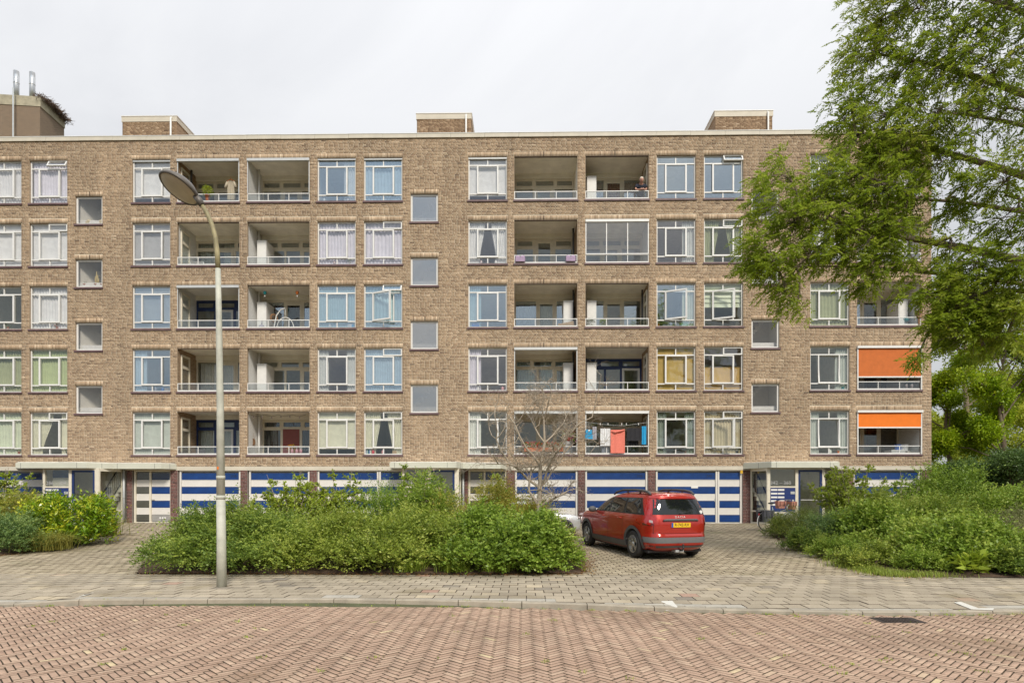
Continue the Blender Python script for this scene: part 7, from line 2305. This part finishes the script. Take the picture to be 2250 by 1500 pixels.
# laundry over the first floor railing
yl = -.05
t = bthing('clothes_line', 'thin washing line across the first floor loggia', 'washing line', 1355, yl, wb(0) + 1.30)
MB().tube([(-1.36, 0, .12), (-.5, 0, .0), (.3, 0, -.05), (1.36, 0, .10)], .005, 4).build('line', m_white, t)
for q in (-.72, -.38, .22, .42, .95): MB().box(q - .012, q + .012, -.015, .015, -.02, .07).build('peg', m_white, t)
def cloth_thing(name, label, cat, px0, px1, py0, py1, mat, amp=.02, wl=.14, d=yl, extra=None, curl=0):
    xa, xb = BX(px0, d), BX(px1, d); za, zb = BZ(px0, py1, d), BZ(px0, py0, d)
    t = thing(name, label, cat, ((xa + xb) / 2, WY + d, za))
    w = (xb - xa) / 2
    b = pleats(-w, w, 0, zb - za, 0, None, amp, wl)
    n = len(b.v)
    b.v += [(v[0], v[1] + .012, v[2]) for v in b.v]; b.f += [tuple(reversed([i + n for i in f])) for f in b.f]; b.m += b.m[:]; b.sm += b.sm[:]
    b.build('cloth', mat, t)
    if curl: MB().tube([(-w * .9, -.03, (zb - za) * .93), (-w * .3, -.05, (zb - za) * .90), (w * .5, -.04, (zb - za) * .96), (w * .95, -.02, (zb - za) * 1.0)], [.02, .045, .04, .03], 8).build('fold', mat, t)
    return t
t = thing('hanging_bag', 'bright blue bag hanging at the left end of the washing line', 'bag', (BX(1294, yl), WY + yl, BZ(1294, 964, yl)))
MB().prism([(-.16, -.06), (.16, -.06), (.16, .06), (-.16, .06)], 0, .20).ball((0, 0, .2), (.155, .06, .06), 8).prism([(-.14, -.065), (.13, -.065), (.13, .03), (-.14, .03)], .22, .40).build('body', m_cyan, t); MB().ball((0, -.07, .36), (.05, .02, .045), 8).tube([(-.08, 0, .4), (0, 0, .52), (.08, 0, .4)], .008, 5).build('handle', m_white, t)
cloth_thing('hanging_cloth', 'grey blue cloth hanging between the blue bag and the white shirt', 'laundry', 1302, 1311, 937, 965, m_greycl)
cloth_thing('hanging_shirt', 'white patterned shirt hanging on the first floor washing line', 'laundry', 1319, 1341, 941, 979, m_whitecl, .02, .10)
cloth_thing('hanging_cloth', 'lilac grey trousers hanging low between the white shirt and coral towel', 'laundry', 1322, 1338, 972, 994, m_greycl, .02, .09, d=.08)
cloth_thing('hanging_towel', 'coral pink towel hanging over the first floor railing', 'laundry', 1341.5, 1373, 944, 995, m_coral, .012, .3, d=-.075, curl=1)
cloth_thing('hanging_shorts', 'black quilted shorts on the first floor washing line', 'laundry', 1377, 1410, 940, 968, m_blackcl, .015, .2)
cloth_thing('hanging_cloth', 'black garment below the quilted shorts on the drying rack', 'laundry', 1381, 1403, 968, 994, m_blackcl, .02, .12, d=.12)
cloth_thing('hanging_cloth', 'bright blue patterned cloth at the right end of the washing line', 'laundry', 1410, 1420, 936, 976, m_cyan, .02, .09)

# right-hand loggias
t = bthing('birdhouse', 'small wooden birdhouse on the third floor railing at the building corner', 'birdhouse', 2019, .02, wb(2) + .34)
MB().box(-.09, .09, -.08, .08, .0, .24).build('box', m_wood, t); MB().prism([(-.14, -.12), (.14, -.12), (.14, .1), (-.14, .1)], .24, .26).build('roof', m_reddoor, t); MB().lathe([(.001, 0), (.03, 0)], (0, -.082, .15), 10, 0, Matrix.Rotation(PI / 2, 3, 'X')).build('hole', m_black, t); MB().box(-.03, .03, -.03, .03, -.30, 0).build('post', m_wood, t)
for i in range(6):
    z = wt(2) - .20 - i * .27
    t = bthing('wall_hook', 'curved iron hook in the column on the white third floor wall, %s from the top' % ('first', 'second', 'third', 'fourth', 'fifth', 'sixth')[i], 'hook', 2012, .60, z, 'iron hooks on the white wall', rz=-PI / 2)
    MB().tube([(-.18, -.03, -.03), (-.1, -.05, .05), (.05, -.06, .06), (.16, -.06, .0), (.12, -.05, -.03), (.0, -.05, .02)], .014, 6).build('hook', m_wood, t)
t = bthing('watering_can', 'teal watering can on the third floor behind the birdhouse railing', 'watering can', 1992, .7, wb(2) + .36)
MB().lathe([(.001, 0), (.09, 0), (.08, .18), (.05, .2)], n=12).build('body', m_teal, t); MB().tube([(.07, 0, .03), (.18, 0, .16)], [.02, .012], 6).build('spout', m_teal, t); MB().tube([(-.07, 0, .05), (-.13, 0, .12), (-.05, 0, .2)], .012, 6).build('handle', m_teal, t)
t = bthing('washing_machine', 'white front loading washing machine in the lowest right hand loggia', 'washing machine', 1966, .75, FZ(0) + .02)
MB().box(-.30, .30, -.28, .28, 0, .85).build('body', m_white, t); MB().lathe([(.12, .03), (.17, .04), (.19, .02), (.19, 0)], (.05, -.28, .45), 20, 0, Matrix.Rotation(PI / 2, 3, 'X')).build('door_ring', m_alu, t); MB().lathe([(.001, .02), (.13, .03)], (.05, -.28, .45), 16, 0, Matrix.Rotation(PI / 2, 3, 'X')).build('door_glass', m_black, t); MB().box(-.28, .28, -.29, -.28, .73, .83).build('control_panel', m_alu, t)
t = bthing('low_cabinet', 'low white cabinet beside the washing machine in the lowest right hand loggia', 'cabinet', 2002, .75, FZ(0))
MB().box(-.30, .30, -.25, .25, 0, .80).build('body', m_cream, t); MB().box(-.31, .31, -.26, .26, .80, .83).build('top', m_white, t)
t = bthing('storage_tub', 'blue plastic tub on top of the washing machine', 'tub', 1972, .7, FZ(0) + .87)
MB().lathe([(.10, 0), (.13, .24), (.14, .25), (.12, .25), (.10, .03), (.001, .03)], n=14).build('tub', m_bluepl, t)
t = bthing('laundry_basket', 'white plastic basket on the low cabinet, lowest right hand loggia', 'basket', 1986, .72, FZ(0) + .83)
MB().lathe([(.16, 0), (.20, .28), (.22, .29), (.19, .29), (.15, .03), (.001, .03)], n=16).build('basket', m_whitecl, t)
for i, px in enumerate((1991, 2003)):
    t = bthing('glass_jar', 'pale glass jar behind the railing under the shaded orange screen, %s' % ('left one', 'right one')[i], 'jar', px, .14, wb(1) + .08)
    MB().lathe([(.001, 0), (.06, 0), (.065, .16), (.05, .2), (.001, .2)], n=12).build('jar', m_tailclear, t); MB().lathe([(.05, .2), (.05, .23), (.001, .23)], n=10).build('lid', m_teal, t)

# stair window ornaments
def STX(k): return STA[k][1]
t = thing('shell_ornament', 'large ridged cream shell, left one in the upper left stair window', 'ornament', (STX(0) + .36, WY + .36, 13.741 + .07))
MB().ball((0, 0, .13), (.17, .12, .14), 12).ball((.05, -.03, .18), (.11, .1, .1), 8).build('shell', M('cream_shell', (.62, .52, .33), .8, .2, 25), t)
t = thing('shell_ornament', 'large ridged cream shell, right one in the upper left stair window', 'ornament', (STX(0) + .98, WY + .36, 13.741 + .07))
MB().ball((0, 0, .14), (.17, .12, .15), 12).ball((.04, -.03, .2), (.1, .1, .1), 8).build('shell', M('cream_shell_b', (.62, .52, .33), .8, .2, 25), t)
for i, (x_, lab) in enumerate(((.22, 'terracotta pot at the left of the cactus stair window'), (.72, 'tall straw coloured cactus in a terracotta pot in the left stair window'), (1.0, 'terracotta pot at the right of the cactus stair window'))):
    t = thing('cactus_pot', lab, 'plant pot', (STX(0) + x_, WY + .36, 10.939 + .07)); pot(MB(), .11, .17).build('pot', m_terra, t)
    if i == 1:
        b = MB()
        for (a, h_) in ((0, .62), (.05, .45), (-.05, .40), (.09, .3)): b.tube([(a * .5, 0, .14), (a, 0, .14 + h_ * .6), (a * 1.1, 0, .14 + h_)], [.035, .04, .012], 7)
        b.build('cactus', M('straw_cactus_skin', (.48, .38, .17), .8, .25, 30), t)
    else:
        plant_ball(t, (0, 0, .2), .08, 50, m_dull, .05, .02)
for i, (x_, kind, lab) in enumerate(((.18, 'finial', 'white pointed ceramic finial at the left of the top middle stair window'), (.45, 'bird', 'white ceramic bird figure in the top middle stair window'), (.74, 'bowl', 'wide pale ceramic bowl in the top middle stair window'), (1.02, 'finial', 'white pointed ceramic finial at the right of the top middle stair window'))):
    t = thing('ceramic_ornament', lab, 'ornament', (STX(1) + x_, WY + .34, 13.741 + .07))
    if kind == 'finial': MB().lathe([(.05, 0), (.09, .05), (.10, .12), (.06, .22), (.001, .28)], n=12).build('ceramic', m_white, t)
    elif kind == 'bird': MB().ball((0, 0, .09), (.14, .06, .07), 10).ball((.13, 0, .17), (.05, .04, .05), 8).tube([(.08, 0, .1), (.13, 0, .16)], .03, 6).build('ceramic', m_white, t)
    else: MB().lathe([(.05, 0), (.10, .05), (.13, .14), (.12, .15), (.001, .08)], n=14).build('ceramic', M('pale_ceramic', (.66, .52, .45), .5, .1), t)

# sill clutter: (window, x in the window, shape, material, label)
SILLS = [
 (('b1', 0), .16, 'books', m_bluepl, 'row of blue and pale books in the first floor window beside the red jug'),
 (('b1', 0), .36, 'jug', M('red_enamel', (.65, .03, .06), .3), 'red jug in the first floor window left of the middle stair windows'),
 (('b1', 0), .80, 'jug', m_pink, 'pink jug in the centre of the first floor window beside the red jug'),
 (('b1', 0), 1.32, 'box', m_card, 'small cardboard box at the right of the window holding the red jug'),
 (('a1', 2), 1.42, 'bag', m_cyan, 'white and blue plastic bag on the third floor sill in the curtained window'),
 (('a1', 2), .50, 'jug', m_white, 'white jug on the third floor sill left of the plastic bag'),
 (('c1', 2), .30, 'crate', m_bluepl, 'blue crate stacked in the third floor window right of the middle stair windows'),
 (('c1', 1), .42, 'jug', m_white, 'white bottle in the second floor window right of the middle stair windows'),
 (('c1', 1), 1.50, 'jug', m_pink, 'pink bottle in the second floor window right of the middle stair windows'),
 (('c0', 1), .95, 'jug', m_tailclear, 'glass carafe in the second floor window left of the lamp pole'),
 (('c0', 1), 1.25, 'jug', m_bluepl, 'blue jug in the second floor window left of the lamp pole'),
 (('c0', 1), 1.45, 'box', m_card, 'small brown box in the second floor window left of the lamp pole'),
 (('a0', 0), 1.45, 'pot', m_terra, 'terracotta pot in the first floor window at the far left edge'),
 (('b0', 0), 1.58, 'pot', m_black, 'dark ornament at the right of the parted curtain window, lower left'),
 (('b0', 2), 1.10, 'plant', m_terra, 'potted plant with red flowers in the third floor window near the left edge'),
 (('a0', 2), .95, 'plant', m_terra, 'spiky plant in the third floor window at the far left edge'),
 (('a2', 2), 1.25, 'crate', M('green_plastic', (.06, .30, .10), .5), 'green crate on the sill below the open third floor window'),
 (('a2', 2), .12, 'pot', m_orange, 'orange pot at the left of the open third floor window'),
 (('b2', 0), 1.50, 'pot', m_black, 'black pot at the right of the open first floor window with brown curtains'),
 (('a2', 0), 1.30, 'pot', m_wood, 'brown pot in the first floor window with the patterned grey curtain'),
 (('c2', 1), 1.50, 'plant', m_teal, 'teal potted plant in the tilted second floor window left of the shaded orange screen'),
 (('c2', 0), .95, 'jug', m_white, 'white bowl in the tilted first floor window left of the orange screen'),
 (('c2', 0), 1.30, 'pot', m_orange, 'orange cup in the tilted first floor window left of the orange screen'),
 (('c1', 3), .55, 'jug', m_tailclear, 'clear vase in the fourth floor window with parted net curtains'),
 (('c1', 3), 1.20, 'jug', m_white, 'white jug in the fourth floor window with parted net curtains'),
 (('a1', 3), .70, 'jug', m_tailclear, 'glass ornament in the fourth floor window beside the second loggia'),
 (('a1', 3), 1.40, 'plant', m_white, 'white potted plant in the fourth floor window beside the second loggia'),
 (('a1', 4), .25, 'jug', m_white, 'white cup in the top floor window beside the second loggia'),
 (('a1', 4), 1.30, 'jug', m_tailclear, 'glass dish in the top floor window beside the second loggia'),
]
for (wk, xx, kind, mt, lab) in SILLS:
    wobj = WOBJ[wk]
    wl_ = (wobj.location.x + xx, WY + FY + .115, wobj.location.z + .055)
    cat = dict(books='books', jug='jug', box='box', bag='bag', crate='crate', pot='pot', plant='plant')[kind]
    nm = dict(books='book_row', jug='jug', box='small_box', bag='plastic_bag', crate='crate', pot='small_pot', plant='potted_plant')[kind]
    t = thing(nm, lab, cat, wl_)
    if kind == 'books':
        for j in range(6): MB().box(-.11 + j * .035, -.08 + j * .035, -.02, .035, 0, .2 + .02 * (j % 3)).build('book', (m_bluepl, m_white, m_teal, m_bluewood)[j % 4], t)
    elif kind == 'jug':
        MB().lathe([(.001, 0), (.05, 0), (.062, .06), (.045, .14), (.03, .17), (.036, .2), (.001, .19)], n=12).build('body', mt, t); MB().tube([(.045, 0, .05), (.085, 0, .1), (.04, 0, .15)], .007, 5).build('handle', mt, t)
    elif kind == 'box':
        MB().box(-.09, .09, -.03, .035, 0, .12).build('carton', mt, t); MB().box(-.092, .092, -.032, .037, .12, .135).build('lid', mt, t)
    elif kind == 'bag':
        MB().ball((0, 0, .1), (.15, .04, .11), 10).ball((.04, 0, .24), (.09, .03, .07), 8).build('bag', m_whitecl, t); MB().ball((.10, -.01, .08), (.08, .035, .08), 8).build('print', mt, t)
    elif kind == 'crate':
        MB().box(-.17, .17, -.03, .04, 0, .03).box(-.17, .17, -.03, -.02, .03, .2).box(-.17, .17, .03, .04, .03, .2).box(-.17, -.16, -.02, .03, .03, .2).box(.16, .17, -.02, .03, .03, .2).build('crate', mt, t); MB().box(-.18, .18, -.035, .045, .18, .2).build('rim', mt, t)
    else:
        pot(MB(), .06, .11).build('pot', mt, t)
        plant_ball(t, (0, 0, .17), .08 if kind == 'pot' else .11, 60, m_darkgrn if kind == 'plant' else m_dull, .06, .022, (m_redfl, 8) if 'red' in lab else None)
